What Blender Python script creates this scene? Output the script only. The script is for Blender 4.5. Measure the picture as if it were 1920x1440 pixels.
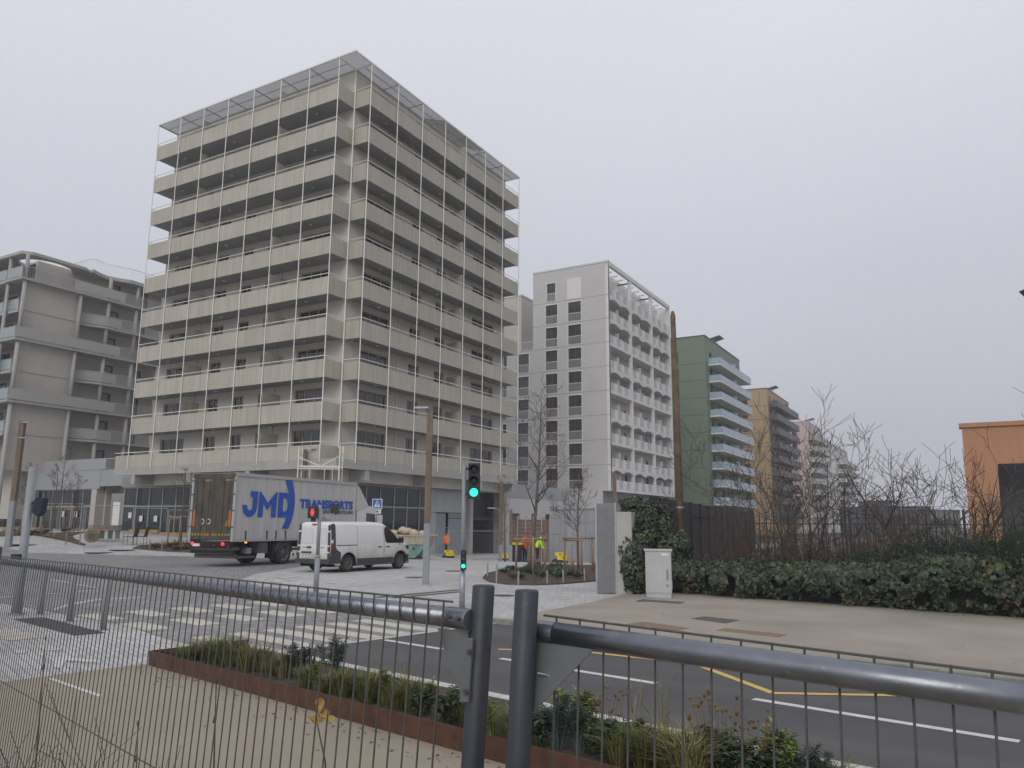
import bpy, bmesh, math, random
from mathutils import Vector, Matrix, noise
RAD = math.radians
for o in list(bpy.data.objects): bpy.data.objects.remove(o)
sc = bpy.context.scene
COL = sc.collection

# ------------------------------------------------------------------ camera
FPX = 1463.43; PITCH = RAD(10.125); ROLL = RAD(0.4487); YAW = RAD(30.0); CAMH = 1.95
HV = Vector((-math.sin(YAW), math.cos(YAW), 0)); RV = Vector((math.cos(YAW), math.sin(YAW), 0)); ZV = Vector((0, 0, 1))
FW = math.cos(PITCH) * HV + math.sin(PITCH) * ZV
U0 = -math.sin(PITCH) * HV + math.cos(PITCH) * ZV
RT = math.cos(ROLL) * RV + math.sin(ROLL) * U0
UP = -math.sin(ROLL) * RV + math.cos(ROLL) * U0
CAMP = Vector((0, 0, CAMH))
cd = bpy.data.cameras.new('camera'); cam = bpy.data.objects.new('camera', cd); COL.objects.link(cam)
cd.sensor_width = 36; cd.sensor_fit = 'HORIZONTAL'; cd.lens = FPX / 1920 * 36; cd.clip_start = 0.05; cd.clip_end = 3000
M = Matrix((RT, UP, -FW)).transposed().to_4x4(); M.translation = CAMP
cam.matrix_world = M
sc.camera = cam
sc.render.resolution_x = 1024; sc.render.resolution_y = 768
sc.view_settings.view_transform = 'Standard'; sc.view_settings.look = 'None'
sc.view_settings.exposure = 0.0; sc.view_settings.gamma = 1.0; sc.view_settings.use_curve_mapping = False

# ------------------------------------------------------------------ sky and sun (overcast)
SUN_EL = RAD(33); SUN_DIR = Vector((0.25, -0.97, 0)).normalized()      # where the veiled sun stands
w = bpy.data.worlds.new('World'); sc.world = w; w.use_nodes = True
nt = w.node_tree; nt.nodes.clear()
def N(t, typ, **kw):
    n = t.nodes.new(typ)
    for k, v in kw.items(): setattr(n, k, v)
    return n
out = N(nt, 'ShaderNodeOutputWorld'); bg = N(nt, 'ShaderNodeBackground'); bg.inputs[1].default_value = 0.1
sky = N(nt, 'ShaderNodeTexSky', sky_type='NISHITA'); sky.sun_disc = False; sky.sun_elevation = SUN_EL
sky.sun_rotation = math.atan2(SUN_DIR.x, SUN_DIR.y); sky.dust_density = 6.0; sky.air_density = 1.0
hs = N(nt, 'ShaderNodeHueSaturation'); hs.inputs['Saturation'].default_value = 0.25
tc = N(nt, 'ShaderNodeTexCoord'); sx = N(nt, 'ShaderNodeSeparateXYZ')
cr = N(nt, 'ShaderNodeValToRGB')
e = cr.color_ramp.elements
e[0].position = 0.0; e[0].color = (0.575, 0.588, 0.655, 1)
e[1].position = 1.0; e[1].color = (0.83, 0.85, 0.91, 1)
m1 = cr.color_ramp.elements.new(0.30); m1.color = (0.625, 0.642, 0.715, 1)
m2 = cr.color_ramp.elements.new(0.60); m2.color = (0.775, 0.795, 0.87, 1)
# cloud cover: broad soft patches, brighter towards the veiled sun's side
cn = N(nt, 'ShaderNodeTexNoise'); cn.inputs['Scale'].default_value = 1.3; cn.inputs['Detail'].default_value = 2.0
dt = N(nt, 'ShaderNodeVectorMath', operation='DOT_PRODUCT'); dt.inputs[1].default_value = (-0.85, -0.45, 0.25)
mr = N(nt, 'ShaderNodeMapRange'); mr.inputs[1].default_value = -1; mr.inputs[2].default_value = 1; mr.inputs[3].default_value = 0.935; mr.inputs[4].default_value = 1.065
mr2 = N(nt, 'ShaderNodeMapRange'); mr2.inputs[1].default_value = 0.3; mr2.inputs[2].default_value = 0.7; mr2.inputs[3].default_value = 9.6; mr2.inputs[4].default_value = 10.5
mm = N(nt, 'ShaderNodeMath', operation='MULTIPLY')
vm = N(nt, 'ShaderNodeVectorMath', operation='SCALE')
mx = N(nt, 'ShaderNodeMix', data_type='RGBA'); mx.inputs[0].default_value = 0.93
L = nt.links.new
L(tc.outputs['Generated'], sx.inputs[0]); L(sx.outputs[2], cr.inputs[0]); L(tc.outputs['Generated'], dt.inputs[0]); L(tc.outputs['Generated'], cn.inputs[0])
L(dt.outputs['Value'], mr.inputs[0]); L(cn.outputs[0], mr2.inputs[0]); L(mr.outputs[0], mm.inputs[0]); L(mr2.outputs[0], mm.inputs[1])
L(cr.outputs[0], vm.inputs[0]); L(mm.outputs[0], vm.inputs['Scale'])
L(sky.outputs[0], hs.inputs['Color']); L(hs.outputs[0], mx.inputs[6]); L(vm.outputs[0], mx.inputs[7]); L(mx.outputs[2], bg.inputs[0]); L(bg.outputs[0], out.inputs[0])
sl = bpy.data.lights.new('sun', 'SUN'); sl.energy = 1.0; sl.angle = RAD(35); sl.color = (1.0, 0.94, 0.85)
so = bpy.data.objects.new('sun', sl); COL.objects.link(so)
sd = Vector((SUN_DIR.x * math.cos(SUN_EL), SUN_DIR.y * math.cos(SUN_EL), math.sin(SUN_EL)))
so.rotation_euler = sd.to_track_quat('Z', 'Y').to_euler(); so.location = (0, -30, 60)

# ------------------------------------------------------------------ helpers
def smooth(a, b, x):
    t = max(0.0, min(1.0, (x - a) / (b - a))); return t * t * (3 - 2 * t)
def gz(x, y):                                   # height of the ground: the square rises to the left, dips at the garage
    dep = -0.5 * x + 0.866 * y
    t = ((x + 54) + (y - 37)) / 36
    p = max(-0.65, min(1.15, 1.08 - 1.73 * t))
    return p * smooth(39, 54, dep) * smooth(-9, -22, x) * (1 - smooth(75, 100, y))
def ray(px, py): return (px - 960) / FPX * RT - (py - 720) / FPX * UP + FW
def G(px, py, z=None):                          # where the sight line through a photo pixel meets the ground
    d = ray(px, py); zz = 0.0 if z is None else z
    for i in range(40):
        t = (zz - CAMH) / d.z; p = CAMP + t * d
        if z is not None: break
        zz = 0.6 * zz + 0.4 * gz(p.x, p.y)
    p.z = zz
    return p
def D(px, py, dep):                             # point on a sight line at a known distance
    d = ray(px, py); return CAMP + d * (dep / d.dot(HV))
A0 = RAD(-11.4); E1 = Vector((math.cos(A0), math.sin(A0), 0)); E2 = Vector((-math.sin(A0), math.cos(A0), 0))
def ST(s, t, z=0.0): v = E1 * s + E2 * t; return Vector((v.x, v.y, z))

def lin(r, g, b, k=1.0):
    f = lambda c: ((c / 255 + 0.055) / 1.055) ** 2.4 if c > 10 else c / 255 / 12.92
    return tuple(min(0.9, f(c) * k) for c in (r, g, b))
MATS = {}
def MAT(name, c, rough=0.75, var=0.12, vs=2.5, bump=0.0, bs=30.0, metal=0.0, streak=0.0, emit=0.0, island=0.0, c2=None, spec=0.5, vert=0.0, stain=None, coat=0.0, trans=0.0, hue=0.0, orand=0.0, dirt=None, along=None):
    if name in MATS: return MATS[name]
    m = bpy.data.materials.new(name); m.use_nodes = True; t = m.node_tree; b = t.nodes['Principled BSDF']; L = t.links.new
    b.inputs['Roughness'].default_value = rough; b.inputs['Metallic'].default_value = metal
    b.inputs['Specular IOR Level'].default_value = spec; b.inputs['Coat Weight'].default_value = coat
    if trans: b.inputs['Transmission Weight'].default_value = trans
    ge = N(t, 'ShaderNodeNewGeometry')
    no = N(t, 'ShaderNodeTexNoise'); no.inputs['Scale'].default_value = vs; no.inputs['Detail'].default_value = 5.0; no.inputs['Roughness'].default_value = 0.6
    L(ge.outputs['Position'], no.inputs['Vector'])
    mr = N(t, 'ShaderNodeMapRange'); mr.inputs[1].default_value = 0.3; mr.inputs[2].default_value = 0.7
    L(no.outputs[0], mr.inputs[0])
    mx = N(t, 'ShaderNodeMix', data_type='RGBA')
    ca = tuple(v * (1 - var) for v in c); cb = c2 if c2 else tuple(min(0.95, v * (1 + var)) for v in c)
    mx.inputs[6].default_value = (*ca, 1); mx.inputs[7].default_value = (*cb, 1)
    L(mr.outputs[0], mx.inputs[0]); colr = mx.outputs[2]
    if streak:
        mp = N(t, 'ShaderNodeMapping'); mp.inputs['Scale'].default_value = (3.0, 3.0, 0.22)
        ns = N(t, 'ShaderNodeTexNoise'); ns.inputs['Scale'].default_value = 1.4; ns.inputs['Detail'].default_value = 6.0
        L(ge.outputs['Position'], mp.inputs[0]); L(mp.outputs[0], ns.inputs['Vector'])
        r2 = N(t, 'ShaderNodeMapRange'); r2.inputs[1].default_value = 0.35; r2.inputs[2].default_value = 0.75; r2.inputs[3].default_value = 1.0; r2.inputs[4].default_value = 1.0 - streak
        L(ns.outputs[0], r2.inputs[0]); vs_ = N(t, 'ShaderNodeVectorMath', operation='SCALE'); L(colr, vs_.inputs[0]); L(r2.outputs[0], vs_.inputs['Scale']); colr = vs_.outputs[0]
    if island:
        r3 = N(t, 'ShaderNodeMapRange'); r3.inputs[3].default_value = 1 - island; r3.inputs[4].default_value = 1 + island
        L(ge.outputs['Random Per Island'], r3.inputs[0]); v3 = N(t, 'ShaderNodeVectorMath', operation='SCALE'); L(colr, v3.inputs[0]); L(r3.outputs[0], v3.inputs['Scale']); colr = v3.outputs[0]
        if hue:
            h = N(t, 'ShaderNodeHueSaturation'); r4 = N(t, 'ShaderNodeMapRange'); r4.inputs[3].default_value = 0.5 - hue; r4.inputs[4].default_value = 0.5 + hue
            wn = N(t, 'ShaderNodeTexWhiteNoise', noise_dimensions='1D'); L(ge.outputs['Random Per Island'], wn.inputs['W']); L(wn.outputs[0], r4.inputs[0]); L(r4.outputs[0], h.inputs['Hue']); L(colr, h.inputs['Color']); colr = h.outputs[0]
    if stain:
        n5 = N(t, 'ShaderNodeTexNoise'); n5.inputs['Scale'].default_value = stain[1]; n5.inputs['Detail'].default_value = 8.0; n5.inputs['Roughness'].default_value = 0.7
        L(ge.outputs['Position'], n5.inputs['Vector']); r5 = N(t, 'ShaderNodeMapRange'); r5.inputs[1].default_value = stain[2]; r5.inputs[2].default_value = stain[2] + 0.16; r5.inputs[4].default_value = stain[3]
        L(n5.outputs[0], r5.inputs[0]); m5 = N(t, 'ShaderNodeMix', data_type='RGBA'); L(r5.outputs[0], m5.inputs[0]); L(colr, m5.inputs[6]); m5.inputs[7].default_value = (*stain[0], 1); colr = m5.outputs[2]
    if orand:
        oi = N(t, 'ShaderNodeObjectInfo'); r6 = N(t, 'ShaderNodeMapRange'); r6.inputs[3].default_value = 1 - orand; r6.inputs[4].default_value = 1 + orand; L(oi.outputs['Random'], r6.inputs[0])
        v6 = N(t, 'ShaderNodeVectorMath', operation='SCALE'); L(colr, v6.inputs[0]); L(r6.outputs[0], v6.inputs['Scale']); colr = v6.outputs[0]
    if dirt:                                     # road dirt: fades out above a height on the thing, broken up by noise
        to = N(t, 'ShaderNodeTexCoord'); sp = N(t, 'ShaderNodeSeparateXYZ'); L(to.outputs['Object'], sp.inputs[0]); n7 = N(t, 'ShaderNodeTexNoise'); n7.inputs['Scale'].default_value = 2.2; n7.inputs['Detail'].default_value = 6.0; L(to.outputs['Object'], n7.inputs['Vector'])
        a7 = N(t, 'ShaderNodeMath', operation='MULTIPLY_ADD'); a7.inputs[1].default_value = 0.9; L(n7.outputs[0], a7.inputs[0]); L(sp.outputs[2], a7.inputs[2])
        r7 = N(t, 'ShaderNodeMapRange'); r7.inputs[1].default_value = dirt[1]; r7.inputs[2].default_value = dirt[2]; r7.inputs[3].default_value = dirt[3]; r7.inputs[4].default_value = 0.0; L(a7.outputs[0], r7.inputs[0])
        m7 = N(t, 'ShaderNodeMix', data_type='RGBA'); L(r7.outputs[0], m7.inputs[0]); L(colr, m7.inputs[6]); m7.inputs[7].default_value = (*dirt[0], 1); colr = m7.outputs[2]
    if along:                                    # wheel-worn streaks running along the road
        mp8 = N(t, 'ShaderNodeMapping'); mp8.inputs['Rotation'].default_value = (0, 0, RAD(11.4)); mp8.inputs['Scale'].default_value = (0.06, 1.1, 1); L(ge.outputs['Position'], mp8.inputs[0])
        n8 = N(t, 'ShaderNodeTexNoise'); n8.inputs['Scale'].default_value = 1.3; n8.inputs['Detail'].default_value = 5.0; L(mp8.outputs[0], n8.inputs['Vector']); r8 = N(t, 'ShaderNodeMapRange'); r8.inputs[1].default_value = .3; r8.inputs[2].default_value = .7; r8.inputs[3].default_value = 1 - along; r8.inputs[4].default_value = 1 + along; L(n8.outputs[0], r8.inputs[0])
        v8 = N(t, 'ShaderNodeVectorMath', operation='SCALE'); L(colr, v8.inputs[0]); L(r8.outputs[0], v8.inputs['Scale']); colr = v8.outputs[0]
    L(colr, b.inputs['Base Color'])
    if bump:
        nb = N(t, 'ShaderNodeTexNoise'); nb.inputs['Scale'].default_value = bs; nb.inputs['Detail'].default_value = 4.0
        L(ge.outputs['Position'], nb.inputs['Vector']); bp = N(t, 'ShaderNodeBump'); bp.inputs['Strength'].default_value = bump; bp.inputs['Distance'].default_value = 0.02
        L(nb.outputs[0], bp.inputs['Height']); L(bp.outputs[0], b.inputs['Normal'])
    if emit:
        b.inputs['Emission Color'].default_value = (*c, 1); b.inputs['Emission Strength'].default_value = emit
    MATS[name] = m; return m

def SETTS(name, c, cm, bw, bh, rot=0.0, var=0.15, bump=0.4, off=0.5, rough=0.8, vertical=None, stain=None, big=0.12):
    if name in MATS: return MATS[name]
    m = bpy.data.materials.new(name); m.use_nodes = True; t = m.node_tree; b = t.nodes['Principled BSDF']; L = t.links.new
    b.inputs['Roughness'].default_value = rough
    ge = N(t, 'ShaderNodeNewGeometry'); mp = N(t, 'ShaderNodeMapping'); mp.inputs['Rotation'].default_value = (0, 0, rot)
    src = ge.outputs['Position']
    if vertical:                                # bricks on a wall: run along (x+y), up z
        s = N(t, 'ShaderNodeSeparateXYZ'); a = N(t, 'ShaderNodeMath', operation='ADD'); cx = N(t, 'ShaderNodeCombineXYZ')
        L(src, s.inputs[0]); L(s.outputs[0], a.inputs[0]); L(s.outputs[1], a.inputs[1]); L(a.outputs[0], cx.inputs[0]); L(s.outputs[2], cx.inputs[1]); src = cx.outputs[0]
    L(src, mp.inputs[0])
    br = N(t, 'ShaderNodeTexBrick'); br.inputs['Scale'].default_value = 1.0; br.inputs['Brick Width'].default_value = bw; br.inputs['Row Height'].default_value = bh
    br.inputs['Mortar Size'].default_value = 0.07 * bh; br.inputs['Mortar Smooth'].default_value = 0.3; br.offset = off
    br.inputs['Color1'].default_value = (*[v * (1 - var) for v in c], 1); br.inputs['Color2'].default_value = (*[min(.95, v * (1 + var)) for v in c], 1); br.inputs['Mortar'].default_value = (*cm, 1)
    L(mp.outputs[0], br.inputs[0])
    no = N(t, 'ShaderNodeTexNoise'); no.inputs['Scale'].default_value = 0.35; no.inputs['Detail'].default_value = 6.0; no.inputs['Roughness'].default_value = 0.65; L(ge.outputs['Position'], no.inputs['Vector'])
    mr = N(t, 'ShaderNodeMapRange'); mr.inputs[1].default_value = 0.3; mr.inputs[2].default_value = 0.7; mr.inputs[3].default_value = 1 - big; mr.inputs[4].default_value = 1 + big; L(no.outputs[0], mr.inputs[0])
    v = N(t, 'ShaderNodeVectorMath', operation='SCALE'); L(br.outputs[0], v.inputs[0]); L(mr.outputs[0], v.inputs['Scale']); colr = v.outputs[0]
    if stain:
        n5 = N(t, 'ShaderNodeTexNoise'); n5.inputs['Scale'].default_value = stain[1]; n5.inputs['Detail'].default_value = 8.0; n5.inputs['Roughness'].default_value = 0.7
        L(ge.outputs['Position'], n5.inputs['Vector']); r5 = N(t, 'ShaderNodeMapRange'); r5.inputs[1].default_value = stain[2]; r5.inputs[2].default_value = stain[2] + 0.2; r5.inputs[4].default_value = stain[3]
        L(n5.outputs[0], r5.inputs[0]); m5 = N(t, 'ShaderNodeMix', data_type='RGBA'); L(r5.outputs[0], m5.inputs[0]); L(colr, m5.inputs[6]); m5.inputs[7].default_value = (*stain[0], 1); colr = m5.outputs[2]
    L(colr, b.inputs['Base Color'])
    if bump:
        bp = N(t, 'ShaderNodeBump'); bp.inputs['Strength'].default_value = bump; bp.inputs['Distance'].default_value = 0.01; bp.invert = True
        L(br.outputs['Fac'], bp.inputs['Height']); L(bp.outputs[0], b.inputs['Normal'])
    MATS[name] = m; return m

class MB:
    def __init__(s): s.v = []; s.f = []
    def poly(s, *pts):
        i = len(s.v); s.v += [tuple(p) for p in pts]; s.f.append(tuple(range(i, i + len(pts)))); return s
    def box(s, x0, x1, y0, y1, z0, z1):
        if x1 < x0: x0, x1 = x1, x0
        if y1 < y0: y0, y1 = y1, y0
        if z1 < z0: z0, z1 = z1, z0
        i = len(s.v)
        s.v += [(x0, y0, z0), (x1, y0, z0), (x1, y1, z0), (x0, y1, z0), (x0, y0, z1), (x1, y0, z1), (x1, y1, z1), (x0, y1, z1)]
        s.f += [tuple(i + k for k in q) for q in ((3, 2, 1, 0), (4, 5, 6, 7), (0, 1, 5, 4), (1, 2, 6, 5), (2, 3, 7, 6), (3, 0, 4, 7))]; return s
    def obox(s, c, ax, ay, az):                 # box from a centre and three half-axis vectors
        c, ax, ay, az = Vector(c), Vector(ax), Vector(ay), Vector(az); i = len(s.v)
        for k in (-1, 1):
            s.v += [tuple(c - ax - ay + k * az), tuple(c + ax - ay + k * az), tuple(c + ax + ay + k * az), tuple(c - ax + ay + k * az)]
        s.f += [tuple(i + k for k in q) for q in ((3, 2, 1, 0), (4, 5, 6, 7), (0, 1, 5, 4), (1, 2, 6, 5), (2, 3, 7, 6), (3, 0, 4, 7))]; return s
    def tube(s, pts, rad, n=6, cap=True):
        pts = [Vector(p) for p in pts]
        if not isinstance(rad, (list, tuple)): rad = [rad] * len(pts)
        i0 = len(s.v); ref = None
        for k, p in enumerate(pts):
            d = (pts[min(k + 1, len(pts) - 1)] - pts[max(k - 1, 0)])
            if d.length < 1e-9: d = Vector((0, 0, 1))
            d.normalize()
            if ref is None: ref = Vector((1, 0, 0)) if abs(d.x) < 0.9 else Vector((0, 1, 0))
            u = d.cross(ref); u.normalize(); v = d.cross(u); ref = v.cross(d) * -1 if False else ref
            for j in range(n):
                a = 2 * math.pi * j / n + (math.pi / 4 if n == 4 else 0); s.v.append(tuple(p + rad[k] * (math.cos(a) * u + math.sin(a) * v)))
        for k in range(len(pts) - 1):
            for j in range(n):
                a = i0 + k * n + j; b = i0 + k * n + (j + 1) % n; s.f.append((a, a + n, b + n, b))
        if cap:
            s.f.append(tuple(i0 + j for j in range(n))); s.f.append(tuple(i0 + (len(pts) - 1) * n + j for j in range(n - 1, -1, -1)))
        return s
    def cyl(s, p0, p1, r0, r1=None, n=10): return s.tube([p0, p1], [r0, r0 if r1 is None else r1], n)
    def prism(s, pts, z0, z1):                  # outline in plan, counter-clockwise
        n = len(pts); i = len(s.v); s.v += [(p[0], p[1], z0) for p in pts] + [(p[0], p[1], z1) for p in pts]
        s.f.append(tuple(range(i + n - 1, i - 1, -1))); s.f.append(tuple(range(i + n, i + 2 * n)))
        for k in range(n): a = i + k; b = i + (k + 1) % n; s.f.append((a, b, b + n, a + n))
        return s
    def extr(s, pts, vec):                      # any flat outline pushed along a vector
        n = len(pts); i = len(s.v); vec = Vector(vec); s.v += [tuple(p) for p in pts] + [tuple(Vector(p) + vec) for p in pts]
        s.f.append(tuple(range(i + n - 1, i - 1, -1))); s.f.append(tuple(range(i + n, i + 2 * n)))
        for k in range(n): a = i + k; b = i + (k + 1) % n; s.f.append((a, b, b + n, a + n))
        return s
    def add(s, o, off=(0, 0, 0)):
        i = len(s.v); s.v += [(a + off[0], b + off[1], c + off[2]) for a, b, c in o.v]; s.f += [tuple(i + k for k in f) for f in o.f]; return s
    def mesh(s, name, mat, smooth=False):
        me = bpy.data.meshes.new(name); me.from_pydata(s.v, [], s.f); me.materials.append(mat)
        if smooth: me.shade_smooth()
        me.update(); return me

WL = {}                                          # world position of every object made here
def tag(o, label, cat, group=None):
    o['label'] = label; o['category'] = cat
    if group: o['group'] = group
    return o
def thing(name, label, cat, loc=(0, 0, 0), rz=0.0, group=None):
    o = bpy.data.objects.new(name, None); COL.objects.link(o); o.empty_display_size = 0.2
    o.location = loc; o.rotation_euler = (0, 0, rz); WL[o] = Vector(loc); return tag(o, label, cat, group)
def link(name, me, parent=None, loc=None):
    o = bpy.data.objects.new(name, me); COL.objects.link(o)
    if parent: o.parent = parent
    if loc is not None: o.location = Vector(loc) - (WL[parent] if parent else Vector())
    WL[o] = Vector(loc) if loc is not None else (WL[parent].copy() if parent else Vector())
    return o
def part(name, mb, mat, parent, smooth=False, local=False):
    if parent is not None and not local:
        q = WL[parent]; mb.v = [(a - q.x, b - q.y, c - q.z) for a, b, c in mb.v]
    return link(name, mb.mesh(name, mat, smooth), parent)
def solo(name, mb, mat, label, cat, group=None, smooth=False, origin=None):
    q = Vector(origin) if origin is not None else Vector()
    mb.v = [(a - q.x, b - q.y, c - q.z) for a, b, c in mb.v]
    o = link(name, mb.mesh(name, mat, smooth)); o.location = q; WL[o] = q; return tag(o, label, cat, group)
def struct(name, mb, mat, smooth=False):
    o = link(name, mb.mesh(name, mat, smooth)); o['kind'] = 'structure'; return o
BXC = {}
def bx(name, x0, x1, y0, y1, z0, z1, mat, parent):          # a box part; alike boxes share one mesh
    if x1 < x0: x0, x1 = x1, x0
    if y1 < y0: y0, y1 = y1, y0
    d = (round(x1 - x0, 3), round(y1 - y0, 3), round(z1 - z0, 3), mat.name)
    if d not in BXC: BXC[d] = MB().box(-d[0] / 2, d[0] / 2, -d[1] / 2, d[1] / 2, -d[2] / 2, d[2] / 2).mesh(name, mat)
    return link(name, BXC[d], parent, ((x0 + x1) / 2, (y0 + y1) / 2, (z0 + z1) / 2))
def copy_tree(o, parent=None):
    c = o.copy(); COL.objects.link(c); c.parent = parent; WL[c] = WL[o].copy()
    for ch in o.children: copy_tree(ch, c)
    return c
def place(o, loc, rz=0.0, sc_=1.0, label=None):
    o.location = loc; o.rotation_euler = (0, 0, rz); o.scale = (sc_,) * 3
    if label: o['label'] = label
    return o

# facade helpers: 'S' faces -Y on the plane y=pl, 'E' faces +X on the plane x=pl
def fp(face, pl, a, z, d=0.0):                    # point on a facade, d metres behind its surface
    return (a, pl + d, z) if face == 'S' else (pl - d, a, z)
def wall_open(mb, face, pl, a0, a1, z0, z1, ops, depth=0.15):
    xs = sorted({a0, a1, *[v for o in ops for v in o[:2] if a0 < v < a1]}); zs = sorted({z0, z1, *[v for o in ops for v in o[2:4] if z0 < v < z1]})
    for i in range(len(xs) - 1):
        for j in range(len(zs) - 1):
            cx = (xs[i] + xs[i + 1]) / 2; cz = (zs[j] + zs[j + 1]) / 2
            if any(o[0] < cx < o[1] and o[2] < cz < o[3] for o in ops): continue
            mb.poly(fp(face, pl, xs[i], zs[j]), fp(face, pl, xs[i + 1], zs[j]), fp(face, pl, xs[i + 1], zs[j + 1]), fp(face, pl, xs[i], zs[j + 1]))
    for a, b, c, d in [o[:4] for o in ops]:
        q = [(a, c), (b, c), (b, d), (a, d)]
        for k in range(4):
            p, r = q[k], q[(k + 1) % 4]
            mb.poly(fp(face, pl, *p), fp(face, pl, *p, depth), fp(face, pl, *r, depth), fp(face, pl, *r))
    return mb
WINC = {}
def fbox(mb, face, a0, a1, z0, z1, d0, d1):
    return mb.box(a0, a1, d0, d1, z0, z1) if face == 'S' else mb.box(-d1, -d0, a0, a1, z0, z1)
def window(parent, face, pl, a0, a1, z0, z1, n, fm, gm, depth=0.15, fw=0.07, name='window', rail=None):
    w, h = round(a1 - a0, 3), round(z1 - z0, 3); key = (face, w, h, n, fm.name, gm.name)
    if key not in WINC:
        f = MB()
        fbox(f, face, -w / 2, w / 2, 0, fw, -.06, .0); fbox(f, face, -w / 2, w / 2, h - fw, h, -.06, .0)
        for k in range(n + 1):
            c = -w / 2 + w * k / n; lo = c - (0 if k == 0 else fw / 2 if k < n else fw); fbox(f, face, lo, lo + fw, fw, h - fw, -.055, .0)
        g = MB(); fbox(g, face, -w / n / 2 + fw * .3, w / n / 2 - fw * .3, fw * .5, h - fw * .5, -.02, .0)
        WINC[key] = (f.mesh(name + '_frame', fm), g.mesh('pane', gm))
    fmesh, gmesh = WINC[key]
    o = link(name, fmesh, parent, fp(face, pl, (a0 + a1) / 2, z0, depth))
    for k in range(n):
        link('pane', gmesh, o, fp(face, pl, a0 + w * (k + .5) / n, z0, depth + .004))
    return o
# ------------------------------------------------------------------ materials
m_plaza = SETTS('plaza_setts', (0.45, 0.445, 0.44), (0.25, 0.245, 0.24), 0.24, 0.12, RAD(20), 0.13, 0.3, big=0.14, stain=((0.24, 0.235, 0.23), 0.9, 0.60, 0.35))
m_road = SETTS('road_setts', (0.25, 0.245, 0.245), (0.11, 0.108, 0.11), 0.2, 0.13, RAD(-11.4), 0.22, 0.5, big=0.16, stain=((0.33, 0.325, 0.32), 0.7, 0.60, 0.4))
m_asph = MAT('asphalt', (0.098, 0.097, 0.100), 0.85, 0.12, 0.5, 0.6, 220, along=0.16, stain=((0.115, 0.115, 0.12), 60, 0.56, 0.7))
m_beige = MAT('beige_resin', (0.315, 0.277, 0.232), 0.9, 0.17, 0.45, 0.35, 160, stain=((0.26, 0.22, 0.165), 1.1, 0.58, 0.45))
m_beige2 = MAT('beige_path', (0.30, 0.26, 0.20), 0.9, 0.09, 0.7, 0.35, 160, stain=((0.22, 0.21, 0.12), 0.8, 0.57, 0.55))
m_earth = MAT('earth', (0.10, 0.085, 0.06), 0.95, 0.3, 1.0, 0.8, 8)
m_mulch = MAT('mulch', (0.085, 0.055, 0.04), 0.95, 0.45, 9.0, 1.0, 25, stain=((0.16, 0.11, 0.08), 14, 0.56, 0.8))
m_kerb = MAT('kerb_stone', (0.50, 0.50, 0.485), 0.85, 0.12, 3, 0.3, 60, stain=((0.25, 0.26, 0.20), 2.0, 0.58, 0.5))
m_kerb2 = MAT('mossy_kerb', (0.26, 0.26, 0.22), 0.9, 0.2, 3, 0.3, 60, stain=((0.10, 0.115, 0.05), 2.5, 0.50, 0.6))
m_white = MAT('white_paint', (0.58, 0.58, 0.56), 0.7, 0.10, 5, 0.2, 80, stain=((0.16, 0.16, 0.16), 9.0, 0.57, 0.75))
m_cream = MAT('cream_setts', (0.53, 0.50, 0.43), 0.75, 0.12, 6, 0.3, 40, stain=((0.30, 0.29, 0.27), 3.0, 0.50, 0.75))
m_worn = MAT('worn_paint', (0.56, 0.56, 0.55), 0.8, 0.12, 6, stain=((0.33, 0.325, 0.32), 4.0, 0.48, 0.8))
m_yel = MAT('yellow_paint', (0.58, 0.40, 0.11), 0.7, 0.12, 5, stain=((0.3, 0.22, 0.1), 5.0, 0.6, 0.5))
m_iron = MAT('cast_iron', (0.085, 0.078, 0.075), 0.7, 0.2, 12, 0.6, 90)
m_rust = MAT('rusty_cover', (0.22, 0.155, 0.105), 0.85, 0.25, 10, 0.6, 90)
m_mat = MAT('dark_mat', (0.075, 0.072, 0.075), 0.9, 0.12, 6, 0.6, 200)
m_corten = MAT('corten_steel', (0.085, 0.037, 0.023), 0.8, 0.25, 5, 0.3, 60, streak=0.25, c2=(0.125, 0.055, 0.03))
m_panel = MAT('beige_panel', (0.462, 0.432, 0.368), 0.7, 0.05, 0.6, streak=0.20, orand=0.045)
m_conc = MAT('concrete', (0.40, 0.39, 0.37), 0.85, 0.10, 1.0, 0.2, 30, streak=0.12)
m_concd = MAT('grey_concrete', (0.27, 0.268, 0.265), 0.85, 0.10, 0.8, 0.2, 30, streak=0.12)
m_soffit = MAT('soffit', (0.30, 0.297, 0.295), 0.85, 0.08, 0.8)
m_bwall = MAT('beige_render', (0.66, 0.625, 0.555), 0.85, 0.05, 0.7, streak=0.06)
m_pole = MAT('white_steel', (0.78, 0.77, 0.74), 0.45, 0.05, 3)
m_canopy = MAT('grey_mesh_panel', (0.58, 0.575, 0.56), 0.6, 0.06, 4)
m_frame = MAT('timber_frame', (0.42, 0.36, 0.28), 0.6, 0.1, 4)
m_glass = MAT('window_glass', (0.028, 0.030, 0.034), 0.06, 0.4, 0.4, spec=0.8)
m_sglass = MAT('shop_glass', (0.016, 0.022, 0.023), 0.05, 0.4, 0.3, spec=0.5)
m_alu = MAT('aluminium', (0.42, 0.43, 0.43), 0.45, 0.06, 3, metal=0.3)
m_galv = MAT('galvanised_steel', (0.36, 0.38, 0.41), 0.42, 0.14, 14, 0.12, 70, metal=0.55, stain=((0.23, 0.25, 0.28), 18, 0.52, 0.6))
m_galvd = MAT('weathered_shaded_galvanised', (0.052, 0.058, 0.070), 0.5, 0.2, 10, 0.05, 60, metal=0.35, stain=((0.13, 0.14, 0.16), 22, 0.60, 0.7), streak=0.25)  # weathered zinc; base darkened in place of dim surroundings it would reflect
m_wire = MAT('fence_wire', (0.10, 0.10, 0.10), 0.6, 0.2, 30, metal=0.4)
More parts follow.
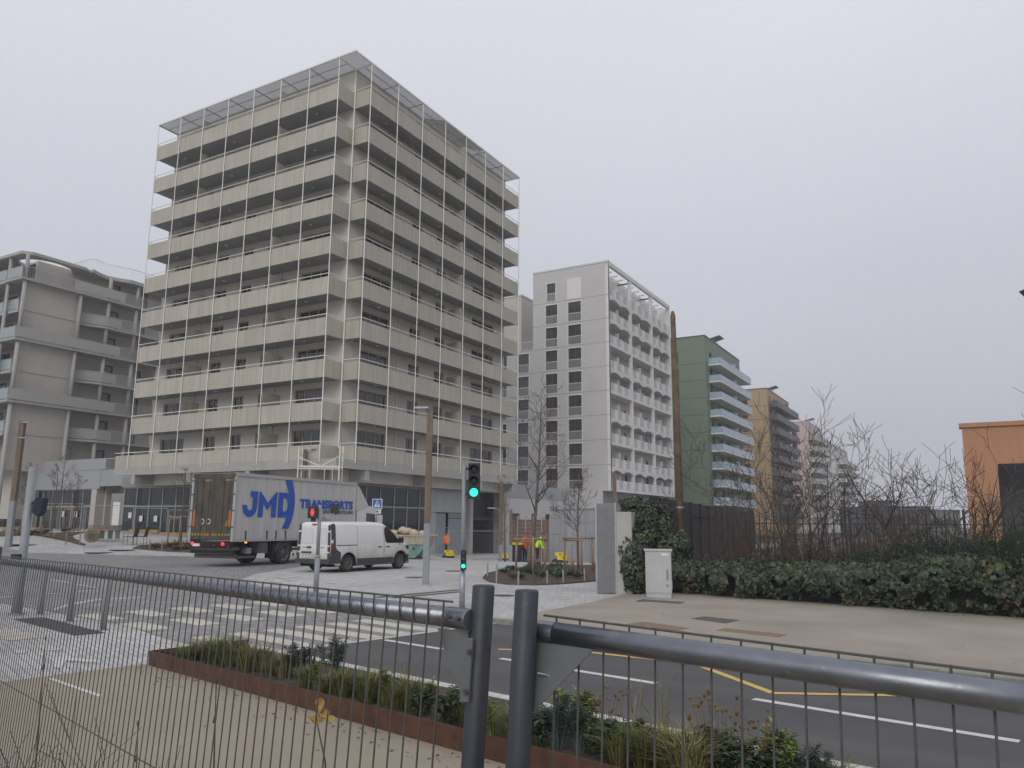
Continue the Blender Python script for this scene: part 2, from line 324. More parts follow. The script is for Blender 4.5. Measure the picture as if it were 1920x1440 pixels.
m_wood = MAT('grey_timber', (0.20, 0.15, 0.11), 0.85, 0.18, 4, 0.3, 20, streak=0.35)
m_stake = MAT('stake_timber', (0.30, 0.22, 0.15), 0.85, 0.15, 5, 0.2, 20, streak=0.2)
m_greypaint = MAT('grey_painted_steel', (0.25, 0.27, 0.29), 0.5, 0.08, 5)
m_black = MAT('black_plastic', (0.016, 0.017, 0.021), 0.5, 0.1, 4)
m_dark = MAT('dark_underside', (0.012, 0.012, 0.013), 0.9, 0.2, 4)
m_tyre = MAT('tyre_rubber', (0.022, 0.022, 0.023), 0.85, 0.3, 12, 0.2, 60)
m_vwhite = MAT('van_white', (0.70, 0.70, 0.69), 0.32, 0.03, 1.5, coat=0.4, dirt=((0.36, 0.30, 0.22), 0.85, 1.45, 0.8))
m_twhite = MAT('cab_white', (0.60, 0.60, 0.60), 0.4, 0.05, 2, coat=0.2)
m_curtain = MAT('truck_curtain', (0.50, 0.488, 0.468), 0.6, 0.05, 1.2, 0.15, 4, streak=0.2)
m_tdoor = MAT('grimy_truck_door', (0.095, 0.083, 0.068), 0.75, 0.25, 1.5, streak=0.5, stain=((0.04, 0.036, 0.03), 2.0, 0.46, 0.75))
m_blue = MAT('logo_blue', (0.006, 0.075, 0.42), 0.55, 0.06, 3)
m_text = MAT('dark_lettering', (0.07, 0.07, 0.08), 0.6, 0.05, 3)
m_red = MAT('red_plastic', (0.30, 0.012, 0.012), 0.35, 0.1, 4)
m_redlit = MAT('lit_red_lamp', (1.0, 0.03, 0.03), 0.4, 0.0, 1, emit=1.3)
m_amber = MAT('lit_amber_lamp', (1.0, 0.45, 0.08), 0.4, 0.0, 1, emit=1.2)
m_green = MAT('lit_green_lamp', (0.03, 1.0, 0.55), 0.4, 0.0, 1, emit=1.6)
m_tube = MAT('lit_tube_lamp', (1.0, 0.98, 0.92), 0.4, 0.0, 1, emit=3.0)
m_sblue = MAT('sign_blue', (0.02, 0.12, 0.50), 0.4, 0.05, 4)
m_swhite = MAT('sign_white', (0.72, 0.72, 0.72), 0.5, 0.04, 4)
m_orange = MAT('orange_hi_vis', (0.95, 0.17, 0.02), 0.7, 0.1, 6)
m_hivis = MAT('yellow_hi_vis', (0.62, 0.88, 0.03), 0.7, 0.1, 6)
m_navy = MAT('navy_cloth', (0.02, 0.025, 0.045), 0.85, 0.2, 8)
m_skin = MAT('skin', (0.30, 0.17, 0.11), 0.6, 0.05, 8)
m_blk_y = MAT('yellow_block', (0.72, 0.52, 0.015), 0.6, 0.1, 5)
m_twig = MAT('bare_twig', (0.085, 0.068, 0.055), 0.9, 0.3, 6)
m_bark = MAT('bark', (0.13, 0.105, 0.085), 0.9, 0.25, 9, 0.4, 40)

# ------------------------------------------------------------------ ground sheets
def drape(pts, off, step=2.0):
    bm = bmesh.new(); bm.faces.new([bm.verts.new((p[0], p[1], 0)) for p in pts])
    xs = [p[0] for p in pts]; ys = [p[1] for p in pts]
    far = max(gz(p[0], p[1]) ** 2 for p in pts) > 1e-6
    if far:
        x = math.floor(min(xs) / step) * step
        while x < max(xs):
            bmesh.ops.bisect_plane(bm, geom=bm.verts[:] + bm.edges[:] + bm.faces[:], plane_co=(x, 0, 0), plane_no=(1, 0, 0)); x += step
        y = math.floor(min(ys) / step) * step
        while y < max(ys):
            bmesh.ops.bisect_plane(bm, geom=bm.verts[:] + bm.edges[:] + bm.faces[:], plane_co=(0, y, 0), plane_no=(0, 1, 0)); y += step
    for v in bm.verts: v.co.z = gz(v.co.x, v.co.y) + off
    bmesh.ops.triangulate(bm, faces=[f for f in bm.faces if len(f.verts) > 4])
    bmesh.ops.recalc_face_normals(bm, faces=bm.faces[:])
    mb = MB(); bm.verts.index_update(); mb.v = [tuple(v.co) for v in bm.verts]
    mb.f = [tuple(v.index for v in f.verts) if f.normal.z > 0 else tuple(v.index for v in reversed(f.verts)) for f in bm.faces]; bm.free(); return mb
gb = MB(); X0, Y0, NX, NY, STP = -118, -14, 116, 72, 1.5
for j in range(NY + 1):
    for i in range(NX + 1): x = X0 + i * STP; y = Y0 + j * STP; gb.v.append((x, y, gz(x, y)))
for j in range(NY):
    for i in range(NX): a = j * (NX + 1) + i; gb.f.append((a, a + 1, a + NX + 2, a + NX + 1))
struct('paved_square', gb, m_plaza)
fg = MB(); fg.box(-1500, 1500, -600, 2200, -1.6, -0.72); struct('far_ground', fg, m_earth)
# the road of grey setts and the asphalt carriageway
pxp = [(880, 1171), (700, 1143), (545, 1113), (472, 1095), (452, 1086), (478, 1076), (560, 1063), (640, 1052), (500, 1047), (380, 1044), (200, 1040), (50, 1036.5)]
road = [ST(-10.86, 11.78), ST(-10.86, 6.4)] + [G(*p) for p in [(320, 1200), (233, 1173), (42, 1138)]] + [Vector((-34, 12.5, 0)), Vector((-70, 16, 0)), Vector((-90, 20, 0)), Vector((-90, 28, 0)), Vector((-64, 27.5, 0))] + [G(*p) for p in reversed(pxp[1:])]
struct('sett_road', drape(road, 0.006), m_road)
struct('asphalt_road', MB().poly(ST(-10.86, 6.6, .010), ST(45, 6.6, .010), ST(45, 11.8, .010), ST(-10.86, 11.8, .010)), m_asph)
mb = MB(); mb.obox(ST(-10.78, 9.2, .007), E1 * .06, E2 * 2.6, Vector((0, 0, .006))); struct('stone_edge_strip', mb, m_kerb)
struct('footpath', MB().poly(ST(-11.2, -6, .012), ST(45, -6, .012), ST(45, 5.1, .012), ST(-11.2, 5.1, .012)), m_beige2)
# far pavement: raised 10 cm behind its kerb, sloping down to the square at its left end
pv = MB(); rows = [(11.9, -11.0), (14.4, -11.55), (16.8, -12.0), (19.0, -12.6), (22.5, -13.2)]
for a, b in zip(rows, rows[1:]):
    for k in range(2):
        s0 = [(a[1], .004), (a[1] + 1.5, .1), (45, .1)]; s1 = [(b[1], .004), (b[1] + 1.5, .1), (45, .1)]
        pv.poly(ST(s0[k][0], a[0], s0[k][1]), ST(s0[k + 1][0], a[0], s0[k + 1][1]), ST(s1[k + 1][0], b[0], s1[k + 1][1]), ST(s1[k][0], b[0], s1[k][1]))
struct('pavement', pv, m_beige)
lot = MB().poly(ST(-12.4, 22.5, .05), ST(90, 22.5, .05), Vector((120, 320, .05)), Vector((-18, 320, .05)), Vector((-15, 60, .05))); struct('waste_ground', lot, m_earth)
def stones(name, s0, s1, t, ht, wd, mat, n0):
    root = struct(name, MB().obox(ST((s0 + s1) / 2, t, ht * .42), E1 * ((s1 - s0) / 2), E2 * (wd / 2 - .01), Vector((0, 0, ht * .42))), mat)
    me = MB().obox((0, 0, 0), E1 * .493, E2 * (wd / 2), Vector((0, 0, ht / 2))).mesh('kerb_stone', mat)
    for k in range(int(s1 - s0)): link('kerb_stone', me, root, ST(s0 + k + .5, t, ht / 2 + random.uniform(-.003, .003)))
random.seed(3)
stones('kerb', -10.9, 13, 11.82, .104, .16, m_kerb2, 24)
stones('planter_kerb', -11.0, 6, 6.66, .10, .16, m_kerb, 17)
# painted markings
def strip(mb, s0, t0, s1, t1, wd, z):
    a, b = ST(s0, t0, z), ST(s1, t1, z); d = (b - a).normalized(); n = Vector((-d.y, d.x, 0)) * wd / 2
    mb.poly(a - n, b - n, b + n, a + n); return mb
for s0, s1 in ((-10.6, -9.2), (-7.97, -5.37), (-4.1, -1.53), (-0.3, 2.3)):
    struct('lane_dash', strip(MB(), s0, 8.83, s1, 8.83, .12, .014), m_white)
yl = [(-8.55, 9.43), (-7.9, 9.66), (-7.5, 10.16), (-5.67, 10.4), (-4.05, 9.28), (-2.77, 10.3)]
yl = [(-8.56, 9.43), (-7.85, 9.95), (-7.5, 10.17), (-5.67, 10.40), (-4.05, 9.28), (-2.0, 10.95)]
ym = MB()
for a, b in (((-8.56, 9.43), (-7.5, 10.17)), ((-7.5, 10.17), (-5.67, 10.40)), ((-5.67, 10.40), (-4.06, 9.28)), ((-4.06, 9.28), (-2.77, 10.30))): strip(ym, *a, *b, .11, .014)
for k, (a, b) in enumerate((((-8.56, 9.43), (-7.5, 10.17)), ((-7.5, 10.17), (-5.67, 10.40)), ((-5.67, 10.40), (-4.06, 9.28)), ((-4.06, 9.28), (-2.77, 10.30)))):
    struct('yellow_line', strip(MB(), *a, *b, .11, .014 + .0005 * k), m_yel)
for sa, sb in ((-17.85, -16.5), (-15.78, -14.5)):
    for k in range(5):
        t0 = 6.62 + .965 * k
        struct('crossing_square', MB().obox(ST((sa + sb) / 2, t0 + .23, .009), E1 * .64, E2 * .23, Vector((0, 0, .005))), m_cream)
for k in range(8):
    t0 = 6.72 + .665 * k
    if t0 < 11.4: struct('crossing_stripe', MB().obox(ST(-11.98, t0 + .18, .009), E1 * 1.11, E2 * .17, Vector((0, 0, .005))), m_cream)
struct('rubber_mat', MB().poly(ST(-18.0, 5.53, .008), ST(-14.8, 5.5, .008), ST(-14.75, 6.0, .008), ST(-17.95, 6.05, .008)), m_mat)
def pxpoly(name, pts, off, mat): return struct(name, drape([G(*p) for p in pts], off), mat)
for q in ([(90, 1273), (98, 1271), (192, 1303), (184, 1306)],):
    struct('path_line', MB().poly(*[G(*p, .017) for p in q]), m_white)
r1 = lambda x, y: (x / 6, 1040 + y / 6); r2 = lambda x, y: (320 + x / 6, 1060 + y / 6)
for q in ([(0, 860), (160, 855), (300, 880), (450, 940), (120, 972), (0, 950)],): pxpoly('crossing_square', [r1(*p) for p in q], .008, m_cream)
for q in ([(450, 1055), (540, 1035), (700, 1060), (670, 1085), (520, 1085)], [(200, 1075), (300, 1090), (290, 1115), (170, 1110), (150, 1090)], [(520, 1160), (600, 1140), (900, 1170), (1150, 1200), (1140, 1225), (740, 1200), (680, 1290), (610, 1280), (600, 1210)]):
    pxpoly('bicycle_marking', [r1(*p) for p in q], .009, m_worn)
for q in ([(940, 218), (1040, 150), (1075, 150), (965, 222)], [(1110, 180), (1180, 166), (1250, 178), (1240, 195), (1180, 188)], [(1280, 168), (1390, 162), (1400, 172), (1300, 175)], [(1170, 128), (1290, 140), (1430, 120), (1440, 128), (1290, 150), (1170, 136)], [(1380, 235), (1470, 190), (1490, 165), (1480, 205), (1400, 245)], [(1740, 195), (1850, 192), (1850, 206), (1760, 208)]):
    pxpoly('bicycle_marking', [r2(*p) for p in q], .012, m_worn)
for q in ([(600, 617), (760, 560), (1080, 505), (1640, 478), (1640, 484), (1085, 516), (770, 580), (610, 628)], [(480, 285), (600, 283), (1100, 375), (1090, 381), (590, 291)], [(520, 440), (690, 432), (690, 438), (520, 446)], [(880, 414), (1100, 402), (1100, 408), (880, 420)], [(1040, 572), (1300, 555), (1300, 562), (1050, 580)], [(0, 482), (150, 468), (150, 475), (0, 490)]):
    pxpoly('faded_line', [r1(*p) for p in q], .010, m_worn)
# covers, drains and gratings
def cover(pts, mat, label, cat='cover', z=.1):
    q = [G(*p, z) for p in pts]; c = sum(q, Vector()) / 4
    mb = MB(); mb.extr([(v.x, v.y, z + .0) for v in q], (0, 0, .006)); 
    return solo('ground_cover', mb, mat, label, cat, origin=c)
cover([(1165, 1172), (1205, 1166), (1292, 1178), (1255, 1185)], m_rust, 'wide rusty brown cover plate set in the beige pavement by the kerb')
cover([(1296, 1160), (1320, 1156), (1387, 1163), (1360, 1169)], m_iron, 'grey-brown square cover plate set in the beige pavement farther from the kerb')
cover([(1343, 1182), (1360, 1178), (1475, 1190), (1460, 1195)], m_rust, 'long narrow rusty grating set in the beige pavement')
cover([(1192, 1127), (1205, 1124), (1285, 1129), (1275, 1132)], m_iron, 'dark narrow cover plate in the pavement in front of the grey cabinet')
for a, b, n in (((705, 1120.5), (862, 1106), 'long dark drain slot in the light paving beside the traffic signal, the farther of two'), ((735, 1121.5), (866, 1109.5), 'long dark drain slot in the light paving beside the traffic signal, the nearer of two')):
    p, q = G(*a, 0), G(*b, 0); d = (q - p).normalized(); nn = Vector((-d.y, d.x, 0))
    solo('drain_slot', MB().obox((p + q) / 2 + Vector((0, 0, .006)), d * ((q - p).length / 2), nn * .11, Vector((0, 0, .004))), m_iron, n, 'drain', origin=(p + q) / 2)
def disc(px, py, rx, mat, label):
    c = G(px, py); solo('manhole_cover', MB().cyl((c.x, c.y, c.z + .002), (c.x, c.y, c.z + .012), rx, n=20), mat, label, 'manhole', origin=c)
disc(852, 1071, .38, m_iron, 'round dark manhole cover in the light paving between the timber post and the planting bed')
disc(945, 1117, .30, m_iron, 'round manhole cover in the light paving between the two near fence posts')
disc(778, 1083, .35, m_iron, 'small round cover in the light paving beside the timber post')
disc(230, 1031, .7, m_iron, 'round cover in the light paving in front of the folding chairs')
disc(185, 1036, .7, m_iron, 'round cover at the edge of the grey sett road')
disc(45, 1021, .8, m_iron, 'round cover in the paving beside the tall timber lamp post')
# ------------------------------------------------------------------ beige tower with ring balconies
T1 = thing('apartment_tower', 'beige eleven storey apartment block ringed by balconies behind thin white posts', 'building', (-45, 48, 0))
RL = [7.02 + 2.8 * i for i in range(10)]; FL = [r - 1.1 for r in RL]
XE, XW, YS, YN = -34.0, -54.95, 36.96, 59.8       # outer planes of the balconies
WX, WY = -35.42, 38.67                            # wall planes
XB = -55.0
SPX = [-54.95, -52.18, -49.41, -46.62, -43.82, -41.02, -38.2, -35.42]
EPY = [38.64, 41.68, 44.72, 47.77, 50.82, 53.86, 56.9, 59.85]
sw = [(-53.76, -51.0, 3), (-48.76, -47.5, 2), (-45.93, -44.79, 2), (-43.3, -42.3, 2), (-39.75, -37.12, 3)]
ew = [(40.38, 43.44, 3), (45.77, 47.13, 2), (49.06, 50.4, 2), (54.42, 57.96, 3)]
ops_s = [(a, b, f + .1, f + 2.2) for f in FL for a, b, n in sw]; ops_e = [(a, b, f + .1, f + 2.2) for f in FL for a, b, n in ew]
wl = MB(); wall_open(wl, 'S', WY, XB, WX, 4.6, 33.8, ops_s, .2); part('wall', wl, m_bwall, T1)
wl = MB(); wall_open(wl, 'E', WX, WY, YN, 4.6, 33.8, ops_e, .2); part('wall', wl, m_bwall, T1)
part('core', MB().box(XB, WX - .26, WY + .26, YN, 4.7, 33.7), m_concd, T1)
part('wall', MB().box(XB - .02, XB + .2, WY + .02, YN, 4.6, 33.8), m_bwall, T1); part('wall', MB().box(XB + .2, WX - .02, YN - .2, YN + .02, 4.6, 33.8), m_bwall, T1)
random.seed(5)
for f in FL:
    for a, b, n in sw: window(T1, 'S', WY, a, b, f + .1, f + 2.2, n, m_frame, m_glass, .2)
    for a, b, n in ew: window(T1, 'E', WX, a, b, f + .1, f + 2.2, n, m_frame, m_glass, .2)
part('roof', MB().box(XB, WX, WY, YN, 33.8, 34.0), m_conc, T1)
for i, (r, f) in enumerate(zip(RL, FL)):
    lo = r - (1.40 if i else 1.12); hi = r - .20
    bx('balcony_slab', XW + .02, WX + .02, YS + .06, WY + .02, f - .22, f, m_soffit, T1)
    bx('balcony_slab', WX + .04, XE - .06, WY + .0, YN, f - .222, f, m_soffit, T1)
    for k in range(7):
        a, b = SPX[k], SPX[k + 1]
        if k == 0 and i == 0: a = -56.6
        bx('balcony_panel', a + .012, b - .012, YS, YS + .05, lo, hi, m_panel, T1)
        a, b = EPY[k], EPY[k + 1]
        bx('balcony_panel', XE - .05, XE, a + .012, b - .012, lo, hi, m_panel, T1)
    bx('balcony_panel', WX + .005, WX + .055, YS + .01, WY - .07, lo, hi, m_panel, T1)
    bx('balcony_panel', WX + .07, XE - .06, WY - .06, WY - .01, lo, hi, m_panel, T1)
    # handrails, the open returns at both ends
    mb = MB(); y = YS - .05
    mb.cyl((-56.6 if i == 0 else XW, y, r), (WX + .03, y, r), .028, n=6); mb.cyl((WX + .03, y, r), (WX + .03, WY - .05, r), .028, n=6)
    mb.cyl((WX + .03, WY - .05, r), (XE + .05, WY - .05, r), .028, n=6); mb.cyl((XE + .05, WY - .05, r), (XE + .05, YN + .05, r), .028, n=6)
    part('handrail', mb, m_pole, T1)
    mb = MB()
    for dz in (0, -.2, -.85): mb.cyl((XW, YS, r + dz), (XW, WY, r + dz), .022, n=5); mb.cyl((XE, YN + .03, r + dz), (WX, YN + .03, r + dz), .022, n=5)
    for k in range(5): mb.cyl((XW, YS + .38 * k, r), (XW, YS + .38 * k, f), .012, n=4); mb.cyl((XE - .32 * k, YN + .03, r), (XE - .32 * k, YN + .03, f), .012, n=4)
    part('end_railing', mb, m_pole, T1)
    # partitions between neighbours, pipes and ceiling lamps
    for X in ((-41.1,) if i == 0 else (-41.1, -49.65)): bx('partition', X - .03, X + .03, YS + .12, WY - .01, f + .002, f + 1.95, m_panel, T1); bx('downpipe', X - .62, X - .54, WY - .1, WY - .02, f + .002, f + 2.57, m_pole, T1)
    bx('partition', WX + .01, XE - .1, 50.8, 50.86, f + .002, f + 1.95, m_panel, T1); bx('downpipe', WX + .02, WX + .1, 44.4, 44.48, f + .002, f + 2.57, m_pole, T1)
    for p in ((-46.9, 37.9), (-52.6, 37.9), (-38.3, 37.9), (-34.8, 41.4), (-34.8, 48.4), (-34.8, 56.3)):
        if i < 9: link('ceiling_lamp', BXC.setdefault('dome', MB().tube([(0, 0, 0), (0, 0, -.04), (0, 0, -.07)], [.11, .1, .05], 8).mesh('ceiling_lamp', m_swhite)), T1, (*p, f + 2.575))
    # small side balconies on the far left flank
    bx('side_balcony', -56.5, XB - .03, 44.2, 50, f - .22, f, m_soffit, T1); bx('balcony_panel', -56.5, XB - .03, 44.1, 44.15, lo, hi, m_panel, T1); bx('balcony_panel', -56.55, -56.5, 44.1, 50, lo, hi, m_panel, T1)
for X in SPX[:-1] + [WX + .03]: part('post', MB().cyl((X, YS - .06, 5.7), (X, YS - .06, 33.88), .034, n=6), m_pole, T1)
for Y in EPY: part('post', MB().cyl((XE + .06, Y, 5.7), (XE + .06, Y, 33.88), .034, n=6), m_pole, T1)
for d in ((0, 0), (.1, -.07)): part('post', MB().cyl((WX + .06 + d[0], WY - .11 + d[1], 6.7), (WX + .06 + d[0], WY - .11 + d[1], 33.88), .034, n=6), m_pole, T1)
part('post', MB().cyl((-56.3, 44.0, 5.7), (-56.3, 44.0, 33.5), .03, n=6), m_pole, T1)
# roof canopy: frame, mesh panels, cross bars; the panels are open metal mesh, half of it holes
tt_ = m_canopy.node_tree; tr_ = N(tt_, 'ShaderNodeBsdfTransparent'); ms_ = N(tt_, 'ShaderNodeMixShader'); ms_.inputs[0].default_value = 0.52
tt_.links.new(tr_.outputs[0], ms_.inputs[1]); tt_.links.new(tt_.nodes['Principled BSDF'].outputs[0], ms_.inputs[2]); tt_.links.new(ms_.outputs[0], tt_.nodes['Material Output'].inputs['Surface'])
mb = MB(); mb.box(XW - .1, XE + .1, YS - .1, YS - .02, 33.88, 34.0); mb.box(XE + .02, XE + .1, YS - .02, YN + .1, 33.882, 34.0); mb.box(XW - .1, XW - .02, YS - .02, WY, 33.882, 34.0); mb.box(WX, XE + .02, YN + .02, YN + .1, 33.882, 34.0)
mb.box(WX, WX + .06, YS, WY, 33.84, 33.9); mb.box(WX, XE, WY - .06, WY, 33.842, 33.9); part('canopy_frame', mb, m_pole, T1)
for k in range(7):
    a, b = SPX[k], SPX[k + 1]; bx('canopy_panel', a + .02, b - .02, YS, WY - .02, 33.93, 33.96, m_canopy, T1)
    a, b = EPY[k], EPY[k + 1]; bx('canopy_panel', WX + .02, XE, a + .02, b - .02, 33.93, 33.96, m_canopy, T1)
    mb = MB(); mb.box(SPX[k] - .02, SPX[k] + .02, YS, WY, 33.86, 33.928); mb.box(WX, XE, EPY[k] - .02, EPY[k] + .02, 33.862, 33.928); part('canopy_bar', mb, m_conc, T1)
mb = MB(); mb.box(XW, WX, YS + .8, YS + .83, 33.88, 33.926); mb.box(XE - .7, XE - .67, WY, YN, 33.88, 33.926); part('canopy_bar', mb, m_conc, T1)
bx('canopy_panel', WX + .02, XE, YS, WY - .02, 33.93, 33.96, m_canopy, T1)
m_gar = MAT('garage_shade_grey', (0.075, 0.077, 0.08), .8, .15, 1.5, streak=.2)  # grey shutter tone; the opening's gloom is put into the walls' colour
# concrete edge, brackets and the recessed ground floor
mb = MB(); mb.box(-56.6, XE - .0, YS + .005, YS + .30, 5.32, 5.895); mb.box(XE - .3, XE - .005, YS + .30, YN, 5.322, 5.893); part('edge_beam', mb, m_conc, T1)
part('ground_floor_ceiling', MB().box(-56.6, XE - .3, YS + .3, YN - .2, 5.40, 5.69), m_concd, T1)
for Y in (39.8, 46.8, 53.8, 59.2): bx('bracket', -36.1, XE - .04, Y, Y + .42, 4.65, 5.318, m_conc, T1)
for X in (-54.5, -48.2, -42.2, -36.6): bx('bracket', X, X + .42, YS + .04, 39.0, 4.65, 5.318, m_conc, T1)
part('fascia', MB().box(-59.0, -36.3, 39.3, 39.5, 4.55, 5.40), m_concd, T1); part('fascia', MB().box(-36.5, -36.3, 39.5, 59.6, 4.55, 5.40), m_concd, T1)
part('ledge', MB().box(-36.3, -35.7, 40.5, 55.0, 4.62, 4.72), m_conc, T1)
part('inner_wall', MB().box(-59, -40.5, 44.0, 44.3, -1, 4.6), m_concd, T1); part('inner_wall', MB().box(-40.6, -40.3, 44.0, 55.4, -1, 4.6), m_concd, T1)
def shopfront(root, face, pl, cuts, z0, z1, tr):
    mb = MB()
    for c in cuts: fbox(mb, face, c - .035, c + .035, z0, z1, -.06, .02)
    fbox(mb, face, cuts[0] + .036, cuts[-1] - .036, tr - .04, tr + .04, -.05, .02); fbox(mb, face, cuts[0] + .036, cuts[-1] - .036, z1 - .07, z1 - .002, -.05, .02); fbox(mb, face, cuts[0] + .036, cuts[-1] - .036, z0 - .3, z0 + .1, -.05, .02)
    dx = (0, pl) if face == 'S' else (pl, 0)
    mb.v = [(a + dx[0], b + dx[1], c) for a, b, c in mb.v]; fr = part('shopfront_frame', mb, m_alu, root)
    for a, b in zip(cuts, cuts[1:]):
        for q0, q1 in ((z0 + .1, tr - .04), (tr + .04, z1 - .07)):
            if face == 'S': bx('pane', a + .036, b - .036, pl + .004, pl + .016, q0, q1, m_sglass, fr)
            else: bx('pane', pl - .016, pl - .004, a + .036, b - .036, q0, q1, m_sglass, fr)
shopfront(T1, 'S', 39.45, [-58.7 + 1.6 * k for k in range(9)], 0.9, 4.55, 3.05)
shopfront(T1, 'S', 39.45, [-45.9 + 1.6 * k for k in range(6)] + [-36.45], 0.3, 4.55, 3.05)
shopfront(T1, 'E', -36.45, [39.5, 41.2, 42.75, 44.3, 45.9, 47.45, 49.0, 49.9], -0.3, 4.55, 3.05)
for k, (a, b) in enumerate(((49.95, 51.2), (51.2, 52.45), (52.45, 53.75), (53.75, 55.5))):
    bx('cladding_panel', -36.5, -36.42, a + .012, b - .012, 2.78, 4.55, m_alu, T1)
    if k in (0,): bx('cladding_panel', -36.5, -36.42, a + .012, b - .012, -.7, 2.75, m_alu, T1)
dr = bx('door', -36.5, -36.44, 51.3, 52.6, -.7, 2.7, m_greypaint, T1); bx('door_frame', -36.5, -36.40, 51.2, 51.28, -.7, 2.74, m_alu, dr); bx('handle', -36.43, -36.38, 52.45, 52.5, .3, .45, m_black, dr)
dr = bx('door', -36.5, -36.44, 53.0, 55.2, -.7, 2.3, m_greypaint, T1); bx('louvre', -36.5, -36.45, 53.0, 55.2, 2.34, 2.74, m_concd, dr)
part('pier', MB().box(-36.6, -36.0, 55.5, 56.0, -1, 5.4), m_conc, T1)
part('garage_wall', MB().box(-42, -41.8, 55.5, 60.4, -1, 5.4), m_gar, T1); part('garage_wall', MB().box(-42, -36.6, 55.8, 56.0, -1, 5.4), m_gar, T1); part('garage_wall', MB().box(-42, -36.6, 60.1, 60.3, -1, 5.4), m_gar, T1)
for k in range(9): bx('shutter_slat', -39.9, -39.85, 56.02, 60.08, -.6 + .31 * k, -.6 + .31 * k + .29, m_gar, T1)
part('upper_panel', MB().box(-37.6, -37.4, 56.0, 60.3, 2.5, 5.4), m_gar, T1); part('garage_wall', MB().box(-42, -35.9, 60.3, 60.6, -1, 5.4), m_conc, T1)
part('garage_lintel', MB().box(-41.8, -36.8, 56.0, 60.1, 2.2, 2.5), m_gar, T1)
part('pier', MB().box(-35.9, -35.4, 60.0, 60.6, -1, 5.35), m_conc, T1)
tl = MB(); tl.cyl((-39.2, 56.9, 1.55), (-38.4, 58.5, 1.75), .06, n=8); part('tube_lamp', tl, m_tube, T1)
tl = MB(); tl.box(-55.2, -54.0, 39.58, 39.66, 4.2, 4.28); part('tube_lamp', tl, m_tube, T1)
# solar panels standing on the roof
pv = thing('solar_array', 'dark striped solar panels on a rack above the beige tower roof', 'solar panel', (-38, 54, 34.0))
for k in range(7):
    y = 51.6 + .93 * k; a = Vector((-36.6, y, 36.3)); b = Vector((-39.0, y + .3, 37.3))
    mb = MB(); mb.obox((a + b) / 2, (b - a) / 2, Vector((0, .42, .05)), Vector((.02, 0, .04))); part('solar_panel', mb, m_glass, pv)
mb = MB()
for y in (51.8, 54.5, 57.3):
    mb.cyl((-36.8, y, 34.0), (-36.8, y, 36.3), .05, n=5); mb.cyl((-38.8, y + .3, 34.0), (-38.8, y + .3, 37.1), .05, n=5)
part('rack', mb, m_alu, pv)
# notices taped to the glass
for x, z in ((-56.3, 2.1), (-57.7, 2.35), (-54.5, 2.1)):
    solo('paper_notice', MB().box(x - .2, x + .2, 39.36, 39.385, z - .22, z + .22), m_swhite, 'white paper notice taped inside the dark shop glass of the beige block', 'notice', 'paper notices on the shop glass', origin=(x, 39.37, z))
# ------------------------------------------------------------------ pale block with wavy balconies, left
m_lb = MAT('pale_render', (0.49, 0.46, 0.42), 0.85, 0.06, 0.7, 0.15, 12, streak=0.07)
m_lbs = MAT('pale_slab', (0.40, 0.395, 0.375), 0.8, 0.06, 0.8, streak=0.1)
m_gl = MAT('balcony_glass', (0.30, 0.36, 0.37), 0.15, 0.08, 0.8)
m_rail = MAT('grey_white_railing', (0.50, 0.52, 0.53), 0.5, 0.05, 3)
m_lbp = MAT('perforated_sheet', (0.40, 0.40, 0.385), 0.7, 0.05, 2)
m_pod = MAT('podium_cladding', (0.33, 0.345, 0.36), 0.65, 0.05, 0.6, streak=0.06)
T2 = thing('apartment_block', 'pale concrete block with curved balconies, round columns and an oval hole in its roof', 'building', (-78, 44, 1))
FX = -71.9; FY = 36.3; EY = 62.0
lev = [6.6, 9.5, 12.3, 15.1, 17.9, 20.7, 23.5]
# street side wall: flush part and set back part, then the left side wall
lw = [(46.0, 46.9), (49.2, 50.0), (52.5, 53.4)]
ops = [(a, b, z + .02, z + 2.15) for z in lev for a, b in lw]
part('wall', MB().box(-72.9, -72.5, 36.95, 42.2, 6.2, 23.3), m_lb, T2)
for z in (9.4, 15.0, 20.6): bx('joint_moulding', -72.5, -72.46, 37.0, 42.1, z, z + .07, m_lbs, T2)
part('wall', wall_open(MB(), 'E', -73.6, 42.2, EY, 4, 26.0, ops, .2), m_lb, T2); part('core', MB().box(-84, -73.85, 38.6, EY, 2, 25.95), m_lb, T2)
part('wall', MB().box(-73.6, -72.9, 41.9, 42.2, 6.2, 23.3), m_lb, T2)
m_ddoor = MAT('dark_door_frame', (0.06, 0.045, 0.04), 0.6, 0.1, 3); m_curt = MAT('pale_curtained_glass', (0.26, 0.28, 0.33), 0.1, 0.12, 2)
for a, b, c, d in ops: window(T2, 'E', -73.6, a, b, c, d, 1, m_ddoor, m_curt, .2, .13)
def wave(y, y0, y1, amp): return -amp * math.sin(math.pi * max(0, min(1, (y - y0) / (y1 - y0)))) 
def railing(root, pts, z, mat, h=1.05, gap=.13, top=.022, name='railing'):
    mb = MB(); tot = 0
    mb.tube([(p[0], p[1], z + h) for p in pts], top, 5); mb.tube([(p[0], p[1], z + .1) for p in pts], .014, 4)
    for a, b in zip(pts, pts[1:]):
        a, b = Vector((a[0], a[1], 0)), Vector((b[0], b[1], 0)); n = max(1, int((b - a).length / gap))
        for k in range(n): p = a.lerp(b, k / n); mb.tube([(p.x, p.y, z + .1), (p.x, p.y, z + h)], .010, 4, False)
    return part(name, mb, mat, root)
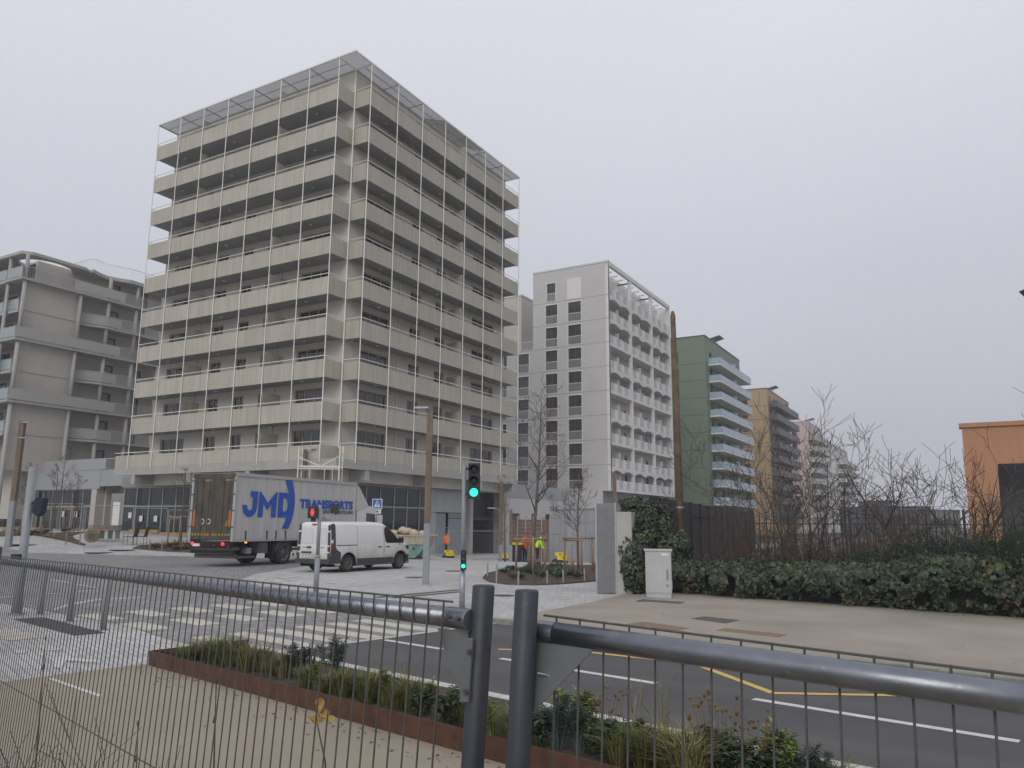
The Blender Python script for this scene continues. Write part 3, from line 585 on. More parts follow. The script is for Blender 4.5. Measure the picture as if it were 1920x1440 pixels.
for i, z in enumerate(lev):
    full = i in (2, 4, 6)
    ys = [FY if full else 42.3] + [42.3 + .5 * k for k in range(0 if not full else 1, 8)] + [46.3, 50, EY]
    edge = [(FX - (0 if full else 0.85 * (1 - smooth(42.3, 45.0, y))), y) for y in ys]
    if full: edge = [(FX, FY), (FX, EY)]
    pts = edge + [(-74.5, EY), (-74.5, edge[0][1])]
    part('balcony_slab', MB().prism(pts, z - .20, z), m_lbs, T2)
    if i: railing(T2, [(p[0] - .06, p[1]) for p in edge], z, m_rail)
    if full:
        part('balcony_panel', MB().box(FX - .075, FX - .05, FY + .1, 46.4, z + .1, z + 1.0), m_lbp, T2) if i < 6 else part('balcony_panel', MB().box(FX - .075, FX - .05, 41.2, 46.4, z + .1, z + 1.0), m_lbp, T2)
    elif i: part('balcony_panel', MB().extr([(edge[k][0] - .08, edge[k][1], z + .1) for k in range(len(edge) - 2)] + [(edge[k][0] - .08, edge[k][1], z + 1.0) for k in range(len(edge) - 3, -1, -1)], (-.02, 0, 0)), m_lbp, T2)
    # left side: slab, glass guards
    part('balcony_slab', MB().box(-88, -74.5 if full else FX - 1.0, FY if full else FY + .5, 39, z - .262, z - .002), m_lbs, T2)
    for k in range(5):
        xa = FX - .1 - 2.6 * k - (0 if full else 1.0); bx('guard_panel', xa - 2.5, xa, FY + (.06 if full else .56), FY + (.09 if full else .59), z + .08, z + 1.0, m_gl, T2)
    part('handrail', MB().cyl((-88, FY + (.075 if full else .575), z + 1.05), (FX - .1, FY + (.075 if full else .575), z + 1.05), .022, n=5), m_rail, T2)
    if i:
        for k in range(4): window(T2, 'S', 38.55, -75.6 - 2.6 * k, -74.2 - 2.6 * k, z + .02, z + 2.2, 2, m_ddoor, m_glass, .02)
zz = [1.0] + [lev[2], lev[4], lev[6]] + [26.0]
for y, inset in ((36.8, .3), (42.0, .3), (44.9, .35), (47.9, .35), (50.8, .35), (54, .35)):
    for a, b in zip(zz, zz[1:]):
        if a == lev[6] and y == 42.0: continue
        part('column', MB().cyl((FX - inset, y, a), (FX - inset, y, b - .26), .17, n=12), m_lbs, T2, True)
for x in (-74.6, -77.2, -80.0):
    part('column', MB().cyl((x, FY + .3, 6), (x, FY + .3, 26.0 - .26), .16, n=10), m_lbs, T2, True)
# roof plate with the oval opening
hole = [(-74.4 + 1.9 * math.cos(2 * math.pi * k / 24), 39.6 + 2.3 * math.sin(2 * math.pi * k / 24)) for k in range(24)]
outer = []
for k in range(24):
    a = 2 * math.pi * k / 24; c, s = math.cos(a), math.sin(a); L_ = min((2.5 + .0) / abs(c) if c > 1e-6 else 1e9, 3.6 / abs(c) if c < -1e-6 else 1e9, 3.3 / abs(s) if s < -1e-6 else 1e9, 3.2 / abs(s) if s > 1e-6 else 1e9)
    outer.append((-74.4 + c * L_, 39.6 + s * L_))
rb = MB(); q = [26.0 - .28, 26.0]
for k in range(24):
    j = (k + 1) % 24
    rb.poly((*hole[k], q[0]), (*hole[j], q[0]), (*outer[j], q[0]), (*outer[k], q[0])); rb.poly((*outer[k], q[1]), (*outer[j], q[1]), (*hole[j], q[1]), (*hole[k], q[1]))
    rb.poly((*hole[k], q[1]), (*hole[j], q[1]), (*hole[j], q[0]), (*hole[k], q[0])); rb.poly((*outer[k], q[0]), (*outer[j], q[0]), (*outer[j], q[1]), (*outer[k], q[1]))
rb.box(-90, -78.0, FY, 42.8, 25.72, 26.0)
part('roof_plate', rb, m_lbs, T2)
yy = [42.8 + .5 * k for k in range(9)]; ed = [(FX - 0.8 * math.sin(math.pi * (y - 42.8) / 4.0) * (y < 46.8), y) for y in yy] + [(FX, EY)]
part('roof_plate', MB().prism(ed + [(-84, EY), (-84, 42.8)], 25.722, 26.05), m_lbs, T2)
part('upper_wall', MB().box(-74.2, -73.7, 42.3, 46.2, 23.5, 25.72), m_lb, T2)
railing(T2, [(-84, 43.2), (FX - 1.5, 43.0)] + [(p[0] - .25, p[1]) for p in ed[1:]], 26.05, m_rail, 1.25, .22, .024, 'roof_railing')
# ------------------------------------------------------------------ low podium with shops between the two blocks
T3 = thing('shop_podium', 'low grey podium with dark shop windows joining the pale block and the beige tower', 'building', (-68, 42, 1))
PY_ = 40.0
part('fascia', MB().box(-86, -62.9, PY_ - .1, PY_ + .3, 4.55, 6.15), m_pod, T3); part('fascia', MB().box(-62.9, -56.0, PY_ - .08, PY_ + .3, 4.75, 6.1), m_pod, T3)
part('parapet', MB().box(-86, -63.0, PY_ + .32, PY_ + .5, 6.2, 7.15), m_pod, T3); part('coping', MB().box(-86, -62.9, PY_ - .14, PY_ + .55, 6.152, 6.2), m_lbs, T3)
part('deck', MB().box(-86, -56, PY_ + .3, 46, 4.9, 6.14), m_concd, T3)
railing(T3, [(-62.9, PY_ + .4), (-57.0, PY_ + .4)], 6.1, m_rail, 1.0, .22, .03)
shopfront(T3, 'S', PY_ + .2, [-79.0 + 1.5 * k for k in range(11)], 1.1, 4.54, 3.1)
part('column', MB().box(-64.0, -63.3, PY_ - .06, PY_ + .7, .3, 4.56), m_lb, T3); part('recess_wall', MB().box(-63.3, -59.0, PY_ + 1.8, PY_ + 2.0, .3, 4.8), m_lb, T3)
part('recess_wall', MB().box(-63.3, -63.1, PY_ + .7, PY_ + 1.8, .3, 4.8), m_lb, T3)
dr = bx('door', -62.4, -61.6, PY_ + 1.74, PY_ + 1.8, .6, 3.6, m_greypaint, T3); bx('door_leaf', -61.1, -60.5, PY_ + 1.7, PY_ + 1.8, .6, 3.6, m_ddoor, T3)
bx('pier', -60.5, -58.75, PY_ - .5, PY_ - .2, .3, 4.1, m_concd, T3)
bx('pier', -72.6, -72.1, PY_ - .2, PY_ + .1, .3, 4.55, m_greypaint, T3)
solo('notice_board', MB().box(-60.1, -59.2, PY_ - .56, PY_ - .51, 1.5, 3.4), m_swhite, 'white notice sheet fixed to the grey wall pier between the two shopfronts', 'notice', origin=(-59.6, PY_ - .5, 2.4))
part('interior', MB().box(-86, -64.0, PY_ + 3.5, PY_ + 3.7, .3, 4.8), m_concd, T3)
for k, x in enumerate((-77, -68.0, -66.2)): solo('paper_notice', MB().box(x - .2, x + .2, PY_ + .09, PY_ + .115, 2.2, 2.7), m_swhite, 'small white paper taped to the dark podium shop glass', 'notice', 'papers on the podium glass', origin=(x, PY_ + .1, 2.4))

# ------------------------------------------------------------------ white brick block
m_wb = SETTS('white_brick', (0.53, 0.525, 0.52), (0.46, 0.46, 0.47), 0.22, 0.07, 0, 0.06, 0.35, vertical=True, big=0.05)
m_wbs = MAT('white_concrete', (0.70, 0.69, 0.675), 0.8, 0.04, 1.0, streak=0.05)
m_wperf = MAT('perforated_white', (0.47, 0.47, 0.465), 0.6, 0.05, 3); m_wjoint = MAT('grey_joint', (0.30, 0.30, 0.31), 0.8, 0.05, 3)
m_dwin = MAT('brown_frame', (0.075, 0.055, 0.05), 0.6, 0.1, 3)
T4 = thing('apartment_block', 'white brick block with scalloped balconies and lattice window guards', 'building', (-42, 90, 0))
WXE, WYS = -33.9, 80.83
zl = [30.95 - 2.8 * k for k in range(10)]          # floors
zl = [28.1 - 2.8 * k for k in range(9)]
op = []
for k, z in enumerate(zl): op += [(-42.05, -40.5, z + .12, z + 2.5), (-39.07, -37.4, z + .12, z + 2.5)] if z < 27 else [(-41.9, -40.75, z + .12, z + 2.4)]
op2 = [(a, b, z + .1, z + 2.45) for z in zl[3:] for a, b in ((-45.8, -44.35), (-48.8, -47.4))]
part('wall', wall_open(MB(), 'S', WYS, -43.8, WXE - 1.0, 0, 32.07, op, .22), m_wb, T4)
part('wall', wall_open(MB(), 'S', WYS + .004, -52, -43.8, 0, 22.6, op2, .22), m_wb, T4)
part('wall', MB().box(-34.9, WXE, WYS + .001, WYS + .3, 5.6, 32.07), m_wb, T4)
part('core', MB().box(-43.8, -35.7, WYS + .28, 102.4, 0, 31.9), m_wb, T4); part('core', MB().box(-52, -43.82, WYS + .28, 102.4, 0, 22.5), m_wb, T4)
part('coping', MB().box(-43.9, WXE + .06, WYS - .06, WYS + .25, 32.07, 32.25), m_wbs, T4)
bx('blank_panel', -39.2, -37.35, WYS - .03, WYS, 28.2, 30.75, m_wbs, T4)
for z in zl[:-1]: bx('joint', -43.8 if z > 22.5 else -52, WXE - .01, WYS - .012, WYS - .002, z - .03, z + .03, m_wjoint, T4)
lat = {}
def lattice(wd):
    if wd not in lat:
        mb = MB(); n = 7; h = 1.0
        for k in range(-n, n + 1):
            for sgn in (1, -1):
                x0 = k * wd / n - wd / 2; x1 = x0 + h * .9
                pts = [(x0, 0.03), (x1, h)] if sgn > 0 else [(-x0, .03), (-x1, h)]
                a, b = pts; lo, hi = -wd / 2, wd / 2
                def clip(a, b):
                    d = b[0] - a[0]; t0, t1 = 0, 1
                    for v, s in ((lo, 1), (hi, -1)):
                        ta = (v - a[0]) / d
                        if (d * s) > 0: t0 = max(t0, ta)
                        else: t1 = min(t1, ta)
                    return (t0, t1) if t1 > t0 + .02 else None
                r = clip(a, b)
                if r:
                    P = lambda t: (a[0] + (b[0] - a[0]) * t, -.05, a[1] + (b[1] - a[1]) * t); mb.tube([P(r[0]), P(r[1])], .014, 4, False)
        mb.box(-wd / 2, wd / 2, -.07, -.03, h - .03, h + .03); mb.box(-wd / 2, wd / 2, -.07, -.03, 0, .05); lat[wd] = mb.mesh('lattice_guard', m_wbs)
    return lat[wd]
for a, b, c, d in op + op2:
    wn = window(T4, 'S', WYS, a, b, c, d, 2, m_dwin, m_glass, .2, .08); link('lattice_guard', lattice(round(b - a, 2)), wn, ((a + b) / 2, WYS, c))
    sr = MB(); 
    for xa, xb, za, zb in ((a - .1, a - .002, c - .08, d + .1), (b + .002, b + .1, c - .08, d + .1), (a, b, d + .002, d + .1), (a, b, c - .08, c - .002)): sr.box(xa, xb, WYS - .025, WYS - .001, za, zb)
    part('surround', sr, m_wbs, wn) if False else part('surround', sr, m_wbs, T4)
# loggias on the street side: three bays between piers
bays = [81.0, 87.95, 95.4, 102.6]; zb = [28.1, 25.25, 22.4, 19.45, 16.85, 13.75, 11.0, 8.2, 5.8]
for y in bays: bx('pier', WXE - .35, WXE, y - .17, y + .17, 5.6, 31.7, m_wbs, T4)
part('head_beam', MB().box(WXE - .35, WXE + .02, 81.17, 102.78, 31.7, 32.2), m_wbs, T4); part('back_wall', MB().box(-35.75, -35.65, 81.2, 102.6, 5.6, 31.9), m_wbs, T4)
part('end_wall', MB().box(-35.7, WXE - .01, 102.4, 102.7, 5.6, 31.7), m_wbs, T4)
for i, z in enumerate(zb):
    arch = i in (0, 1, 3, 5, 7)
    bx('loggia_slab', -35.64, WXE - .06, 81.2, 102.38, z - .2, z, m_wbs, T4)
    for a, b in zip(bays, bays[1:]):
        a0, b0 = a + .18, b - .18; W_ = b0 - a0
        fr = bx('balcony_edge', WXE - .12, WXE - .01, a0, b0, z - .25, z + .06, m_wbs, T4)
        n = 6
        for k in range(n):
            bx('railing_panel', WXE - .08, WXE - .05, a0 + W_ * k / n + .02, a0 + W_ * (k + 1) / n - .02, z + .08, z + 1.05, m_wperf if k % 2 == 0 else m_wbs, fr)
        if arch:
            for h in range(2):
                ya, yb = a0 + W_ * h / 2, a0 + W_ * (h + 1) / 2; pts = [(WXE - .1, ya, z - .251), (WXE - .1, ya, z - .58)]
                for k in range(1, 8): t = k / 8; pts.append((WXE - .1, ya + (yb - ya) * t, z - .58 + .30 * math.sin(math.pi * t)))
                pts += [(WXE - .1, yb, z - .58), (WXE - .1, yb, z - .251)]
                part('scalloped_valance', MB().extr(pts, (.07, 0, 0)), m_wbs, T4)
        if i < 9:
            top = z + 2.0
            for yc in (a0 + W_ * .22, a0 + W_ * .8):
                wn = bx('window', -35.66, -35.60, yc - .34, yc + .34, z + .75, z + 2.0, m_dwin, T4); bx('pane', -35.61, -35.585, yc - .27, yc + .27, z + .82, z + 1.93, m_glass, wn)
            bx('privacy_screen', -35.6, WXE - .3, (a0 + b0) / 2 - .03, (a0 + b0) / 2 + .03, z + .02, z + 1.9, m_wbs, T4)
for a, b in zip(bays, bays[1:]):                   # pergola bars under the head beam
    mb = MB()
    for k in range(5): y = a + (b - a) * k / 4; mb.box(-35.6, WXE - .36, y - .05, y + .05, 31.3, 31.45)
    part('pergola_bars', mb, m_wbs, T4)
part('base', MB().box(-40, -35.0, WYS + .1, 102.6, -1, 5.55), m_concd, T4)
# set back volume behind it and the terrace railing
T5 = thing('apartment_block', 'taller plain off-white block set back behind the white brick block', 'building', (-56, 95, 0))
part('wall', MB().box(-64, -48.6, 86.5, 104, 0, 31.5), m_lb, T5); part('coping', MB().box(-64.1, -48.5, 86.4, 104.1, 31.5, 31.7), m_wbs, T5)
part('wing', MB().box(-64, -53, 82, 86.4, 0, 28.7), m_lb, T5)
railing(T4, [(-52, WYS + .1), (-43.85, WYS + .1)], 22.6, m_wbs, 1.05, .12, .03, 'terrace_railing')
# low wing between the beige tower and the white block
T6 = thing('low_wing', 'low white brick wing with a grey parapet between beige tower and white block', 'building', (-44, 72, 0))
part('wall', wall_open(MB(), 'E', -37.8, 61.5, WYS, -1, 4.4, [(62.3, 63.4, .9, 2.9), (65.2, 67.2, .9, 2.9), (69.6, 70.6, .9, 2.9), (72.6, 73.8, .9, 2.9)], .25), m_wb, T6)
part('core', MB().box(-52, -38.06, 61.5, WYS, -1, 4.4), m_concd, T6)
for a, b in ((62.3, 63.4), (65.2, 67.2), (69.6, 70.6), (72.6, 73.8)): window(T6, 'E', -37.8, a, b, .9, 2.9, 2, m_dwin, m_glass, .22)
part('wall', MB().box(-52, -37.8, 61.2, 61.49, -1, 4.4), m_wb, T6)
part('parapet', MB().box(-37.95, -37.75, 61.2, 78, 4.402, 5.7), m_pod, T6); part('parapet', MB().box(-52, -37.96, 61.2, 61.4, 4.402, 5.7), m_pod, T6)

# ------------------------------------------------------------------ the row of coloured towers along the street
m_grn = SETTS('green_tile', (0.142, 0.20, 0.13), (0.105, 0.15, 0.10), 0.3, 0.09, 0, 0.08, 0.3, vertical=True, big=0.06, rough=0.55)
m_brn = SETTS('tan_brick', (0.46, 0.32, 0.185), (0.31, 0.22, 0.14), 0.25, 0.08, 0, 0.1, 0.3, vertical=True, big=0.06)
m_pnk = MAT('pink_render', (0.54, 0.42, 0.42), 0.8, 0.04, 0.5); m_pale = MAT('pale_green_white', (0.55, 0.57, 0.55), 0.8, 0.04, 0.5)
m_bglass = MAT('blue_glass_guard', (0.32, 0.42, 0.52), 0.12, 0.06, 0.8); m_anth = MAT('anthracite_guard', (0.085, 0.085, 0.095), 0.5, 0.1, 2)
m_gjoint = MAT('dark_green_joint', (0.06, 0.09, 0.06), 0.8, 0.05, 2); m_bjoint = MAT('dark_brown_joint', (0.13, 0.085, 0.055), 0.8, 0.05, 2)
def tower(label, xe, y0, y1, top, xw, lvls, mw, mj, mg, ms, swin, bal, bx1, name='apartment_tower', pv_=True, parts=True):
    T = thing(name, label, 'building', ((xe + xw) / 2, (y0 + y1) / 2, 0))
    op = [(a, b, z + .3, z + 2.2) for z in lvls for a, b in swin]
    part('wall', wall_open(MB(), 'S', y0, xw, xe, 0, top, op, .2), mw, T)
    for a, b, c, d in op: window(T, 'S', y0, a, b, c, d, 1, m_dwin, m_glass, .18, .1)
    oe = []
    for z in lvls: y = bal[0] + .8; oe += [(y, y + 1.6, z + .05, z + 2.2), (y + 4, y + 6.5, z + .05, z + 2.2), (y + 9, y + 11.5, z + .05, z + 2.2), (y + 14, y + 16.5, z + .05, z + 2.2)]
    oe = [o for o in oe if o[1] < y1 - .3]
    part('wall', wall_open(MB(), 'E', xe, y0, y1, 0, top, oe, .25), mw, T)
    for a, b, c, d in oe: window(T, 'E', xe, a, b, c, d, 2, m_dwin, m_glass, .22, .09)
    part('core', MB().box(xw, xe - .28, y0 + .28, y1, 0, top - .02), mw, T)
    part('coping', MB().box(xw, xe + .08, y0 - .08, y1 + .08, top, top + .16), mj, T)
    for z in lvls:
        bx('joint', xw, xe + .0, y0 - .012, y0 - .002, z - .05, z + .05, mj, T)
        sl = bx('balcony_slab', xe + .004, bx1, bal[0], bal[1], z - .22, z, ms, T)
        n = int((bal[1] - bal[0]) / 3.2); dy = (bal[1] - bal[0]) / n
        for k in range(n): bx('guard_panel', bx1 - .05, bx1 - .01, bal[0] + dy * k + .03, bal[0] + dy * (k + 1) - .03, z - .1, z + 1.0, mg, sl)
        bx('guard_panel', xe + .05, bx1 - .08, bal[0] + .01, bal[0] + .05, z - .1, z + 1.0, mg, sl)
        bx('handrail', bx1 - .06, bx1, bal[0], bal[1], z + 1.01, z + 1.06, ms, sl)
        bx('partition', xe + .02, bx1 - .1, (bal[0] + bal[1]) / 2, (bal[0] + bal[1]) / 2 + .06, z + .01, z + 1.8, mg, T)
    if pv_:
        mb = MB(); mb.obox((xe - 1.0, y0 + 10, top + 1.6), Vector((1.2, 0, .3)), Vector((0, 1.6, 0)), Vector((0, 0, .03))); part('roof_panel', mb, m_wjoint, T)
        mb = MB()
        for y in (y0 + 8.8, y0 + 11.2): mb.cyl((xe - 1, y, top), (xe - 1, y, top + 1.6), .06, n=5)
        part('panel_post', mb, m_alu, T)
    return T
gl = [27.6 - 2.8 * k for k in range(9)]
tower('green tiled tower with blue glass balconies behind the tall wooden pole', -34.5, 121.75, 144.2, 32.03, -60, gl, m_grn, m_gjoint, m_bglass, m_wbs, [(-40.0, -38.9)], (123.4, 144.6), -32.6)
bl = [26.0 - 2.8 * k for k in range(9)]
tower('tan brick tower with dark grey balconies beyond the green tower', -33.42, 161.7, 184.4, 29.43, -60, bl, m_brn, m_bjoint, m_anth, m_anth, [(-38.6, -37.4)], (162.8, 186), -31.6)
pl = [24.0 - 2.8 * k for k in range(8)]
tower('pale pink tower with white balconies beyond the tan brick tower', -34, 211.9, 235.3, 28.54, -60, pl, m_pnk, m_pnk, m_wperf, m_wbs, [(-38, -36.8)], (213, 236), -32.0)
wl_ = [21.3 - 2.8 * k for k in range(7)]
tower('whitish tower with open balconies, the farthest of the row', -34.1, 259, 290, 26.77, -60, wl_, m_pale, m_pale, m_wperf, m_wbs, [(-38, -36.8)], (264, 300), -31.6, pv_=False)
# hazy low blocks far off
m_far = MAT('far_grey', (0.16, 0.165, 0.18), 0.85, 0.1, 0.2); m_far2 = MAT('far_grey_blue', (0.12, 0.13, 0.155), 0.8, 0.1, 0.2)
def farblock(px0, px1, py, dep, mat, label, wins=5):
    a, b = D(px0, py, dep), D(px1, py, dep); n = HV
    T = thing('distant_building', label, 'building', ((a.x + b.x) / 2, (a.y + b.y) / 2, 0)); mb = MB(); q = [(a.x, a.y), (b.x, b.y), (b.x + n.x * 12, b.y + n.y * 12), (a.x + n.x * 12, a.y + n.y * 12)]; mb.prism(q, -.7, a.z); part('wall', mb, mat, T)
    mb = MB(); mb.prism([(p[0] - n.x * .1, p[1] - n.y * .1) for p in q[:2]] + q[2:], a.z, a.z + .25); part('coping', mb, m_far2, T)
    for r_ in range(2):
        for k in range(wins):
            p = a.lerp(b, (k + .3) / wins); d = (b - a); d.z = 0; d.normalize(); z = a.z - 2.2 - 3 * r_
            if z > .5: part('window', MB().obox((p.x - n.x * .03, p.y - n.y * .03, z), d * .9, n * .05, Vector((0, 0, .7))), m_glass, T)
farblock(1668, 1745, 951, 150, m_far2, 'low dark blue-grey building far off behind the bare shrubs')
farblock(1650, 1672, 940, 190, m_far, 'small grey building far off next to the dark blue-grey one', 2)
farblock(1620, 1655, 951, 170, m_far, 'flat grey building far off below the whitish tower', 3)
farblock(1745, 1800, 958, 140, m_far, 'grey building far off beside the orange building', 3)
# ------------------------------------------------------------------ orange rendered building, right
m_or = MAT('orange_render', (0.47, 0.245, 0.135), 0.85, 0.05, 0.6, streak=0.08); m_slate = MAT('blue_grey_cladding', (0.085, 0.10, 0.13), 0.6, 0.08, 2, streak=0.15); m_dbrick = SETTS('dark_brick', (0.055, 0.045, 0.045), (0.03, 0.03, 0.03), 0.22, 0.07, 0, 0.2, 0.3, vertical=True)
T7 = thing('public_building', 'orange rendered building with a slanted edge and a dark recessed porch', 'building', (8, 56, 0))
ox, oy = 0.13, 46.2; c = D(1803, 802, 40.0); ox, oy, oz = c.x, c.y, c.z
part('wall', MB().extr([(ox, oy, oz), (ox - .02, oy, 4), (ox - .12, oy, -.5), (ox + 1.3, oy, -.5), (ox + 1.38, oy, 3.6), (ox + 1.42, oy, oz - 1.9), (ox + 30, oy, oz - 1.9), (ox + 30, oy, oz)], (0, .6, 0)), m_or, T7)
part('coping', MB().box(ox - .12, ox + 30, oy - .1, oy + .7, oz, oz + .22), m_or, T7)
part('side_wall', MB().box(ox + .5, ox + .9, oy + .61, oy + 22, -.5, oz - .02), m_or, T7); part('recess_wall', MB().box(ox + .9, ox + 30, oy + 3.0, oy + 3.3, -.5, oz - .1), m_slate, T7)
part('brick_wall', MB().box(ox + 3.4, ox + 30, oy + 1.6, oy + 2.99, -.5, oz - 3.3), m_dbrick, T7)
for k in range(8): x = ox + 2.2 + 1.5 * k; bx('cladding_panel', x, x + 1.46, oy + 2.95, oy + 2.99, oz - 3.25, oz - 1.9, m_slate, T7)
part('canopy', MB().box(ox + 3.4, ox + 30, oy + .8, oy + 2.9, oz - 3.28, oz - 3.15), m_alu, T7)
# ------------------------------------------------------------------ street furniture
random.seed(11)
C30 = RAD(30)                                      # local x = to the right across the street view, local y = away
def timber_lamp(loc, h, wood0, r, label, arm=None, arm2=None, group='timber street lamp posts'):
    T = thing('street_lamp', label, 'street lamp', loc, C30, group)
    mb = MB(); mb.box(-r * 1.02, r * 1.02, -r * 1.02, r * 1.02, 0, wood0); part('steel_sleeve', mb, m_greypaint, T, local=True)
    mb = MB(); mb.box(-r, 0 - .004, -r, r, wood0, h); mb.box(0.004, r, -r, r, wood0, h - .03); mb.box(-.004, .004, -r * .8, r * .8, wood0, h - .05); part('timber_shaft', mb, m_wood, T, local=True)
    mb = MB(); mb.box(-r * 1.2, r * 1.2, -r * 1.2, r * 1.2, 0, .04); part('base_plate', mb, m_galv, T, local=True)
    for a in (arm, arm2):
        if a:
            dx, dz, ln = a; mb = MB(); mb.tube([(0, 0, h + dz - .3), (dx * .3, -.05, h + dz), (dx, -.1, h + dz + .02)], .025, 6); mb.box(min(dx, dx - .45 * (1 if dx > 0 else -1)), max(dx, dx - .45 * (1 if dx > 0 else -1)), -.2, .0, h + dz + .0, h + dz + .06); part('lamp_arm', mb, m_galv, T, local=True)
    return T
p = G(798, 1097); timber_lamp(p, 5.62, 1.93, .095, 'timber lamp post on a pale grey sleeve standing on the light paving near the van', (-.5, .02, 0))
p = G(15, 1026); timber_lamp(p, 7.15 - .0, 2.6, .14, 'tall timber lamp post standing by the planting bed in front of the pale block', (.5, -.1, 0), (.4, -1.0, 0))
q = D(571, 842, 50); timber_lamp((q.x, q.y, gz(q.x, q.y)), q.z - gz(q.x, q.y), 2.2, .14, 'timber lamp post behind the truck beside the scaffold tower', (.85, .0, 0))
q = D(940, 903, 47); timber_lamp((q.x, q.y, gz(q.x, q.y)), q.z - gz(q.x, q.y), 1.0, .095, 'timber lamp post in front of the garage opening of the beige tower', (.7, .05, 0), (-.8, -1.6, 0))
q = D(958, 955, 44); timber_lamp((q.x, q.y, gz(q.x, q.y)), q.z - gz(q.x, q.y), .9, .09, 'short slim timber post behind the wire site fence', None)
q = D(1152, 886, 70); timber_lamp((q.x, q.y, gz(q.x, q.y)), q.z - gz(q.x, q.y), 2, .15, 'timber lamp post farther up the street before the white block', (-.5, .0, 0))
# round wooden utility pole behind the ivy
q = D(1277, 1000, 24.6); T = thing('utility_pole', 'tall bare round wooden pole rising behind the ivy', 'pole', (q.x, q.y, 0.05))
hh = 8.75; part('shaft', MB().tube([(0, 0, 0), (-.03, 0, hh * .5), (-.06, 0, hh - .15), (-.06, 0, hh)], [.125, .11, .085, .04], 12), MAT('weathered_pole', (0.16, 0.10, 0.06), 0.9, 0.3, 3, 0.4, 25, streak=0.5, c2=(0.23, 0.175, 0.12)), T, True, True)
part('band', MB().tube([(-.015, 0, 2.4), (-.015, 0, 2.46)], .13, 12), m_galv, T, local=True)

def lens(mb, x, y, z, r, n=16): mb.tube([(x, y, z), (x, y - .012, z), (x, y - .03, z)], [r, r * .95, r * .4], n); return mb
def visor(mb, x, y, z, r):
    n = 10; pts = []
    for k in range(n + 1): a = math.pi * k / n; pts.append((x + r * math.cos(a), z + r * math.sin(a)))
    for a, b in zip(pts, pts[1:]): mb.poly((a[0], y, a[1]), (b[0], y, b[1]), (b[0], y - .16, b[1] - .02), (a[0], y - .16, a[1] - .02)); mb.poly((a[0], y, a[1] + .008), (a[0], y - .16, a[1] - .012), (b[0], y - .16, b[1] - .012), (b[0], y, b[1] + .008))
    return mb
m_off = MAT('unlit_lens', (0.03, 0.032, 0.04), 0.3, 0.1, 3)
# main traffic signal
p = G(866, 1140); T = thing('traffic_light', 'traffic light showing green with a small green repeater lower on its pole', 'traffic light', p, C30)
part('pole', MB().tube([(0, 0, 0), (0, 0, .88)], .068, 12), m_galv, T, True, True); part('upper_pole', MB().tube([(0, 0, .88), (0, 0, 3.32)], .052, 12), m_greypaint, T, True, True)
hd = part('signal_head', MB().box(.10, .38, -.12, .10, 2.52, 3.36), m_black, T, local=True)
part('bracket', MB().box(.03, .10, -.03, .03, 2.6, 2.66).box(.03, .10, -.03, .03, 3.2, 3.26), m_black, T, local=True)
for k, z in enumerate((3.21, 2.94, 2.67)):
    part('lamp', lens(MB(), .24, -.122, z, .1), m_green if k == 2 else m_off, hd, True, True); part('visor', visor(MB(), .24, -.121, z, .115), m_black, hd, local=True)
rp = part('repeater_head', MB().box(-.04, .09, -.15, -.055, .87, 1.32), m_black, T, local=True)
for k, z in enumerate((1.24, 1.1, .96)): part('lamp', lens(MB(), .025, -.152, z, .046), m_green if k == 2 else m_off, rp, True, True)
# pedestrian signal showing a red figure
p = G(592, 1113); T = thing('pedestrian_signal', 'grey pole with a pedestrian signal showing a red standing figure', 'signal', p, C30)
part('pole', MB().tube([(0, 0, 0), (0, 0, 1.0)], .075, 12), m_greypaint, T, True, True); part('upper_pole', MB().tube([(0, 0, 1.0), (0, 0, 2.42)], .052, 12), m_greypaint, T, True, True)
part('collar', MB().tube([(0, 0, .98), (0, 0, 1.03)], .085, 12), m_galv, T, True, True)
hd = part('signal_head', MB().box(-.30, -.03, -.16, .10, 2.05, 2.36).box(-.22, -.10, -.1, .02, 1.95, 2.05), m_black, T, local=True)
mb = MB(); mb.box(-.26, -.07, -.175, -.162, 2.09, 2.33); part('lamp_face', mb, m_off, hd, local=True)
mb = MB(); mb.box(-.19, -.14, -.182, -.176, 2.11, 2.24); mb.box(-.215, -.115, -.1822, -.1762, 2.18, 2.245); mb.tube([(-.165, -.176, 2.28), (-.165, -.182, 2.28)], .03, 10); part('red_figure', mb, m_redlit, hd, local=True)
# two signals seen from behind
q = D(627, 946, 37.5); T = thing('traffic_light', 'dark traffic light seen from behind between the van and the truck', 'traffic light', (q.x, q.y, 0), C30)
part('pole', MB().tube([(0, 0, 0), (0, 0, 2.35)], .045, 10), m_greypaint, T, True, True)
part('backing_plate', MB().extr([(-.19, .0, 2.36), (.16, 0, 2.32), (.21, 0, 2.42), (.19, 0, 2.80), (.05, 0, 2.79), (-.08, 0, 2.81), (-.2, 0, 2.78)], (0, .1, 0)), m_black, T, local=True); part('signal_head', MB().box(-.12, .12, .1, .3, 2.36, 2.78).box(.06, .12, -.05, .0, 2.28, 2.36), m_black, T, local=True)
p = G(30, 1153); T = thing('traffic_light', 'grey pole with a small dark traffic light seen from behind beside the rubber mat', 'traffic light', p, C30)
part('pole', MB().tube([(0, 0, 0), (0, 0, 1.15), (0, 0, 3.05)], [.10, .085, .075], 12), m_greypaint, T, True, True); part('flange', MB().tube([(0, 0, 0), (0, 0, .04)], .16, 14), m_galv, T, local=True)
part('signal_head', MB().extr([(.15, -.1, 2.10), (.26, -.1, 2.02), (.33, -.1, 2.12), (.35, -.1, 2.40), (.19, -.1, 2.42), (.16, -.1, 2.34)], (0, .2, 0)), m_navy, T, local=True)
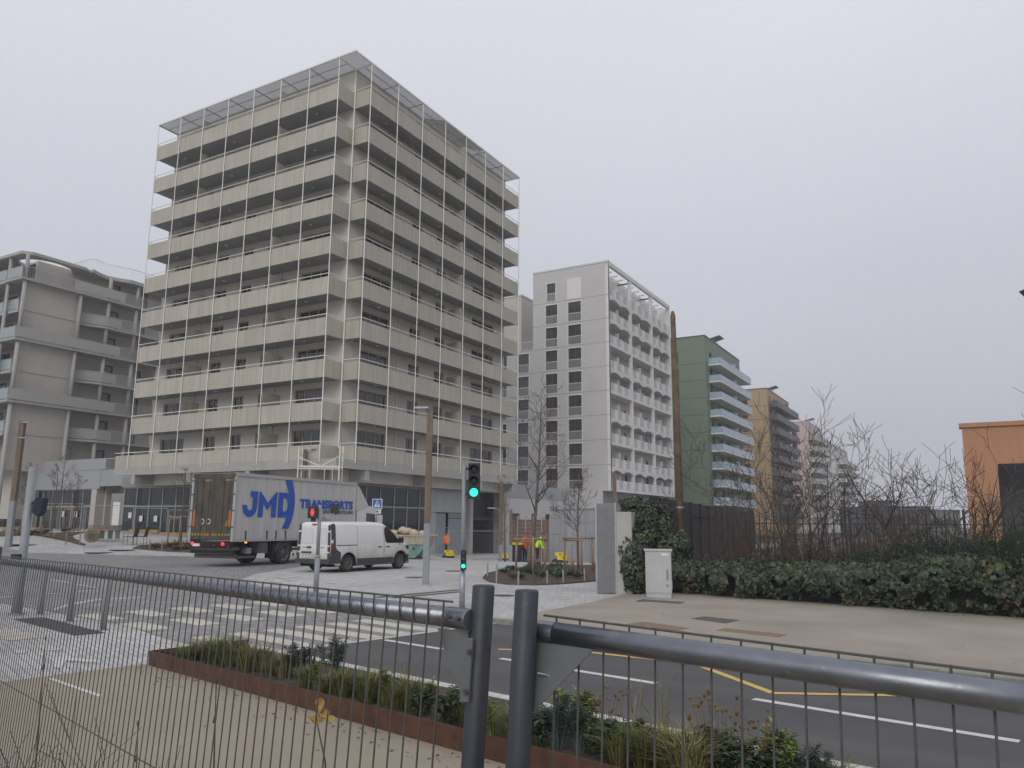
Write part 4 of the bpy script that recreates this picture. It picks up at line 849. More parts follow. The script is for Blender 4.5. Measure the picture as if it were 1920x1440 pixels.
part('bracket', MB().box(.05, .18, -.03, .03, 2.28, 2.33), m_black, T, local=True); part('push_box', MB().box(-.14, .02, -.18, -.08, 1.10, 1.24), m_black, T, local=True)
# crossing sign
q = D(708, 945, 44); T = thing('crossing_sign', 'blue square pedestrian crossing sign with a speed hump plate below', 'sign', (q.x, q.y, gz(q.x, q.y)), C30)
zc = q.z - gz(q.x, q.y); part('post', MB().tube([(0.02, 0, 0), (0.02, 0, zc + .25)], .035, 8), m_galv, T, True, True)
part('plate', MB().box(-.29, .27, -.07, -.045, zc - .28, zc + .28), m_swhite, T, local=True); part('blue_panel', MB().box(-.25, .23, -.076, -.071, zc - .24, zc + .24), m_sblue, T, local=True)
part('white_triangle', MB().poly((-.2, -.08, zc - .17), (.18, -.08, zc - .17), (-.01, -.08, zc + .19)), m_swhite, T, local=True)
mb = MB(); mb.poly((-.03, -.083, zc - .02), (.02, -.083, zc - .02), (.02, -.083, zc + .06), (-.03, -.083, zc + .06)); mb.tube([(-.005, -.082, zc + .09), (-.005, -.0835, zc + .09)], .028, 8)
for a, b in (((-.01, -.02), (-.07, -.14)), ((.0, -.02), (.06, -.14)), ((-.03, .04), (-.07, -.03)), ((.02, .04), (.06, -.02))): mb.poly((a[0] - .012, -.083, zc + a[1]), (a[0] + .014, -.083, zc + a[1]), (b[0] + .014, -.083, zc + b[1]), (b[0] - .012, -.083, zc + b[1]))
part('walking_figure', mb, m_text, T, local=True)
pl_ = part('hump_plate', MB().box(-.24, .22, -.07, -.045, zc - .53, zc - .31), m_swhite, T, local=True)
mb = MB(); mb.extr([(-.12, -.075, zc - .46), (-.06, -.075, zc - .40), (.0, -.075, zc - .36), (.06, -.075, zc - .40), (.12, -.075, zc - .46)], (0, .003, 0)); part('hump_symbol', mb, m_text, pl_, local=True)
# steel bollards beside the rubber mat
for k, (x, y) in enumerate(((75, 1153), (130, 1166), (193, 1182))):
    p = G(x, y); T = thing('bollard', ('grey steel bollard beside the rubber mat, at the end by the signal pole', 'grey steel bollard beside the rubber mat, the middle one of three', 'grey steel bollard beside the rubber mat, at the end by the cream crossing squares')[k], 'bollard', p, 0, 'bollards beside the rubber mat')
    part('shaft', MB().tube([(0, 0, 0), (0, 0, 1.02), (0, 0, 1.06)], [.058, .055, .03], 12), m_greypaint, T, True, True); part('flange', MB().tube([(0, 0, 0), (0, 0, .02)], .085, 12), m_galv, T, local=True)
# street cabinet
p = G(1238, 1121, .1); T = thing('utility_cabinet', 'pale grey utility cabinet standing against the ivy hedge', 'cabinet', p, RAD(19))
part('body', MB().box(-.36, .30, 0, .34, .10, 1.17), m_cab := MAT('cabinet_grey', (0.47, 0.48, 0.48), 0.55, 0.06, 3, streak=0.1), T, local=True); part('plinth', MB().box(-.34, .28, .01, .33, 0, .10), m_cab, T, local=True)
part('lid', MB().box(-.39, .33, -.03, .37, 1.17, 1.22), m_cab, T, local=True); d_ = part('door', MB().box(-.345, .285, -.012, -.001, .13, 1.15), m_cab, T, local=True)
part('handle', MB().box(.17, .22, -.03, -.013, .45, .72), MAT('handle_grey', (0.25, 0.25, 0.25), .5), d_, local=True); part('label_plate', MB().box(.06, .23, -.016, -.0125, 1.06, 1.12), m_swhite, d_, local=True)
part('lock', MB().box(.16, .22, -.02, -.013, .28, .34), m_concd, d_, local=True); part('side_vent', MB().box(.301, .315, .05, .3, .22, .42), m_cab, T, local=True)

# ------------------------------------------------------------------ site fences
def site_panel(a, b, h, label, group, block=True):
    a, b = Vector(a), Vector(b); d = (b - a); d.z = 0; ln = d.length; d.normalize(); n = Vector((-d.y, d.x, 0)); zb = min(a.z, b.z) + .12
    T = thing('site_fence_panel', label, 'fence', ((a.x + b.x) / 2, (a.y + b.y) / 2, min(a.z, b.z)), 0, group)
    mb = MB(); P0 = Vector((a.x, a.y, zb)) + d * .04; P1 = Vector((b.x, b.y, zb)) - d * .04; U = Vector((0, 0, h - .12))
    mb.tube([P0 - Vector((0, 0, .1)), P0 + U], .021, 6); mb.tube([P1 - Vector((0, 0, .1)), P1 + U], .021, 6); mb.tube([P0 + U, P1 + U], .021, 6); mb.tube([P0, P1], .021, 6); part('frame', mb, m_galv, T)
    mb = MB(); k = 1; 
    while k * .15 < ln - .1: p = P0 + d * (k * .15); mb.tube([p, p + U], .003, 3, False); k += 1
    for z in (.25, .55, .85, 1.15, 1.45, 1.7): mb.tube([P0 + Vector((0, 0, z)), P1 + Vector((0, 0, z))], .003, 3, False)
    part('wire_mesh', mb, m_galv, T); return T
fpts = [G(820, 1044), G(840, 1046), G(945, 1050.5), G(1050, 1055), G(1116, 1058)]
labs = ['narrow wire site fence panel next to the skip', 'wire site fence panel standing before the garage opening', 'wire site fence panel behind the staked tree with the wider crown', 'wire site fence panel in front of the grey hoarding']
for k in range(4): site_panel(fpts[k], fpts[k + 1], 2.05, labs[k], 'wire site fence panels by the garage')
for k, p in enumerate(fpts[1:4]):
    T = thing('fence_block', ('yellow fence foot block at the feet of the orange worker', 'yellow fence foot block in front of the garage pier', 'yellow fence foot block in front of the grey hoarding')[k], 'fence block', p, RAD(10), 'yellow fence blocks')
    part('rubber_foot', MB().box(-.38, .38, -.2, .2, 0, .13).box(-.30, .05, -.16, .16, .13, .19), m_black, T, local=True); part('yellow_weight', MB().box(-.1, .42, -.17, .17, .14, .36).box(-.22, .36, -.15, .15, .36, .52), m_blk_y, T, local=True)
    part('slot', MB().box(.0, .14, -.176, -.171, .42, .46).box(.1, .3, -.176, -.171, .28, .31), m_black, T, local=True)
lf = []
for x in (60, 110, 158, 252, 316, 362): q = D(x, 954, 57); lf.append(Vector((q.x, q.y, gz(q.x, q.y))))
for k in range(5): site_panel(lf[k], lf[k + 1], 1.95, 'wire site fence panel in front of the dark shopfront of the podium and tower', 'wire site fence panels along the shopfront')
# brown timber hoarding and grey steel hoarding
a, b = D(957, 1000, 52), D(1032, 1000, 50); T = thing('timber_hoarding', 'reddish brown board hoarding with pale posts behind the staked trees', 'hoarding', ((a.x + b.x) / 2, (a.y + b.y) / 2, -.6))
m_hb = MAT('brown_boards', (0.19, 0.125, 0.10), 0.85, 0.15, 2, streak=0.2); d = (b - a); d.z = 0; ln = d.length; d.normalize(); n = Vector((-d.y, d.x, 0))
for r_ in range(11): part('board', MB().obox((a + b) / 2 * 1.0 + Vector((0, 0, -((a + b) / 2).z + -.42 + .25 * r_)), d * ln / 2, n * .02, Vector((0, 0, .118))), m_hb, T)
for k in range(6): p = a + d * (ln * k / 5); part('post', MB().obox((p.x - n.x * .05, p.y - n.y * .05, .95), d * .03, n * .03, Vector((0, 0, 1.5))), m_alu, T)
a, b = D(1031, 1000, 47), D(1122, 1000, 42); T = thing('steel_hoarding', 'pale grey corrugated steel hoarding behind the second staked tree', 'hoarding', ((a.x + b.x) / 2, (a.y + b.y) / 2, 0))
m_st = MAT('grey_steel_sheet', (0.36, 0.375, 0.40), 0.5, 0.1, 2, streak=0.3, metal=0.2, stain=((0.5, 0.5, 0.5), 2.5, 0.62, 0.5)); d = (b - a); d.z = 0; ln = d.length; d.normalize(); n = Vector((-d.y, d.x, 0)); nn = 6
for k in range(nn):
    mb = MB(); w_ = ln / nn; s0 = a + d * (w_ * k); prof = []
    for j in range(13): prof.append(s0 + d * (w_ * (j + .1) / 12.2) + n * (.025 if j % 2 else -.025))
    for p, q in zip(prof, prof[1:]): mb.poly((p.x, p.y, -.5), (q.x, q.y, -.5), (q.x, q.y, 2.72), (p.x, p.y, 2.72)); mb.poly((p.x + n.x * .01, p.y + n.y * .01, 2.72), (q.x + n.x * .01, q.y + n.y * .01, 2.72), (q.x + n.x * .01, q.y + n.y * .01, -.5), (p.x + n.x * .01, p.y + n.y * .01, -.5))
    part('sheet', mb, m_st, T)
part('top_rail', MB().obox(((a + b) / 2).xy.to_3d() + Vector((0, 0, 2.75)), d * ln / 2, n * .03, Vector((0, 0, .03))), m_galv, T)
# wheelie bin and skip
q = G(967, 1040); q = D(967, 1012, 46); zb_ = gz(q.x, q.y); T = thing('waste_bin', 'dark bin with a yellow lid beside the workers behind the wire fence', 'bin', (q.x, q.y, zb_), C30)
part('body', MB().box(-.36, .36, -.4, .4, .12, 1.0), m_navy, T, local=True); part('lid', MB().box(-.39, .39, -.43, .43, 1.0, 1.1), m_blk_y, T, local=True)
for s in (-.28, .28): part('wheel', MB().tube([(s - .03, .3, .1), (s + .03, .3, .1)], .1, 10), m_tyre, T, local=True)
part('foot', MB().box(-.3, .3, -.36, -.3, 0, .12), m_navy, T, local=True)
p = G(748, 1047); T = thing('skip', 'pale green and cream builders skip heaped with rubble bags behind the van', 'skip', (p.x, p.y, gz(p.x, p.y)), RAD(24))
m_sk1 = MAT('skip_green', (0.20, 0.36, 0.33), 0.7, 0.12, 3, streak=0.35, stain=((0.45, 0.44, 0.40), 2.5, 0.58, 0.7)); m_sk2 = MAT('skip_cream', (0.45, 0.40, 0.30), 0.7, 0.12, 3, streak=0.25, stain=((0.2, 0.17, 0.13), 3, 0.6, 0.6))
part('hull', MB().extr([(-1.1, -.8, .08), (1.1, -.8, .08), (1.75, -.8, .8), (-1.75, -.8, .8)], (0, 1.6, 0)), m_sk1, T, local=True); part('upper_side', MB().extr([(-1.75, -.86, .8), (1.75, -.86, .8), (1.95, -.86, 1.28), (-1.95, -.86, 1.28)], (0, 1.72, 0)), m_sk2, T, local=True)
part('rim', MB().box(-2.0, 2.0, -.92, -.86, 1.24, 1.32).box(-2.0, 2.0, .86, .92, 1.24, 1.32), m_sk2, T, local=True)
for x in (-1.3, -.1, 1.2): part('rib', MB().box(x - .04, x + .04, -.91, -.861, .8, 1.24), m_sk2, T, local=True)
for x in (-1.0, 1.0): part('skid', MB().box(x - .3, x + .3, -.7, .7, 0, .08), m_iron, T, local=True); 
for x in (-1.0, 1.0): part('lifting_lug', MB().tube([(x, -.95, .6), (x, -.8, .6)], .06, 8), m_iron, T, local=True)
m_bag = MAT('dusty_sack', (0.50, 0.44, 0.35), 0.9, 0.15, 6, 0.4, 20); m_bagr = MAT('reddish_rubble', (0.36, 0.17, 0.12), 0.9, 0.15, 6, 0.4, 20)
def lump(mb, c, r, seed, n=8, m=5):
    i0 = len(mb.v)
    for j in range(m + 1):
        for k in range(n):
            th = math.pi * j / m; ph = 2 * math.pi * k / n; v = Vector((math.sin(th) * math.cos(ph), math.sin(th) * math.sin(ph), math.cos(th)))
            s = 1 + .35 * noise.noise(v * 1.7 + Vector((seed, seed * 2.1, 0))); mb.v.append((c[0] + v.x * r[0] * s, c[1] + v.y * r[1] * s, c[2] + v.z * r[2] * s))
    for j in range(m):
        for k in range(n): a = i0 + j * n + k; b = i0 + j * n + (k + 1) % n; mb.f.append((a, a + n, b + n, b))
    return mb
mr_ = T.location; rot = Matrix.Rotation(RAD(24), 3, 'Z'); 
for k, (x, y, z, r) in enumerate(((-1.3, -.3, 1.38, .3), (-.8, -.2, 1.48, .34), (-.35, -.1, 1.40, .3), (.15, .05, 1.56, .3), (.42, -.3, 1.5, .28), (.85, -.2, 1.42, .32), (1.3, .1, 1.38, .3), (-1.0, .4, 1.4, .35), (.3, .5, 1.45, .4))):
    w_ = rot @ Vector((x, y, z)) + Vector(mr_)
    solo('rubble_sack', lump(MB(), w_, (r, r * .9, r * .65), k * 3.1), m_bagr if k == 0 else m_bag, 'reddish rubble lump at the end of the skip' if k == 0 else 'dusty cream sack of rubble heaped in the skip', 'sack', None if k == 0 else 'sacks heaped in the skip', True, origin=w_)
# scaffold tower by the building corner
q = D(600, 905, 45.0); T = thing('scaffold_tower', 'light aluminium scaffold tower standing at the beige tower corner behind the truck', 'scaffold', (q.x, q.y, gz(q.x, q.y)), C30)
b0 = gz(q.x, q.y); H_ = 6.15 - b0; mb = MB()
for x in (-1.2, 1.15):
    for y in (-.4, .4): part('standard', MB().tube([(x, y, .15), (x, y, H_ + (.15 if x > 0 else 0))], .034, 6), m_pole, T, local=True)
    for k in range(14):
        z = .45 + .44 * k
        if z < H_: part('rung', MB().tube([(x, -.4, z), (x, .4, z)], .02, 5), m_alu, T, local=True)
for z in (2.1, 3.95, 4.15, 4.85, 5.0):
    for y in (-.4, .4): part('ledger', MB().tube([(-1.2, y, z), (1.15, y, z)], .028, 5), m_pole, T, local=True)
for (x0, z0, x1, z1) in ((-1.2, 5.5, .1, 5.0), (.1, 5.0, 1.15, 5.6), (-1.2, 2.2, 1.15, 3.9)): part('brace', MB().tube([(x0, -.42, z0), (x1, -.42, z1)], .026, 5), m_pole, T, local=True)
part('platform', MB().box(-1.2, 1.15, -.38, .38, 4.86, 4.92), m_stake, T, local=True)
for x in (-.55, .3, .75): part('toe_board', MB().box(x, x + .05, -.42, -.38, 4.17, 4.83), m_alu, T, local=True)
for x in (-1.2, 1.15):
    for y in (-.4, .4): part('caster', MB().tube([(x - .03, y, .09), (x + .03, y, .09)], .09, 10), m_tyre, T, local=True)
# folding chairs, cable drum, pallets and boards at the shopfront
def chair(px, py, label, rz):
    p = G(px, py); T = thing('chair', label, 'chair', p, rz, 'dark metal chairs on the square')
    part('seat', MB().box(-.3, .3, -.28, .28, .46, .50), m_iron, T, local=True); part('backrest', MB().extr([(.28, -.28, .5), (.40, -.28, 1.05), (.42, -.28, 1.05), (.30, -.28, .5)], (0, .56, 0)), m_iron, T, local=True)
    for x in (-.28, .28):
        for y in (-.26, .26): part('leg', MB().tube([(x, y, 0), (x, y, .46)], .016, 5), m_iron, T, local=True)
    part('armrest', MB().tube([(-.28, -.27, .46), (-.28, -.27, .72), (.33, -.27, .72)], .014, 5), m_iron, T, local=True); part('armrest', MB().tube([(-.28, .27, .46), (-.28, .27, .72), (.33, .27, .72)], .014, 5), m_iron, T, local=True)
chair(243, 1022, 'dark metal chair with armrests, the end one away from the planting bed', C30); chair(262, 1021.5, 'dark metal chair next to the planting bed, in front of the shop glass', C30 + .1)
p = G(172, 1011.5); T = thing('cable_drum', 'wooden cable drum standing on edge beside the planting bed', 'cable drum', p, RAD(50)); T.scale = (.72,) * 3
for y in (-.28, .28):
    mb = MB(); mb.tube([(0, y - .03, .52), (0, y + .03, .52)], .52, 20); part('flange', mb, m_wood, T, local=True)
part('hub', MB().tube([(0, -.25, .52), (0, .25, .52)], .3, 16), m_iron, T, local=True); part('hub_disc', MB().tube([(0, -.325, .52), (0, -.315, .52)], .26, 16), m_iron, T, local=True)
p = G(196, 1007); T = thing('pallet_stack', 'stack of thin timber planks on trestles beside the cable drum', 'planks', p, C30)
for z in range(4): part('plank', MB().box(-.9, .9, -.35 + .04 * z, .35, .48 + .09 * z, .54 + .09 * z), m_wood, T, local=True)
for x in (-.7, -.2, .3, .75): part('leg', MB().box(x - .03, x + .03, -.3, .3, 0, .48), m_alu, T, local=True)
m_board = MAT('orange_board', (0.42, 0.26, 0.09), .8, .2, 3)
for k, (x0, x1) in enumerate(((-86, -79.6), (-79.3, -74.2), (-73.9, -69), (-62.5, -59.3), (-57.0, -53.5), (-53.2, -49.8))):
    y = 38.9; z = gz(x0, y); solo('base_board', MB().box(x0, x1, y, y + .12, z - .1, z + .13), m_board, 'low orange-yellow board along the foot of the shopfronts', 'board', 'orange boards along the shopfronts', origin=((x0 + x1) / 2, y, z))
# street lamp whose head reaches in from the right
q = D(1932, 556, 22); T = thing('street_lamp', 'dark grey street lamp head on a tall mast at the far pavement', 'street lamp', (q.x + 3.2, q.y + 1.6, 0.1), C30)
h_ = q.z - .1; part('mast', MB().tube([(0, 0, 0), (0, 0, h_)], [.1, .06], 10), m_greypaint, T, True, True); part('arm', MB().tube([(0, 0, h_ - .3), (-1.2, 0, h_ + .05), (-3.2, 0, h_ + .02)], .04, 8), m_greypaint, T, True, True)
part('lamp_head', MB().extr([(-3.95, -.14, h_ + .12), (-3.8, -.14, h_ - .04), (-3.0, -.14, h_ - .02), (-3.0, -.14, h_ + .1), (-3.6, -.14, h_ + .2)], (0, .28, 0)), m_slate, T, local=True)
# ------------------------------------------------------------------ vehicles (local x forward, y left, z up)
def text_mb(s, size, bold=0.0, spacing=1.0):
    cu = bpy.data.curves.new('t', 'FONT'); cu.body = s; cu.size = size; cu.offset = bold; cu.space_character = spacing; cu.resolution_u = 3
    ob = bpy.data.objects.new('t', cu); me = bpy.data.meshes.new_from_object(ob)
    mb = MB(); mb.v = [tuple(v.co) for v in me.vertices]; mb.f = [tuple(p.vertices) for p in me.polygons]
    bpy.data.objects.remove(ob); bpy.data.curves.remove(cu); bpy.data.meshes.remove(me); return mb
def lathe_y(mb, c, prof, n=24):                    # profile of (offset along y, radius)
    i0 = len(mb.v); m = len(prof)
    for k in range(n):
        a = 2 * math.pi * k / n
        for o, r in prof: mb.v.append((c[0] + r * math.cos(a), c[1] + o, c[2] + r * math.sin(a)))
    for k in range(n):
        for j in range(m - 1): a = i0 + k * m + j; b = i0 + ((k + 1) % n) * m + j; mb.f.append((a, a + 1, b + 1, b))
    return mb
def wheel(T, x, y, r, w, side, rim=.6, mat=None):
    wh = part('wheel', lathe_y(MB(), (x, y, r), [(-w / 2 * side, 0.01), (-w / 2 * side, r * .6), (-w / 2 * side, r * .94), (-w * .32 * side, r), (w * .32 * side, r), (w / 2 * side, r * .94), (w / 2 * side, r * .66)]), m_tyre, T, True, True)
    mm_ = mat or m_rim
    part('rim', lathe_y(MB(), (x, y, r), [(w / 2 * side, r * .665), (w * .42 * side, r * .6), (w * .30 * side, r * .5), (w * .40 * side, r * .28), (w * .46 * side, r * .15), (w * .46 * side, 0.005)], 20), mm_, wh, True, True)
    mb = MB()
    for k in range(6): a = math.pi / 3 * k; mb.tube([(x + r * .42 * math.cos(a), y + w * .3 * side, r + r * .42 * math.sin(a)), (x + r * .42 * math.cos(a), y + w * .38 * side, r + r * .42 * math.sin(a))], r * .07, 8)
    part('wheel_slot', mb, m_dark, wh, local=True)
m_rim = MAT('steel_wheel', (0.10, 0.10, 0.105), 0.5, 0.15, 6, metal=0.4)
m_vgrey = MAT('van_grey_plastic', (0.045, 0.047, 0.052), 0.6, 0.1, 4)
m_seam = MAT('panel_seam', (0.12, 0.12, 0.12), 0.8)
m_vglass = MAT('van_glass', (0.02, 0.025, 0.028), 0.05, 0.1, 2, spec=0.8)
VL = Vector((-22.43, 23.336, 0)); T = thing('van', 'white panel van with grimy lower sides on the light paving in front of the truck', 'van', VL, RAD(90 - 2.9))
def interp(tab, x):
    if x <= tab[0][0]: return tab[0][1]
    for (a, b), (c, d) in zip(tab, tab[1:]):
        if x <= c: return b + (d - b) * (x - a) / (c - a)
    return tab[-1][1]
ZR = [(0, 1.86), (.03, 1.90), (.12, 1.95), (.6, 1.97), (2.4, 1.97), (2.85, 1.95), (3.1, 1.90), (3.35, 1.76), (4.05, 1.25), (4.25, 1.16), (4.7, 1.02), (4.88, .92), (4.96, .78), (5.0, .6)]
WD = [(0, .93), (.15, .965), (.5, .975), (3.9, .975), (4.4, .95), (4.75, .86), (4.92, .74), (5.0, .6)]
def wf(z): return interp([(0, .985), (.35, 1.0), (1.1, 1.0), (1.3, .985), (1.75, .93), (2.0, .90)], z)
def zbot(x):
    b = .26 if .2 < x < 4.8 else .34
    for c in (.95, 4.05):
        if abs(x - c) < .43: b = max(b, .34 + math.sqrt(max(0, .43 ** 2 - (x - c) ** 2)))
    return b
def side_y(x, z): return interp(WD, x) * wf(z)
xs = sorted({round(.05 * k, 3) for k in range(101)} | {.02, 4.97, .52, 1.38, 3.62, 4.48})
FR = [0, .15, .32, .5, .66, .8, .9, .955, .985, 1.0, 1.0]; YF = [1, 1, 1, 1, 1, 1, .985, .95, .88, .72, .0]
body = MB(); m_ = len(FR) * 2 - 1
for x in xs:
    zb, zr = zbot(x), interp(ZR, x)
    ring = [(side_y(x, zb + (zr - zb) * f) * y, zb + (zr - zb) * f) for f, y in zip(FR, YF)]
    for y, z in ring: body.v.append((x, -y, z))
    for y, z in reversed(ring[:-1]): body.v.append((x, y, z))
for k in range(len(xs) - 1):
    for j in range(m_ - 1): a = k * m_ + j; body.f.append((a, a + m_, a + m_ + 1, a + 1))
body.f.append(tuple(range(m_))); body.f.append(tuple((len(xs) - 1) * m_ + j for j in range(m_ - 1, -1, -1)))
part('body', body, m_vwhite, T, True, True)
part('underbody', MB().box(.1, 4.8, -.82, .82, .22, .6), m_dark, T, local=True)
def patch(rows, side=-1, off=.006, n=6):            # panel lying on the van's side: rows of (z, x0, x1)
    mb = MB(); R_ = []
    zs = []
    for (z0, a0, b0), (z1, a1, b1) in zip(rows, rows[1:]):
        for k in range(4): t = k / 4; zs.append((z0 + (z1 - z0) * t, a0 + (a1 - a0) * t, b0 + (b1 - b0) * t))
    zs.append(rows[-1])
    for z, a, b in zs: R_.append([(a + (b - a) * k / n, side * (side_y(a + (b - a) * k / n, z) + off), z) for k in range(n + 1)])
    for p, q in zip(R_, R_[1:]):
        for k in range(n): mb.poly(*( (p[k], p[k + 1], q[k + 1], q[k]) if side < 0 else (p[k + 1], p[k], q[k], q[k + 1])))
    return mb
for sd_ in (-1, 1):
    part('side_window', patch([(1.10, 3.16, 3.94), (1.18, 3.08, 3.95), (1.45, 3.03, 3.66), (1.64, 3.03, 3.40), (1.76, 3.08, 3.20)], sd_), m_vglass, T, local=True)
    part('sill_cladding', patch([(.27, 1.42, 3.6), (.52, 1.42, 3.6)], sd_), m_vgrey, T, local=True)
    part('quarter_panel', patch([(.36, .0, .52), (.78, .0, .5), (.88, .0, .3), (1.0, .0, .22), (1.8, .02, .22), (1.88, .04, .18)], sd_, .008), m_vgrey, T, local=True)
    for x in (1.42, 2.98, 3.02): part('door_seam', patch([(.55, x - .006, x + .006), (1.82, x - .006, x + .006)], sd_, .005, 1), m_seam, T, local=True)
    part('slide_rail', patch([(1.03, .26, 1.4), (1.06, .26, 1.4)], sd_, .007, 2), m_vgrey, T, local=True)
    for a, b in ((.34, 1.38), (1.48, 2.9)):
        part('panel_crease', patch([(1.16, a, b), (1.175, a, b)], sd_, .006, 2), m_twhite, T, local=True); part('panel_crease', patch([(1.79, a, b), (1.80, a, b)], sd_, .006, 2), m_twhite, T, local=True)
    for x in (2.62, 3.12): part('door_handle', patch([(.93, x, x + .22), (.97, x, x + .22)], sd_, .025, 1), m_black, T, local=True)
    part('mirror', MB().box(3.86, 4.02, (.985 if sd_ > 0 else -1.16), (1.16 if sd_ > 0 else -.985), 1.10, 1.32), m_black, T, local=True)
    lm = part('tail_lamp', patch([(.92, .01, .10), (1.12, .01, .10)], sd_, .016, 1), m_red, T, local=True); part('reverse_lens', patch([(1.14, .01, .09), (1.26, .01, .09)], sd_, .016, 1), m_swhite, T, local=True)
    part('headlamp', patch([(.82, 4.5, 4.75), (.98, 4.35, 4.66)], sd_, .008, 2), m_vglass, T, local=True)
    part('front_bumper', patch([(.30, 4.5, 4.95), (.60, 4.52, 4.97)], sd_, .01, 3), m_vgrey, T, local=True)
    for x in (.95, 4.05):
        wheel(T, x, sd_ * .84, .335, .215, sd_)
        mb = MB(); n = 14; pts = [(x + .45 * math.cos(math.pi * k / n), .34 + .45 * math.sin(math.pi * k / n)) for k in range(n + 1)]; pin = [(x + .425 * math.cos(math.pi * k / n), .34 + .425 * math.sin(math.pi * k / n)) for k in range(n + 1)]
        for k in range(n): mb.poly((pts[k][0], sd_ * (.982), pts[k][1]), (pts[k + 1][0], sd_ * .982, pts[k + 1][1]), (pin[k + 1][0], sd_ * .9, pin[k + 1][1]), (pin[k][0], sd_ * .9, pin[k][1]))
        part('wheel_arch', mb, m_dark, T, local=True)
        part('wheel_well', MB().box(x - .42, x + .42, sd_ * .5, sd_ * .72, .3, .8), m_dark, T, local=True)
part('windscreen', MB().poly((3.30, -.64, 1.81), (4.06, -.70, 1.262), (4.06, .70, 1.262), (3.30, .64, 1.81)), m_vglass, T, local=True)
# rear: doors, lamp, plate, bumper
for ya, yb in ((-.76, -.008), (.008, .76)):
    d_ = part('rear_door', MB().extr([(-.03, ya, .52), (-.03, yb, .52), (-.005, yb * .93, 1.80), (-.005, ya * .93, 1.80)], (.04, 0, 0)), m_vwhite, T, local=True)
    part('door_pressing', MB().extr([(-.042, ya + (.05 if ya < 0 else .06), 1.12), (-.042, yb - .06, 1.12), (-.022, (yb - .06) * .95, 1.72), (-.022, (ya + .05) * .95, 1.72)], (.02, 0, 0)), m_twhite, d_, local=True)
    for z in (.78, 1.02, 1.58):
        y = ya if ya < -.5 else yb; s_ = -1 if y < 0 else 1; part('hinge', MB().box(-.035, .05, min(y * .98, y * .98 + s_ * .13), max(y * .98, y * .98 + s_ * .13), z - .03, z + .03), m_vwhite, d_, local=True)
part('door_handle', MB().box(-.07, -.035, .12, .34, .94, 1.0), m_black, T, local=True); part('plate_recess', MB().box(-.06, -.03, .1, .64, .72, .80), m_vgrey, T, local=True)
np_ = part('number_plate', MB().box(-.05, -.034, .12, .62, .60, .71), m_swhite, T, local=True)
part('plate_figures', MB().box(-.055, -.051, .15, .27, .625, .685).box(-.055, -.051, .31, .43, .625, .685).box(-.055, -.051, .47, .59, .625, .685), m_concd, np_, local=True)
part('latch', MB().box(-.06, -.03, -.32, -.2, .66, .86), m_black, T, local=True); part('brake_lamp', MB().box(-.03, .02, -.12, .14, 1.83, 1.88), m_red, T, local=True)
part('rear_bumper', MB().box(-.09, .2, -.95, .95, .34, .51), m_vgrey, T, local=True)
part('corner_trim', MB().extr([(-.012, -.78, .5), (-.012, -.94, .5), (-.004, -.86, 1.85), (-.004, -.74, 1.82)], (.02, 0, 0)), m_vgrey, T, local=True); part('corner_trim', MB().extr([(-.012, .78, .5), (-.012, .94, .5), (-.004, .86, 1.85), (-.004, .74, 1.82)], (.02, 0, 0)), m_vgrey, T, local=True)
part('door_script', MB().box(-.036, -.031, .40, .62, .945, .975).box(-.036, -.031, -.62, -.38, .945, .975), m_concd, T, local=True)

# ------------------------------------------------------------------ curtain-sided lorry
TL = Vector((-28.541, 23.38, 0)); T = thing('truck', 'curtain-sided truck with large blue lettering and grimy rear doors', 'truck', TL, RAD(90 + 6.0))
LB_, TP, BT, HW = 8.88, 4.02, 1.2, 1.25
part('cargo_box', MB().box(.03, LB_, -HW + .02, HW - .02, BT, TP - .04), m_curtain, T, local=True)
part('roof', MB().box(0, LB_ + .02, -HW + .1, HW - .1, TP - .04, TP), m_twhite, T, local=True)
for s in (-1, 1):
    y0, y1 = sorted((s * (HW - .1), s * (HW + .03))); part('roof_rail', MB().box(-.02, LB_ + .05, y0, y1, TP - .13, TP + .012), m_alu, T, local=True)
    y0, y1 = sorted((s * (HW - .1), s * (HW + .02))); part('side_rail', MB().box(0, LB_, y0, y1, BT - .12, BT - .002), m_alu, T, local=True)
    y0, y1 = sorted((s * (HW - .1), s * (HW + .025))); part('corner_post', MB().box(-.03, .08, y0, y1, BT - .1, TP - .14), m_alu, T, local=True)
    part('curtain_hem', MB().box(.1, LB_, min(s * (HW - .019), s * (HW + .004)), max(s * (HW - .019), s * (HW + .004)), BT + .002, BT + .25), m_curtain, T, local=True)
    for x in (.75, 2.1, 2.7, 3.35, 4.7, 5.4, 6.1, 6.8, 7.6): part('curtain_strap', MB().box(x - .03, x + .03, min(s * (HW + .005), s * (HW + .03)), max(s * (HW + .005), s * (HW + .03)), BT - .06, BT + .34), m_black, T, local=True)
    mb = MB()
    for k in range(11): x = .35 + .8 * k; mb.box(x - .012, x + .012, min(s * (HW - .02), s * (HW - .014)), max(s * (HW - .02), s * (HW - .014)), BT + .26, TP - .14)
    part('curtain_fold', mb, m_curtain, T, local=True)
